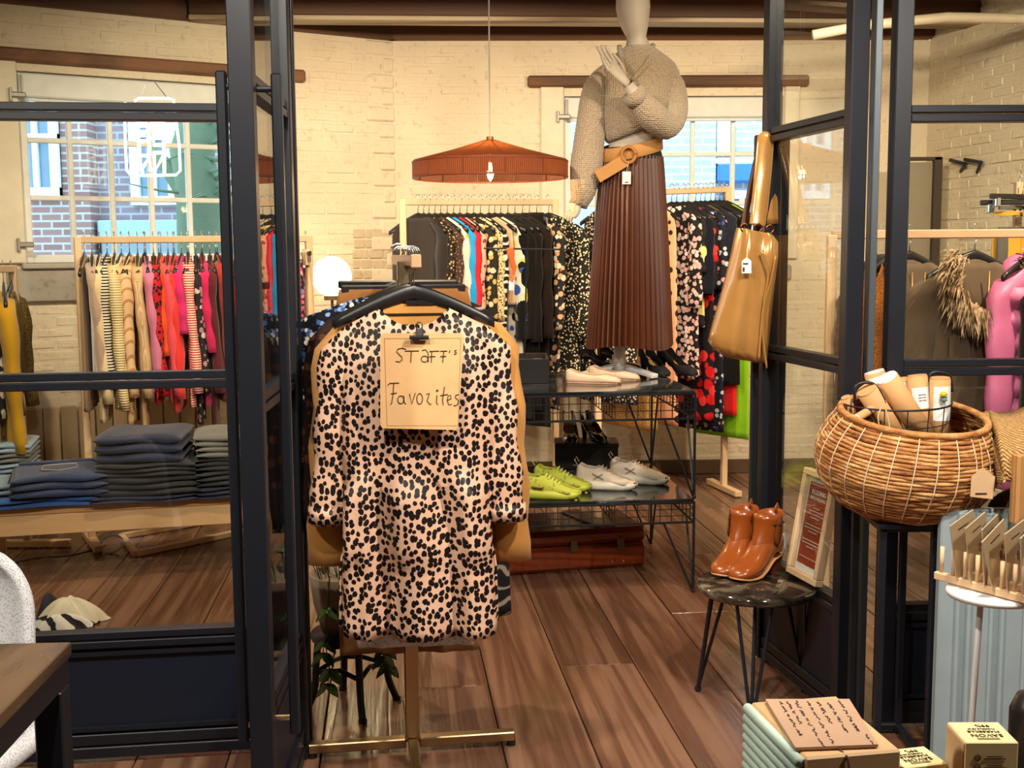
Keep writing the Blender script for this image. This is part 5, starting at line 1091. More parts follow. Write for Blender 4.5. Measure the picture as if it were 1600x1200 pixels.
D1 = denim('denim_indigo', c_(40, 52, 84)); D2 = denim('denim_navy', c_(34, 40, 62)); D3 = denim('denim_black', c_(36, 36, 40)); D4 = denim('denim_bright', c_(44, 84, 148)); D5 = denim('denim_grey', c_(96, 94, 90)); D6 = denim('denim_pale', c_(120, 136, 152))
def jp(px, py, z=ZBN, back=.25): p = PZ(px, py, z); return p + by_ * back
ja = math.atan2(bx_.y, bx_.x)
def JM(px, py, z, back=.22, ry=0.0): p = jp(px, py, ZBN, back); p.z = z; return Matrix.Translation(p) @ Matrix.Rotation(ja + ry, 4, 'Z')
G_ = 'jeans folded on the pine bench'
folded(JM(62, 795, ZBN, .2, .05), .46, .42, .05, D4, 'bright blue folded jeans at the bottom left of the bench', G_, False, 1); folded(JM(20, 795, ZBN + .05, .22, .0), .3, .40, .05, D6, 'pale washed jeans tucked left under the pocketed pair', G_, False, 8)
folded(JM(88, 795, ZBN + .051, .16, .1), .40, .36, .10, D1, 'indigo jeans with stitched back pocket on the left pile', G_, True, 2)
for k, (h, m, lb, w, dx) in enumerate(((.035, D2, 'thin navy jeans at the bottom of the tall middle pile', .46, 0), (.085, D3, 'charcoal jeans second from bottom in the tall middle pile', .46, 4), (.06, D3, 'charcoal jeans third from bottom in the tall middle pile', .43, 6), (.13, D2, 'thick navy jeans on top of the tall middle pile', .38, -2))):
    z = ZBN + sum((.035, .085, .06, .13)[:k]); folded(JM(228 + dx, 788, z, .2, -.04 * k), w, .38, h, m, lb, G_, False, 10 + k)
for k, (h, m, lb) in enumerate(((.06, D2, 'navy jeans at the bottom of the pile by the door'), (.07, D3, 'charcoal jeans low in the pile by the door'), (.06, D3, 'black jeans in the middle of the pile by the door'), (.05, D5, 'grey jeans near the top of the pile by the door'), (.05, D5, 'pale grey jeans on top of the pile by the door'))):
    z = ZBN + sum((.06, .07, .06, .05, .05)[:k]); folded(JM(378, 780, z, .2, .05 * (k % 2)), .40, .38, h, m, lb, G_, False, 20 + k)
for k in range(3): folded(JM(-14, 792, ZBN + .10 + .045 * k, .40), .26, .3, .045, (D6, D5, D6)[k], ('lowest grey jeans piled at the left picture edge', 'middle grey jeans piled at the left picture edge', 'uppermost pale jeans piled at the left picture edge')[k], G_, False, 30 + k)
# cable and slim wooden frame on the floor, dropped scarf
tag(build(MB().tube(smooth_path([F(20, 880), F(60, 872), F(110, 868), F(150, 858), F(165, 852)]), .004, 6), 'floor_cable', BLACKP, None, True), 'thin black cable on the floor below the pine bench', 'cable')
cc = F(175, 862) + Vector((0, 0, .02)); tag(build(MB().tube([cc + Vector((.055 * math.cos(2 * PI * k / 20), .03 * math.sin(2 * PI * k / 20), .035 * math.sin(2 * PI * k / 20) + .02)) for k in range(21)], .006, 6), 'cable_coil', WHITEM, None, True), 'white coiled cable on the floor below the bench', 'cable')
wf = thing('picture_frame', F(215, 870), 'slim bare wooden frame lying on the floor under the bench', 'frame')
q = [F(190, 842), F(213, 870), F(420, 826), F(395, 806)]
for i in range(4): a, b = q[i] + Vector((0, 0, .015)), q[(i + 1) % 4] + Vector((0, 0, .015)); build(MB().bar(a, b, .03, .028, .003), 'frame_bar', RACKW, wf)
sv = thing('dropped_scarf', F(105, 985), 'crumpled white scarf with black stripes dropped on the floor behind the partition', 'scarf'); rn = random.Random(5)
def heap(c, rx, ry, h, m, seed, nm):
    rn = random.Random(seed); ph = [rn.uniform(0, 6) for _ in range(6)]; rings = []
    for i in range(13):
        t = i / 12; ring = []
        for k in range(36):
            a = 2 * PI * k / 36; f = 1 + .16 * math.sin(3 * a + ph[0]) + .1 * math.sin(5 * a + ph[1] + t * 3) + .06 * math.sin(11 * a + ph[2]); rr = (1 - t) * f
            z = h * (1 - (1 - t) ** 2) * (1 + .25 * math.sin(4 * a + ph[3]) * (1 - t)) + .012 * math.sin(7 * a + ph[4]) * (1 - t); ring.append(c + Vector((rx * rr * math.cos(a), ry * rr * math.sin(a), max(.002, z))))
        rings.append(ring)
    return build(MB().grid(rings, True, False, True), nm, m, sv, True)
heap(F(108, 972), .13, .10, .10, plain('cream_cloth', c_(214, 204, 180), .9), 1, 'fold'); heap(F(92, 982), .12, .07, .055, stripes('scarf_stripe', c_(226, 224, 222), (.02, .02, .03), 6, 'D', 6.0, .7), 2, 'fold'); heap(F(78, 965), .05, .04, .10, plain('black_cloth', (.02, .02, .03), .9), 3, 'fold')
# shell chair and table at the left bottom
BOU = spots('boucle', c_(190, 192, 198), c_(150, 150, 156), 240, .32, c_(214, 214, 214), .6, .95)
yc = 2.35; ch = thing('shell_chair', Vector((P(-44, 1000, yc).x, yc, 0)), 'pale grey boucle shell chair behind the dark table at lower left', 'chair')
rings = []; seat_z = .46
for i in range(17):
    t = i / 16; xr = [62, 56, 40][0]
    row = []
    y_px = 868 + (1150 - 868) * t; half = 104 * math.sqrt(max(.02, 1 - (1 - min(1, (t + .02) / .34)) ** 2.4)) * yc / FPX
    c = P(-44, y_px, yc + .10 - .10 * t)
    for k in range(13):
        s = -1 + 2 * k / 12; row.append(c + Vector((half * s, -.04 * s * s, .015 * (1 - s * s) if t == 0 else 0)))
    rings.append(row)
o = build(MB().grid(rings, False), 'backrest', BOU, ch, True); mod(o, 'SOLIDIFY', thickness=.03); mod(o, 'SUBSURF', levels=1, render_levels=1)
rings = []
for i in range(9):
    t = i / 8; row = []
    for k in range(13): s = -1 + 2 * k / 12; row.append(P(-44, 1150, yc) + Vector((.155 * s * (1 - .15 * t * t), .02 - .34 * t, -.02 + .05 * s * s + .02 * t)))
    rings.append(row)
o = build(MB().grid(rings, False), 'seat', BOU, ch, True); mod(o, 'SOLIDIFY', thickness=.04); mod(o, 'SUBSURF', levels=1, render_levels=1)
sb_ = P(-44, 1150, yc)
for sx, sy in ((-1, 0), (1, 0), (-1, 1), (1, 1)): build(MB().tube([(sb_.x + sx * .09, yc - .05 - .2 * sy, sb_.z - .03), (sb_.x + sx * .15, yc + .02 - .3 * sy, .0)], .012, 8), 'leg', BLACK, ch)
zt_t = .75; tc = [PZ(112, 1003, zt_t), PZ(-120, 1008, zt_t)]; td = PZ(0, 1162, zt_t); ev = (td - tc[0]).normalized()
c0 = tc[0]; xl = (tc[1] - tc[0]).normalized(); ev = (ev - xl * ev.dot(xl)).normalized()
TMx = Matrix((-xl, -ev, Vector((0, 0, 1)))).transposed().to_4x4(); TMx.translation = c0
tb_ = thing('dark_table', Vector((c0.x - .4, c0.y - .6, 0)), 'dark wood table with black metal legs in the lower left corner', 'table')
DW = wood('table_dark_oak', (.055, .03, .017), (.15, .09, .05), 3, (1, .12, 1), .2, 5, .25, dark=(.045, .022, .012))
for k in range(4): build(MB().box((-.1 - .2 * k, -.7, -.012), (.199, 1.4, .024), TMx, .002), 'plank', DW, tb_)
build(MB().box((-.4, -.7, -.05), (.79, 1.39, .05), TMx, .003), 'apron', BLACK, tb_)
for x in (-.03, -.77):
    for y in (-.03, -1.36): build(MB().box((x, y, -.075 - (zt_t - .077) / 2 + .001), (.05, .05, zt_t - .078), TMx, .003), 'leg', BLACK, tb_)
# plant on a black stool beside the doorway stand
sp_ = F(545, 1128); sp_ = Vector((P(548, 985, 3.62).x, 3.62, 0)); stz = P(520, 985, 3.62).z
pst = thing('plant_stool', sp_, 'small round black metal stool under the potted plant', 'stool'); rs_ = .125
build(MB().lathe([(.001, stz - .02), (rs_, stz - .02), (rs_ + .004, stz - .01), (rs_, stz), (.001, stz)], 28, (sp_.x, sp_.y, 0)), 'seat', BLACK, pst, True)
for k in range(4):
    a = .35 + PI / 2 * k; e = Vector((math.cos(a), math.sin(a), 0)); c = Vector((sp_.x, sp_.y, 0)); build(MB().tube(smooth_path([c + e * .105 + Vector((0, 0, stz - .02)), c + e * .115 + Vector((0, 0, stz * .55)), c + e * .12 + Vector((0, 0, stz * .3)), c + e * .145 + Vector((0, 0, .006))], 4), .0115, 8), 'leg', BLACK, pst, True)
    e2 = Vector((math.cos(a + PI / 2), math.sin(a + PI / 2), 0)); m_ = (e + e2) * .03
    build(MB().tube([c + e * .116 + Vector((0, 0, stz * .5)), c + m_ * 1.6 + Vector((0, 0, stz * .56)), c + e2 * .116 + Vector((0, 0, stz * .5))], .008, 8), 'stretcher', BLACK, pst, True)
    build(MB().tube([c + e * .145 + Vector((0, 0, .012)), c + e * .147 + Vector((0, 0, .0))], .014, 8), 'foot', BLACKP, pst)
pot = thing('plant_pot', sp_ + Vector((-.02, 0, stz)), 'grey-brown ceramic pot on the black stool', 'pot'); px_ = sp_.x - .02; ph_ = P(520, 895, 3.62).z - stz
build(MB().lathe([(.05, stz), (.07, stz), (.095, stz + ph_ * .5), (.108, stz + ph_), (.100, stz + ph_), (.092, stz + ph_ - .02), (.001, stz + ph_ - .025)], 28, (px_, sp_.y, 0)), 'pot_wall', plain('pot_clay', c_(140, 122, 106), .6, 0, .3, 20), pot, True)
pl = thing('pothos_plant', (px_, sp_.y, stz + ph_ - .03), 'trailing green plant growing in the grey-brown pot', 'plant'); LEAF = plain('leaf_green', c_(58, 92, 44), .45); rl = random.Random(8)
def leaf(parent, p, d, s, nm='leaf'):
    d = Vector(d).normalized(); sd = d.cross(Vector((0, 0, 1)));
    if sd.length < .1: sd = Vector((1, 0, 0))
    sd.normalize(); up = sd.cross(d); vs = []
    for t, w in ((0, .02), (.2, .36), (.45, .42), (.75, .24), (1, .0)):
        vs.append([p + d * s * t - sd * w * s + up * .04 * s, p + d * s * t - up * .06 * s * (1 - t), p + d * s * t + sd * w * s + up * .04 * s])
    o = build(MB().grid(vs, False), nm, LEAF, parent, True); mod(o, 'SOLIDIFY', thickness=.001)
for k in range(16):
    a = rl.uniform(0, 6.28); r = rl.uniform(.02, .09); p = Vector((px_ + r * math.cos(a), sp_.y + r * math.sin(a), stz + ph_ - .01)); t_ = p + Vector((.06 * math.cos(a), .06 * math.sin(a), rl.uniform(.02, .16)))
    build(MB().tube([p - Vector((0, 0, .02)), (p + t_) / 2 + Vector((0, 0, .02)), t_], .0018, 5), 'stem', LEAF, pl); leaf(pl, t_, (math.cos(a), math.sin(a), rl.uniform(-.4, .4)), rl.uniform(.05, .08))
for (pth) in ([(515, 900), (512, 950), (508, 1000), (515, 1045), (512, 1068)], [(590, 985), (602, 1010), (600, 1025), (606, 1038)], [(512, 990), (505, 1020), (518, 1050)]):
    pts = [P(x, y, 3.5) for x, y in pth]; build(MB().tube(smooth_path(pts), .0018, 5), 'stem', LEAF, pl)
    for q in pts[1:]:
        for s in (-1, 1): leaf(pl, q, (s * .6, -.3, -.7), .055)
# ================================================================== RIGHT SIDE
# ---- round side table with boots and framed notice
tcn = F(1180, 1088); RT = 97 * tcn.y / FPX; tz = P(1180, 910, tcn.y).z
rt = thing('round_side_table', tcn, 'round glossy dark side table on black hairpin legs', 'table')
tm = NT('table_agate').setp(Roughness=.07, Coat_Weight=.6); cc_ = tm.co(); nn = tm.noise(cc_, 5, 8, .6, 2.5); tm.l(tm.ramp(nn.outputs[0], [(.35, (.008, .008, .010)), (.5, (.035, .026, .018)), (.6, (.12, .10, .07)), (.7, (.04, .045, .03))]), tm.b.inputs['Base Color'])
build(MB().lathe([(.001, tz - .028), (RT * .95, tz - .028), (RT, tz - .018), (RT, tz - .008), (RT * .97, tz), (.001, tz)], 56, (tcn.x, tcn.y, 0)), 'table_top', tm.m, rt, True)
for a in (255, 165, 20):
    e = Vector((math.cos(math.radians(a)), math.sin(math.radians(a)), 0)); s = Vector((-e.y, e.x, 0)); c = Vector((tcn.x, tcn.y, 0)); ft = c + e * (RT * .95) + Vector((0, 0, .012)); mb = MB()
    for k in (-1, 0, 1): mb.tube([c + e * (RT * .72 if k else RT * .5) + s * .055 * k + Vector((0, 0, tz - .026)), ft + s * .006 * k], .0058, 8)
    mb.ball(ft - Vector((0, 0, .002)), .012, 10, 6); build(mb, 'hairpin_leg', BLACK, rt)
BOOT = plain('boot_leather', c_(146, 74, 30), .27, 0, .12, 25, .5); ELA = stripes('boot_elastic', c_(120, 66, 34), c_(100, 52, 26), 120, 'X'); STACK = stripes('stacked_heel', c_(96, 48, 24), c_(74, 34, 16), 90, 'Z')
def boot(M, label, s=1.0):
    r = thing('ankle_boot', None, label, 'boot', 'ankle boots on the side table', M=M); lp = lambda mb, nm, m, sm=True: build(mb, nm, m, r, sm, False); L = .235 * s
    rings = []
    for t, zb, zt, w in ((0, .062, .15, .022), (.05, .06, .16, .031), (.2, .055, .165, .034), (.38, .03, .15, .035), (.5, .012, .115, .037), (.62, .007, .082, .040), (.75, .006, .064, .041), (.87, .007, .054, .038), (.95, .009, .042, .028), (.99, .012, .030, .014), (1.0, .015, .022, .004)):
        rings.append([Vector((t * L, w * math.copysign(abs(math.cos(a)) ** .75, math.cos(a)) * (1 if math.sin(a) < 0 else (.86 + .14 * (1 - abs(math.sin(a))))), (zb + zt) / 2 + (zt - zb) / 2 * math.copysign(abs(math.sin(a)) ** .8, math.sin(a)))) for a in [2 * PI * k / 20 for k in range(20)]])
    lp(MB().grid(rings, True, True, True), 'foot', BOOT)
    rings = []
    for z, cx, rx, ry in ((.10, .062, .062, .034), (.135, .058, .056, .036), (.165, .052, .050, .036), (.185, .050, .051, .037), (.205, .049, .050, .037), (.228, .049, .052, .039), (.226, .049, .048, .035), (.18, .049, .046, .032)):
        rings.append([Vector((cx + rx * math.cos(2 * PI * k / 24) + .002 * math.sin(z * 300 + k), ry * math.sin(2 * PI * k / 24), z + (.010 * abs(math.cos(2 * PI * k / 24)) - .006 if z > .21 else 0))) for k in range(24)])
    lp(MB().grid(rings), 'shaft', BOOT)
    for sd in (-1, 1):
        mb = MB(); vs = []
        for z, a, b in ((.10, .062, .066), (.125, .048, .080), (.16, .040, .078), (.19, .038, .070), (.222, .040, .062)): vs.append([(x, sd * (.0375 + .002), z) for x in (a, (a + b) / 2, b)])
        o = lp(MB().grid(vs, False), 'elastic_panel', ELA); mod(o, 'SOLIDIFY', thickness=.003)
    lp(MB().grid([[Vector((x, w * s_, z)) for s_ in (-1, -.5, 0, .5, 1)] for x, w, z in ((0, .02, .058), (.02, .032, .056), (.07, .034, .045), (.11, .036, .016), (.15, .041, .003), (.18, .041, .003), (.21, .034, .005), (.232, .018, .010), (.238, .004, .012))], False), 'welt', plain('welt_tan', c_(206, 150, 100), .6)).modifiers.new('solidify', 'SOLIDIFY').thickness = .006
    lp(MB().grid([[Vector((.036 + a * q, b * p, z)) for q, p in ((-1, -.6), (-.6, -1), (.4, -1), (.8, -.7), (.8, .7), (.4, 1), (-.6, 1), (-1, .6))] for z, a, b in ((.062, .036, .032), (.03, .028, .026), (.0, .027, .026))], True, True, True), 'heel', STACK, False)
    lp(MB().lathe([(.001, .19), (.046, .19)], 20, (.049, 0, 0)), 'lining', plain('boot_lining', c_(66, 34, 16), .9)); lp(MB().tube([(.0, 0, .215), (-.008, 0, .235), (-.002, 0, .25), (.008, 0, .235), (.006, 0, .215)], .005, 8, True, .5), 'pull_tab', BOOT)
    return r
pb1 = PZ(1212, 884, tz); pb2 = PZ(1172, 876, tz)
boot(Matrix.Translation(pb1) @ Matrix.Rotation(math.radians(-132), 4, 'Z') @ Matrix.Diagonal((1.12, 1.2, .86, 1)), 'tan leather ankle boot in front, nearer to the framed notice')
boot(Matrix.Translation(pb2) @ Matrix.Rotation(math.radians(-124), 4, 'Z') @ Matrix.Diagonal((1.12, 1.2, .86, 1)), 'tan leather ankle boot behind, on the left of its pair')
tgb = thing('price_tag', P(1228, 850, pb1.y + .02), 'white tag on a string hanging off the right boot', 'tag'); build(MB().bar(P(1223, 835, pb1.y), P(1230, 860, pb1.y + .02), .004, .028, .001), 'card', PAPERW, tgb); build(MB().tube([P(1222, 812, pb1.y), P(1227, 820, pb1.y - .01), P(1225, 836, pb1.y)], .0008, 5), 'string', PAPERW, tgb)
# framed notice leaning on the door
ya_ = tcn.y - .05; nA = P(1233, 884, ya_ + .16); nB = P(1279, 920, ya_ - .03); nC = P(1256, 728, ya_ + .20); nA.z = nB.z = tz + .004
w_ = (nB - nA); h_ = (nC - nA); NM = frame(nA, w_, h_); nw = w_.length; nh = 188 / 170 * .0 + (P(1256, 728, ya_ + .2) - nA).length
nt = thing('framed_notice', nA, 'light wooden frame with a rust-red clothing collection notice on the side table', 'framed sign', M=NM); lp = lambda mb, nm, m, sm=False: build(mb, nm, m, nt, sm, False)
for bxx in (((nw / 2, .011, 0), (nw, .022, .03)), ((nw / 2, nh - .011, 0), (nw, .022, .03)), ((.011, nh / 2, 0), (.022, nh - .044, .03)), ((nw - .011, nh / 2, 0), (.022, nh - .044, .03))): lp(MB().box(bxx[0], bxx[1], None, .003), 'frame_bar', RACKW)
lp(MB().box((nw / 2, nh / 2, -.006), (nw - .04, nh - .04, .004)), 'mount', PAPERW); lp(MB().box((nw / 2, nh / 2 + .004, -.003), (nw - .064, nh - .085, .003)), 'poster', plain('poster_rust', c_(156, 66, 44), .6))
lp(MB().box((nw / 2, nh / 2, .002), (nw - .04, nh - .04, .002)), 'glazing', GLASS)
ts = (nw - .075) / 4.3
for s_, yy, sz in (('KLEDING', nh * .80, (nw - .09) / 4.9), ('INZAMELING', nh * .745, (nw - .078) / 7.2)): text(s_, sz, NM @ Matrix.Translation((nw / 2, yy, -.001)), PAPERW, nt)
for k, yy in enumerate((.87, .66, .63, .60, .57, .50, .47, .44, .36, .33, .30, .20)): lp(MB().box((nw / 2, nh * yy, -.001), ((nw - .085) * (1, .35, .8, .95, .5, .9, .95, .5, .95, .9, .4, .95)[k], .0022 if k not in (0, 11) else .0014, .0008)), 'print_line', PAPERW)
# ---- tan bag on the right door's pull handle
YB = 4.0; GOLD = plain('bag_leather', c_(186, 136, 76), .22, .25, .15, 12, .4)
bg_ = thing('shoulder_bag', P(1160, 565, YB), 'shiny golden tan leather bucket bag hanging from the door handle', 'bag')
rings = []
for y, xl, xr, dep, dy in ((362, 1152, 1206, .15, 6), (372, 1150, 1214, .18, 8), (400, 1144, 1214, .19, 6), (440, 1134, 1210, .19, 4), (490, 1120, 1204, .20, 4), (525, 1111, 1201, .20, 8), (545, 1107, 1199, .19, 12), (556, 1116, 1198, .16, 10), (562, 1130, 1196, .10, 6)):
    ring = []
    for k in range(40):
        a = 2 * PI * k / 40; s = math.cos(a); x = (xl + xr) / 2 + (xr - xl) / 2 * math.copysign(abs(s) ** .8, s); c = P(x, y + dy * s, YB)
        wr = .010 * math.sin(x * .16 + y * .02) + .006 * math.sin(x * .35 - y * .03); ring.append(c + Vector((0, dep / 2 * math.copysign(abs(math.sin(a)) ** .8, math.sin(a)) + wr * (math.sin(a) < 0), 0)))
    rings.append(ring)
build(MB().grid(rings, True, False, True), 'bag_body', GOLD, bg_, True)
hz_ = [P(1197, 206, YB + .02), P(1192, 270, YB - .02), P(1186, 330, YB - .04), P(1183, 352, YB - .05)]; build(MB().tube(smooth_path(hz_), [.012] + [.030] * 10 + [.028] * 5, 10, True, .25), 'strap', GOLD, bg_, True)
hz_ = [P(1198, 206, YB + .04), P(1203, 280, YB + .03), P(1205, 350, YB + .02)]; build(MB().tube(smooth_path(hz_), [.012] + [.024] * 10, 10, True, .25), 'strap', GOLD, bg_, True)
hz_ = [P(1192, 210, YB + .05), P(1180, 260, YB + .06), P(1168, 320, YB + .05), P(1163, 352, YB + .02)]; build(MB().tube(smooth_path(hz_), .011, 8, True, .4), 'thin_strap', plain('strap_dark', c_(90, 52, 30), .4), bg_, True)
for x, y in ((1184, 356), (1203, 358), (1163, 356)): c = P(x, y, YB - .06); build(MB().tube([c + Vector((.012 * math.cos(2 * PI * k / 12), 0, .014 * math.sin(2 * PI * k / 12))) for k in range(13)], .003, 6), 'ring', plain('ring_bronze', c_(140, 84, 50), .25, .9), bg_, True)
for pth in ([(1190, 392), (1200, 430), (1194, 470), (1192, 520), (1198, 575)], [(1212, 400), (1204, 440), (1194, 475), (1188, 530), (1186, 560)]): build(MB().tube(smooth_path([P(x, y, YB - .115) for x, y in pth]), .004, 6), 'drawstring', GOLD, bg_, True)
tg = thing('price_tag', P(1166, 428, YB - .13), 'white price tag hanging on the golden bag', 'tag'); tq = [P(x, y, YB - .125) for x, y in ((1159, 427), (1174, 427), (1174, 408), (1167, 402), (1159, 408))]; mb = MB(); mb.v = [tuple(a) for a in tq] + [tuple(a + Vector((0, .002, 0))) for a in tq]; mb.f = [(0, 1, 2, 3, 4), (9, 8, 7, 6, 5)] + [(i, (i + 1) % 5, 5 + (i + 1) % 5, 5 + i) for i in range(5)]; build(mb, 'card', PAPERW, tg); build(MB().tube([P(1167, 404, YB - .126), P(1171, 364, YB - .10)], .0008, 5), 'string', PAPERW, tg)
build(MB().box(P(1165, 412, YB - .127), (.018, .001, .004)), 'print', INK, tg); build(MB().box(P(1162, 421, YB - .127), (.006, .001, .014)), 'print', INK, tg)
# ---- coat rail and coats behind the right-hand glass
k0 = P(1300, 367, 4.5); k1 = P(1680, 364, 4.6); cr = thing('coat_rail', Vector(((k0.x + k1.x) / 2, 4.55, 0)), 'pale wooden coat rail behind the right-hand glass panel', 'clothes rack')
build(MB().bar(k0, k1, .03, .034, .004), 'rod', wood('rail_salmon', (.58, .34, .20), (.68, .43, .27), 4, (.1, 1, 1), .5, 1, .03), cr)
for q in (k0, k1): build(MB().bar((q.x, q.y, .0), (q.x, q.y, q.z), .035, .035, .004, up=(0, 1, 0)), 'post', RACKW, cr)
PK = denim('parka_olive', c_(84, 66, 48)); PKB = fb('parka_black', 30, 26, 26); PNK = plain('puffer_pink', c_(204, 106, 150), .5, 0, .3, 14); BOUC = spots('boucle_brown', c_(130, 78, 34), c_(70, 38, 16), 160, .35, None, .8, .95)
def coat(px, label, m, an, L=.85, W=.24, hood=True, fur=False, puff=False, sl=.62, nm='coat', ylow=0):
    p = on_rod(px, k0, k1, 1300, 1680); M = hang_matrix(p, an, 0, .016); hanger(M, 'black hanger on the coat rail behind the glass', 'hangers on the coat rail')
    g = garment('top', M, label, 'coat', m, W, L, sl, 1.06, .06, .012, 'coats on the rail', r0=.085, r1=.065, out=.06, name=nm, slope=.10)
    if puff:
        for k in range(8):
            mb = MB(); z = -.22 - k * .085; mb.grid([[(W * 1.1 * (.92 + .09 * math.sin(PI * j / 6)) * math.copysign(abs(math.cos(a)) ** .8, math.cos(a)), (.10) * (.80 + .3 * math.sin(PI * j / 6)) * math.copysign(abs(math.sin(a)) ** .7, math.sin(a)), z - .085 * j / 6) for a in [2 * PI * q / 32 for q in range(32)]] for j in range(7)]); build(mb, 'quilted_band', m, g, True, False)
    if hood: build(MB().ball((0, .045, -.165), .10, 18, 12, (1.25, .7, .75)), 'hood', m, g, True, False)
    build(MB().tube([(.01, -.075, -.16), (.0, -.088, -.4), (.01, -.085, -.75)], .004, 6), 'zip', plain('zip_brass', c_(150, 116, 76), .4, .7), g, True, False)
    for s in (-1, 1): build(MB().box((s * .11, -.07, -.45), (.09, .02, .10), None, .01), 'pocket', m, g, False, False)
    if fur:
        rn = random.Random(3); mb = MB()
        for k in range(1400):
            a = rn.uniform(PI * .85, PI * 2.15); a_f = .17; ctr = Vector((a_f * math.cos(a), -.10, -.15 + .16 * math.sin(a) - .02)); d = Vector((math.cos(a) + rn.uniform(-.5, .5), rn.uniform(-1.2, .1), math.sin(a) - .5 + rn.uniform(-.5, .3))).normalized(); s = rn.uniform(.045, .085); sd = d.cross(Vector((rn.uniform(-1, 1), rn.uniform(-1, 1), rn.uniform(-1, 1)))).normalized() * .004
            st = ctr + Vector((rn.gauss(0, .015), rn.gauss(0, .015), rn.gauss(0, .015))); md = st + d * s * .6; tp_ = st + d * s + Vector((0, 0, -.018)); o_ = len(mb.v); mb.v += [tuple(st - sd), tuple(st + sd), tuple(md + sd), tuple(md - sd), tuple(tp_)]; mb.f += [(o_, o_ + 1, o_ + 2, o_ + 3), (o_ + 3, o_ + 2, o_ + 4)]
        t = NT('fur_trim').setp(Roughness=.8); nn = t.noise(t.co(), 30, 3); t.l(t.ramp(nn.outputs[0], [(.35, c_(112, 84, 58)), (.6, c_(196, 166, 130))]), t.b.inputs['Base Color']); tag(build(mb, 'fur_trim', t.m, g, False, False), kind='stuff'); build(MB().tube([(.17 * math.cos(a), -.095, -.17 + .16 * math.sin(a)) for a in [PI + PI * k / 14 for k in range(15)]], .028, 10), 'fur_roll', t.m, g, True, False)
    return g
coat(1368, 'brown boucle coat at the left end of the coat rail', BOUC, 1.2, .8, .22, False)
coat(1420, 'dark olive parka with zip and hood behind the glass', PK, .42, .90, .26)
coat(1395, 'black hooded jacket behind the olive parka', PKB, .75, .75, .22, True, nm='jacket')
coat(1522, 'dark parka with a fluffy fur-trimmed hood', PK, .30, .88, .25, True, True)
coat(1618, 'pink quilted puffer coat at the right picture edge', PNK, .62, 1.0, .21, True, False, True)
coat(1650, 'black coat at the right picture edge behind the puffer', PKB, .8, .9, .2, False)
# black clip hangers, jeans and yellow trousers further back, wall hook, tall mirror
hr0 = P(1560, 292, 5.6); hr1 = P(1700, 292, 5.6); hk = thing('clothes_rack', Vector((hr1.x, 5.6, 0)), 'rear clothes rack at the right edge with clip hangers', 'clothes rack'); build(MB().bar(P(1590, 292, 5.6), hr1, .02, .03, .003), 'rod', RACKW, hk); build(MB().bar((hr1.x, 5.6, 0), hr1, .035, .035, .004, up=(0, 1, 0)), 'post', RACKW, hk); build(MB().bar((P(1592, 292, 5.6).x, 5.6, 0), P(1592, 284, 5.6), .035, .035, .004, up=(0, 1, 0)), 'post', RACKW, hk)
for k, (px, py, an, m, lb) in enumerate(((1592, 292, .45, denim('denim_smoke', c_(84, 80, 76)), 'dark grey jeans on a clip hanger at the upper right edge'), (1598, 300, -.35, fb('ochre', 214, 160, 60), 'ochre yellow trousers on a clip hanger at the upper right edge'))):
    M = hang_matrix(P(px, py - 12, 5.5 - .05 * k), an, 0, .02); hanger(M, 'black clip hanger at the upper right picture edge', 'clip hangers at the right edge', True); garment('trousers', M, lb, 'trousers', m, .12, .9, 0, 1.05, .02, .004, top=-.14)
wk = thing('wall_hook', P(1515, 252, 6.6), 'black double wall hook on the white brick wall', 'hook')
for a, b in (((1492, 250), (1516, 256)), ((1515, 249), (1542, 254))): build(MB().bar(PW(*a, C2, R0) + Vector((-.03, 0, 0)), PW(*b, C2, R0) + Vector((-.03, 0, 0)), .02, .02, .004), 'peg', BLACK, wk)
for a, b in (((1515, 258), (1503, 268)), ((1540, 256), (1529, 270))): build(MB().bar(PW(*a, C2, R0) + Vector((-.03, 0, 0)), PW(*b, C2, R0) + Vector((-.01, 0, 0)), .014, .02, .003), 'bracket', BLACK, wk)
mr0 = P(1392, 246, 7.2); mr1 = P(1470, 246, 7.2); mm_ = thing('tall_mirror', Vector(((mr0.x + mr1.x) / 2, 7.2, 0)), 'tall dark-framed panel leaning behind the coats', 'mirror'); mz = mr0.z
build(MB().box(((mr0.x + mr1.x) / 2, 7.22, mz / 2), (mr1.x - mr0.x - .06, .02, mz - .06)), 'panel', plain('panel_reflection_greige', c_(140, 130, 112), .35), mm_)  # the panel's greige is a reflection painted as flat colour
for b in (((mr1.x - .02, 7.2, mz / 2), (.05, .05, mz)), ((mr0.x + .01, 7.2, mz / 2), (.02, .05, mz)), (((mr0.x + mr1.x) / 2, 7.2, mz - .01), (mr1.x - mr0.x, .05, .02))): build(MB().box(b[0], b[1], None, .003), 'frame_bar', plain('frame_umber', c_(58, 46, 38), .5), mm_)
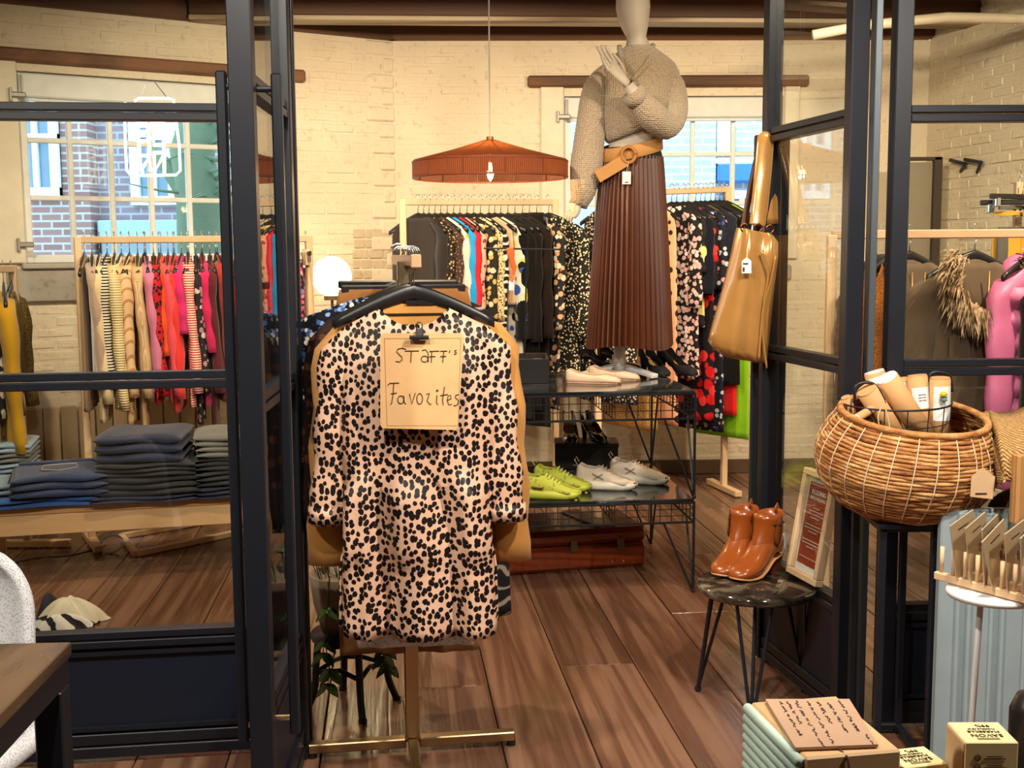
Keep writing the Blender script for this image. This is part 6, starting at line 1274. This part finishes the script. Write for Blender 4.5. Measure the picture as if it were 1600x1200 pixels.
# ---- black pedestal, basket, tubes
pz = P(1420, 806, 3.2).z; pd = thing('display_pedestal', P(1418, 1170, 3.2) * 1, 'tall black steel frame pedestal under the woven basket', 'pedestal')
pa = Vector((P(1377, 900, 3.1).x, 3.1, 0)); pbx = Vector((P(1459, 900, 3.1).x, 3.1, 0)); dpx = .28; pc_ = [pa, pbx, pbx + Vector((.01, dpx, 0)), pa + Vector((.01, dpx, 0))]
for q in pc_: build(MB().bar(q + Vector((0, 0, .001)), q + Vector((0, 0, pz)), .02, .02, .002, up=(0, 1, 0)), 'leg', BLACK, pd)
for i in range(4):
    for z in (pz - .01, .02): build(MB().bar(pc_[i] + Vector((0, 0, z)), pc_[(i + 1) % 4] + Vector((0, 0, z)), .02, .02, .002), 'rail', BLACK, pd)
build(MB().box(((pa.x + pbx.x) / 2 + .005, 3.1 + dpx / 2, pz - .004), (pbx.x - pa.x + .04, dpx + .04, .012), None, .002), 'top', BLACK, pd)
YK = 3.24; bc_ = P(1408, 790, YK); bk = thing('woven_basket', Vector((bc_.x, YK, pz + .004)), 'round woven water-hyacinth basket with white stitching on the black pedestal', 'basket')
RB = 138 * YK / FPX; TL = Matrix.Translation((bc_.x - .012, YK, pz - .012)) @ Matrix.Rotation(math.radians(11), 4, 'X') @ Matrix.Rotation(math.radians(3.5), 4, 'Y')
HB = .27; prf = [(.62, 0), (.80, .03), (.93, .075), (1.0, .125), (.99, .17), (.94, .21), (.86, .245), (.80, .265)]
def bprof(z):
    for i in range(len(prf) - 1):
        if prf[i][1] <= z <= prf[i + 1][1]: q = (z - prf[i][1]) / (prf[i + 1][1] - prf[i][1]); return (prf[i][0] + (prf[i + 1][0] - prf[i][0]) * q) * RB
    return prf[-1][0] * RB
lift = .035
HY = NT('hyacinth').setp(Roughness=.7); nn = HY.noise(HY.co((1, 1, 3), rnd=True), 9, 4, .7); HY.l(HY.ramp(nn.outputs[0], [(.28, c_(92, 46, 18)), (.48, c_(170, 112, 58)), (.68, c_(216, 172, 112))]), HY.b.inputs['Base Color']); HY.bump(HY.noise(HY.co(), 220, 3).outputs[0], .5, .005)
rn = random.Random(6); NR = 27
for j in range(NR):
    z = .006 + (.262 - .006) * j / (NR - 1); r = bprof(z); ph = rn.uniform(0, 6)
    pts = [TL @ Vector(((r + .0022 * math.sin(k * .9 + ph) + .0015 * math.sin(k * 2.3 + ph)) * math.cos(2 * PI * k / 72), (r * .88 + .002 * math.sin(k * 1.1 + ph)) * math.sin(2 * PI * k / 72), z + lift * 1.0 + .0012 * math.sin(k * .7 + ph))) for k in range(73)]
    build(MB().tube(pts, .0060, 7, False), 'woven_strand', HY.m, bk, True)
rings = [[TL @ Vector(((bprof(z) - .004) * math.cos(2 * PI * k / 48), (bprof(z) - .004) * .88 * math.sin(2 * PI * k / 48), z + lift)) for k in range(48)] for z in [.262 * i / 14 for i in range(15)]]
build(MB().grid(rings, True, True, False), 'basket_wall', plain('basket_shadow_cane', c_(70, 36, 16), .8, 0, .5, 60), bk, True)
build(MB().tube([TL @ Vector((bprof(.264) * math.cos(2 * PI * k / 72), bprof(.264) * .88 * math.sin(2 * PI * k / 72), .27 + lift)) for k in range(73)], .010, 8, False), 'rim', HY.m, bk, True)
for j in range(26):
    a = 2 * PI * j / 26 + .1; pts = []
    for i in range(40): z = .262 * i / 39; r = bprof(z) + .0062; pts.append(TL @ Vector((r * math.cos(a + .06 * i / 39), r * .885 * math.sin(a + .06 * i / 39), z + lift)) + Vector((0, 0, .0)))
    build(MB().tube(pts, .0016, 5), 'stitching', plain('stitch_white', c_(226, 206, 176), .8), bk)
tgq = thing('price_tag', P(1535, 775, YK - .24), 'house-shaped kraft tag hanging on the basket', 'tag'); tq = [P(x, y, YK - .245) for x, y in ((1516, 776), (1551, 780), (1555, 745), (1536, 731), (1518, 745))]; mb = MB(); mb.v = [tuple(a) for a in tq] + [tuple(a + Vector((0, .002, 0))) for a in tq]; mb.f = [(0, 1, 2, 3, 4), (9, 8, 7, 6, 5)] + [(i, (i + 1) % 5, 5 + (i + 1) % 5, 5 + i) for i in range(5)]; build(mb, 'card', plain('tag_kraft', c_(206, 170, 130), .8), tgq); build(MB().box(P(1533, 771, YK - .247), (.03, .0008, .0025)), 'print', INK, tgq); build(MB().tube([P(1536, 733, YK - .245), P(1533, 700, YK - .23), P(1530, 688, YK - .20)], .0012, 5), 'string', plain('twine', c_(206, 170, 120), .8), tgq)
# wire basket standing in the woven one, with cardboard tubes
wbx = thing('wire_basket', TL @ Vector((0, 0, .06)), 'black wire basket with handles standing inside the woven basket', 'basket')
wc = TL @ Vector((.0, .0, .03 + lift)); rw = 89 * YK / FPX; zt_w = P(1400, 628, YK).z; ctr = P(1400, 640, YK)
for z, q in ((zt_w, 1), (zt_w - .05, .97), (zt_w - .10, .95), (zt_w - .15, .93)): build(MB().tube([(ctr.x + rw * q * math.cos(2 * PI * k / 40), YK + .02 + rw * .75 * q * math.sin(2 * PI * k / 40), z + .012 * math.sin(2 * PI * k / 40)) for k in range(41)], .003 if q == 1 else .0016, 6), 'hoop', BLACK, wbx, True)
for k in range(16): a = 2 * PI * k / 16; build(MB().tube([(ctr.x + rw * math.cos(a), YK + .02 + rw * .75 * math.sin(a), zt_w + .012 * math.sin(a)), (ctr.x + rw * .93 * math.cos(a), YK + .02 + rw * .7 * math.sin(a), zt_w - .17)], .0016, 5), 'upright_wire', BLACK, wbx)
for pts in ([(1336, 628), (1336, 606), (1348, 598), (1366, 601), (1378, 618), (1383, 634)], [(1450, 596), (1456, 583), (1470, 582), (1484, 588), (1488, 612)]): build(MB().tube(smooth_path([P(x, y, YK - (.04 if pts[0][0] < 1400 else -.1)) for x, y in pts]), .0045, 7), 'handle', BLACK, wbx, True)
TUB = plain('cardboard_tube', c_(196, 148, 98), .75, 0, .08, 60); CAPW = plain('tube_cap', c_(226, 222, 214), .5)
def tube_thing(a, b, r, label, Ya, Yb, sticker=False, cap=CAPW):
    A = P(*a, Ya); B = P(*b, Yb); t = thing('cardboard_tube', B, label, 'tube', 'cardboard tubes in the basket'); d = (A - B).normalized()
    build(MB().tube([B, A], r, 20), 'tube_wall', TUB, t, True); build(MB().tube([A - d * .003, A + d * .004], [r * .98, r * .94], 20), 'end_cap', cap, t)
    if sticker: 
        n_ = Vector((0, -1, 0)); n_ = (n_ - d * n_.dot(d)).normalized(); s_ = d.cross(n_); mb = MB(); l0, l1 = sticker
        mb.grid([[A - d * q + (n_ * math.cos(w) + s_ * math.sin(w)) * (r + .0006) for w in [(-1.0 + 2.0 * i / 8) for i in range(9)]] for q in (l0, l1)], False); st = build(mb, 'sticker', PAPERW, t, True)
        for q in range(3): c = A - d * (l0 + .02 + .008 * q) + n_ * (r + .0012); build(MB().bar(c - s_ * r * .4, c + s_ * r * .4, .002, .0006), 'print', INK, st)
    return t
tube_thing((1366, 582), (1400, 690), .029, 'cardboard tube with white label leaning at the back left', YK + .06, YK + .04, (.012, .07))
tube_thing((1386, 591), (1450, 690), .031, 'large cardboard tube with white end cap leaning to the left', YK - .03, YK, False)
tube_thing((1354, 610), (1412, 700), .029, 'cardboard tube with slanted open end under the wire handle', YK - .04, YK + .02, False, TUB)
tube_thing((1433, 588), (1444, 700), .028, 'plain upright cardboard tube in the middle of the basket', YK + .05, YK + .04, (.03, .09), TUB)
tube_thing((1469, 592), (1468, 700), .028, 'cardboard tube with a duck picture label at the right', YK + .01, YK + .02, (.018, .115), TUB)
tube_thing((1410, 592), (1418, 700), .024, 'short cardboard tube hidden behind the large one', YK + .1, YK + .09, (.01, .04), TUB)
tube_thing((1338, 654), (1375, 632), .012, 'slim white-ended tube poking out at the left of the wire basket', YK - .10, YK - .02, False)
tube_thing((1322, 622), (1342, 680), .014, 'narrow tube at the far left inside the basket', YK, YK + .02, False, TUB)
build(MB().ball(P(1474, 616, YK - .03), .009, 10, 8), 'duck_print', plain('duck_yellow', c_(222, 180, 40), .7), bpy.data.objects['cardboard_tube.004']); build(MB().ball(P(1475, 624, YK - .026), .008, 10, 8), 'duck_print', plain('duck_teal', c_(90, 140, 130), .7), bpy.data.objects['cardboard_tube.004'])
tag(build(MB().tube(smooth_path([P(1380, 632, YK - .13), P(1372, 650, YK - .14), P(1376, 672, YK - .14), P(1384, 684, YK - .14), P(1390, 668, YK - .14), P(1384, 640, YK - .135)]), .002, 6), 'twine_loop', plain('twine', c_(206, 170, 120), .8), None, True), 'loop of natural twine hanging from the wire handle', 'twine')
# seagrass cushion, wooden board, grey fluted panel
def weave(name, c1, c2, sc):
    t = NT(name).setp(Roughness=.85); co = t.co(); w1 = t.n('ShaderNodeTexWave', bands_direction='DIAGONAL'); w1.inputs['Scale'].default_value = sc; w1.inputs['Distortion'].default_value = 2.5; w1.inputs['Detail Scale'].default_value = 4; t.l(co, w1.inputs[0]); n1 = t.noise(co, 120, 3)
    f = t.mix(.4, w1.outputs[1], n1.outputs[0]); t.l(t.ramp(f, [(.2, c1), (.7, c2)]), t.b.inputs['Base Color']); t.bump(f, .9, .01); return t.m
SG = weave('seagrass', c_(150, 104, 52), c_(214, 170, 108), 40); yq = 3.05
sgc = thing('seagrass_mat', P(1580, 740, yq), 'folded woven seagrass mat behind the basket at the right edge', 'mat'); prl = [(1532, 642), (1540, 637), (1600, 634), (1700, 632)]
rings = []
for (x, y, Yq) in ((1545, 640, yq + .20), (1552, 650, yq + .1), (1560, 668, yq), (1566, 700, yq - .06), (1570, 730, yq - .08), (1572, 748, yq - .09)):
    a = P(x, y, Yq); b = P(x + 150, y - 6, Yq); rings.append([a.lerp(b, k / 10) + Vector((0, 0, -.01 * math.sin(k))) for k in range(11)])
o = build(MB().grid(rings, False), 'mat_sheet', SG, sgc, True); mod(o, 'SOLIDIFY', thickness=.022)
rings = []
for k in range(9):
    t = k / 8; a = P(1528 + 40 * t, 645 + 105 * t ** 1.3, yq + .18 - .27 * t); b = P(1545 + 26 * t, 640 + 110 * t ** 1.3, yq + .20 - .28 * t); rings.append([a, a.lerp(b, .5) + Vector((0, -.01, 0)), b])
o = build(MB().grid(rings, False), 'mat_edge', SG, sgc, True); mod(o, 'SOLIDIFY', thickness=.02)
dk = P(1580, 790, 3.1); tag(build(MB().ball(P(1600, 800, 3.15), .10, 18, 12, (1, .6, .7)), 'seagrass_pouf', weave('seagrass_dark', c_(70, 56, 40), c_(130, 112, 84), 60), None, True), 'dark woven seagrass bundle below the folded mat', 'bundle')
wbd = thing('wooden_board', P(1605, 815, 2.95), 'honey-coloured wooden board standing at the right picture edge', 'board'); BRDW = wood('honey_board', (.42, .20, .06), (.55, .29, .10), 4, (1, 1, .15), .5, 2, .05)
a = P(1581, 818, 2.95); zt_b = P(1581, 711, 2.95).z
build(MB().box((a.x + .10, 2.96, (a.z + zt_b) / 2), (.2, .02, zt_b - a.z), None, .002), 'panel', BRDW, wbd); build(MB().box((a.x + .008, 2.945, (a.z + zt_b) / 2), (.012, .018, zt_b - a.z), None, .002), 'edge_strip', BRDW, wbd)
gz = P(1500, 800, 3.0).z
gp = thing('fluted_screen', Vector((P(1560, 1000, 3.08).x, 3.05, 0)), 'blue-grey fluted wooden screen behind the card rack', 'screen'); GB = plain('cabinet_blue_grey', c_(150, 166, 172), .5); gx0 = P(1468, 1000, 3.02).x
build(MB().box((gx0 + .35, 3.05, gz / 2), (.7, .03, gz - .004), None, .004), 'carcass', GB, gp)
for k in range(5):
    x = gx0 + .05 + k * .09
    for s in (0, 1): build(MB().tube([(x + s * .03, 3.03, .0), (x + s * .03, 3.03, gz - .01)], .009, 8), 'flute', GB, gp)
    build(MB().box((x + .06, 3.028, gz / 2), (.045, .008, gz - .02), None, .003), 'panel_strip', GB, gp)
# ---- white round side table with a dowel card rack
YW = 2.55; wz = P(1550, 922, YW).z; wt = thing('white_side_table', Vector((P(1545, 1100, YW).x, YW, 0)), 'small white round side table with a slim leg under the card rack', 'table'); wx = P(1552, 922, YW).x
build(MB().lathe([(.001, wz - .014), (.098, wz - .014), (.102, wz - .006), (.098, wz), (.001, wz)], 40, (wx, YW, 0)), 'table_top', WHITEM, wt, True); build(MB().tube([(P(1533, 930, YW).x, YW, wz - .01), (P(1518, 1128, YW).x, YW, P(1518, 1128, YW).z), (P(1512, 1200, YW).x, YW, .02)], .0070, 10), 'leg', WHITEM, wt, True); build(MB().lathe([(.001, 0), (.10, 0), (.10, .008), (.01, .014)], 32, (P(1512, 1200, YW).x, YW, 0)), 'foot', WHITEM, wt, True)
DWL = wood('dowel_beech', (.66, .42, .22), (.76, .52, .30), 4, (.2, 1, 1), .5, 1, .03); ck_ = thing('card_rack', P(1540, 915, YW), 'beech dowel rack holding greeting cards on the white table', 'rack')
r0p = PZ(1462, 898, wz + .012); r1p = PZ(1610, 938, wz + .012); rdv = (r1p - r0p).normalized(); rbv = Vector((-rdv.y, rdv.x, 0))
for off in (0, .075):
    A_ = r0p + rbv * off; B_ = r1p + rdv * .1 + rbv * off; build(MB().bar(A_, B_, .016, .018, .002), 'base_rail', DWL, ck_)
    for k in range(8): c = A_ + rdv * (.016 + .031 * k); build(MB().tube([c + Vector((0, 0, .005)), c + Vector((0, 0, .07))], .0048, 10), 'dowel', DWL, ck_, True)
CARD = plain('card_kraft', c_(222, 188, 150), .8); CEL = GLASS
for k in range(6):
    c = r0p + rdv * (.06 + .031 * k) + rbv * .035 + Vector((0, 0, .012)); lean = (-.26, -.24, -.2, -.42, -.18, -.2)[k]; M = Matrix.Translation(c) @ Matrix.Rotation(math.radians(38 + 5 * (k % 3)), 4, 'Z') @ Matrix.Rotation(lean, 4, 'Y')
    g = thing('greeting_card', None, ('kraft greeting card first from the left in the dowel rack', 'kraft greeting card second from the left in the dowel rack', 'kraft greeting card third from the left, with pale side flap', 'kraft greeting card leaning furthest over in the rack', 'kraft greeting card fifth from the left in the rack', 'kraft greeting card at the right picture edge in rack')[k], 'card', 'cards in the dowel rack', M=M)
    build(MB().box((0, 0, .072), (.095, .003, .135), None, .0005), 'card_body', CARD, g, False, False); build(MB().box((0, -.003, .076), (.103, .001, .150)), 'clear_sleeve', CEL, g, False, False)
    for x, z, s in ((.008, .07, .010), (.02, .055, .009), (.018, .085, .006)): build(MB().ball((x, -.0022, z), s, 10, 6, (.7, .08, 1.2)), 'pressed_flower', plain('flower_brown', c_(84, 46, 22), .8), g, True, False)
    build(MB().box((0, -.0018, .118), (.04, .0006, .003)), 'print', INK, g, False, False)
# ---- foreground: gift boxes, envelope and soap on a display table
tz_f = .60; ft = thing('front_table', Vector((.75, 1.35, 0)), 'low display table below the picture edge carrying soap and boxes', 'table'); build(MB().box((.85, 1.30, tz_f - .02), (.95, .86, .04), None, .004), 'table_top', DW, ft)
for x in (.42, 1.28):
    for y in (.92, 1.68): build(MB().box((x, y, (tz_f - .04) / 2), (.05, .05, tz_f - .041), None, .003), 'leg', BLACK, ft)
zt_g = .80; g4 = [PZ(1240, 1186, zt_g), PZ(1404, 1172, zt_g), PZ(1330, 1093, zt_g), PZ(1186, 1096, zt_g)]
gx = (g4[1] - g4[0]); gy = (g4[3] - g4[0]); GM = frame(g4[0], gx, gy); gw = gx.length; gd = abs((GM.inverted() @ g4[3]).y)
WBX = wood('gift_wood', (.62, .38, .18), (.74, .50, .27), 3, (.15, 1, 1), .5, 2, .05); MINT = plain('mint_edge', c_(196, 222, 208), .7)
for j, (z0, z1, lb) in enumerate(((tz_f, .70, 'pale wooden book-like box at the bottom, under the envelope box'), (.702, zt_g, 'pale wooden book-like box with mint page edges under the envelope'))):
    b = thing('wooden_book_box', None, lb, 'box', 'wooden book boxes', M=GM @ Matrix.Translation((.004 * j, 0, z1 - zt_g))); hh = z1 - z0
    build(MB().box((gw / 2 + .006, gd / 2, -hh / 2), (gw - .012, gd, hh), None, .003), 'box_body', WBX, b, False, False)
    for k in range(7): build(MB().tube([(.006, .004, -hh * (.07 + .143 * k)), (.006, gd - .004, -hh * (.07 + .143 * k))], hh * .076, 10), 'page_roll', MINT, b, True, False)
    if j: build(MB().tube([(gw * .52, -.003, -hh), (gw * .53, -.004, -hh * .5), (gw * .48, -.003, -.004), (gw * .44, .02, .002)], .0022, 6), 'cord', plain('cord_brown', c_(80, 46, 26), .7), b, True, False)
e4 = [PZ(1243, 1168, zt_g + .006), PZ(1372, 1163, zt_g + .006), PZ(1327, 1092, zt_g + .006), PZ(1196, 1092, zt_g + .006)]; ev_ = thing('kraft_envelope', sum(e4, Vector()) / 4, 'kraft envelope with handwritten lines on top of the wooden box', 'envelope')
mb = MB(); mb.v = [tuple(p) for p in e4] + [tuple(p - Vector((0, 0, .004))) for p in e4]; mb.f = [(0, 1, 2, 3), (7, 6, 5, 4)] + [(i, (i + 1) % 4, 4 + (i + 1) % 4, 4 + i) for i in range(4)]; build(mb, 'paper', plain('envelope_kraft', c_(186, 150, 122), .85, 0, .1, 50), ev_)
def ep(u, v): return (e4[0].lerp(e4[1], u)).lerp(e4[3].lerp(e4[2], u), v) + Vector((0, 0, .0008))
rn = random.Random(9); ls = []
for u, v0, v1 in ((.86, .35, .95), (.72, .4, .9), (.60, .6, .92), (.48, .1, .93), (.34, .05, .95), (.24, .55, .93), (.15, .2, .93), (.93, .05, .2)):
    v = v1
    while v > v0:
        n = rn.randint(2, 5); pts = []
        for k in range(n * 3): pts.append((u + rn.uniform(-.022, .022), v - k * .012))
        ls.append(pts); v -= n * .036 + .03
strokes(ls, .0005, ep, INK, ev_, 'handwriting')
SOAP = plain('soap_card', c_(240, 216, 156), .6); SIDE = spots('soap_photo', c_(196, 160, 110), c_(120, 84, 50), 8, .4, c_(226, 206, 176))
def soap(px4, zt, h, label, group='soap boxes'):
    q = [PZ(x, y, zt) for x, y in px4]; M = frame(q[0], q[1] - q[0], q[3] - q[0]); w = (q[1] - q[0]).length; d = abs((M.inverted() @ q[3]).y); s = thing('soap_box', None, label, 'box', group, M=M)
    build(MB().box((w / 2, d / 2, -h / 2), (w, d, h), None, .0015), 'carton', SOAP, s, False, False); build(MB().box((-.0006, d / 2, -h / 2), (.001, d * .96, h * .96)), 'side_picture', SIDE, s, False, False)
    R_ = Matrix.Rotation(PI, 4, 'Z')
    for tx, sz, yy in (('SAVON', .20, .32), ('MARSEILLE', .14, .50), ('MARSEILLE SOAP', .075, .63), ('99%', .18, .79)): text(tx, w * sz * .92, M @ Matrix.Translation((w * (.52 if tx != '99%' else .60), d * yy, .0003)) @ R_, INK, s)
    for yy in (.13, .19): build(MB().box((w * .5, d * yy, .0003), (w * .42, .0014, .0006)), 'print_line', INK, s, False, False)
    for k in range(3):
        z = -.022 - .013 * k; build(MB().tube([(w * .24 + .0042 * math.cos(2 * PI * j / 12), -.0006, z + .0042 * math.sin(2 * PI * j / 12)) for j in range(13)], .0006, 5), 'icon', INK, s, False, False)
        for e in (0, .003): build(MB().box((w * .56, -.0006, z + .0016 - e), (w * (.42 if e else .3), .0006, .0012)), 'print_line', INK, s, False, False)
    return s
soap(((1508, 1160), (1592, 1160), (1562, 1128), (1481, 1128)), .775, .175, 'cream soap carton with dark lettering at the lower right corner')
soap(((1408, 1200), (1480, 1192), (1443, 1168), (1392, 1171)), .72, .12, 'cream soap carton half cut off by the bottom picture edge')
wc_ = PZ(1375, 1172, .745); a1 = PZ(1410, 1200, .745); cn = thing('folded_card', Vector((wc_.x, wc_.y, tz_f)), 'white tent card with tan back between the soap and the wooden box', 'card')
A_, B_ = PZ(1378, 1170, .74), PZ(1402, 1196, .74); C_, D_ = PZ(1362, 1215, .62), PZ(1412, 1240, .62); mb = MB(); mb.grid([[A_, B_], [C_, D_]], False); o = build(mb, 'front_leaf', PAPERW, cn); mod(o, 'SOLIDIFY', thickness=.002)
E_, G2 = PZ(1405, 1206, .64) + Vector((.03, .03, 0)), PZ(1432, 1225, .64) + Vector((.03, .03, 0)); mb = MB(); mb.grid([[A_, B_], [E_, G2]], False); o = build(mb, 'back_leaf', KRAFT, cn); mod(o, 'SOLIDIFY', thickness=.002)
bt = PZ(1602, 1150, .70); bt_ = thing('black_bottle', Vector((bt.x, bt.y, tz_f)), 'round black bottle cut off by the lower right picture edge', 'bottle'); build(MB().lathe([(.001, tz_f + .001), (.030, tz_f + .001), (.036, tz_f + .02), (.036, .74), (.026, .765), (.001, .77)], 24, (bt.x + .012, bt.y, 0)), 'bottle_body', BLACKP, bt_, True); build(MB().lathe([(.012, .765), (.012, .78), (.001, .782)], 14, (bt.x + .012, bt.y, 0)), 'cap', BLACKP, bt_, True)
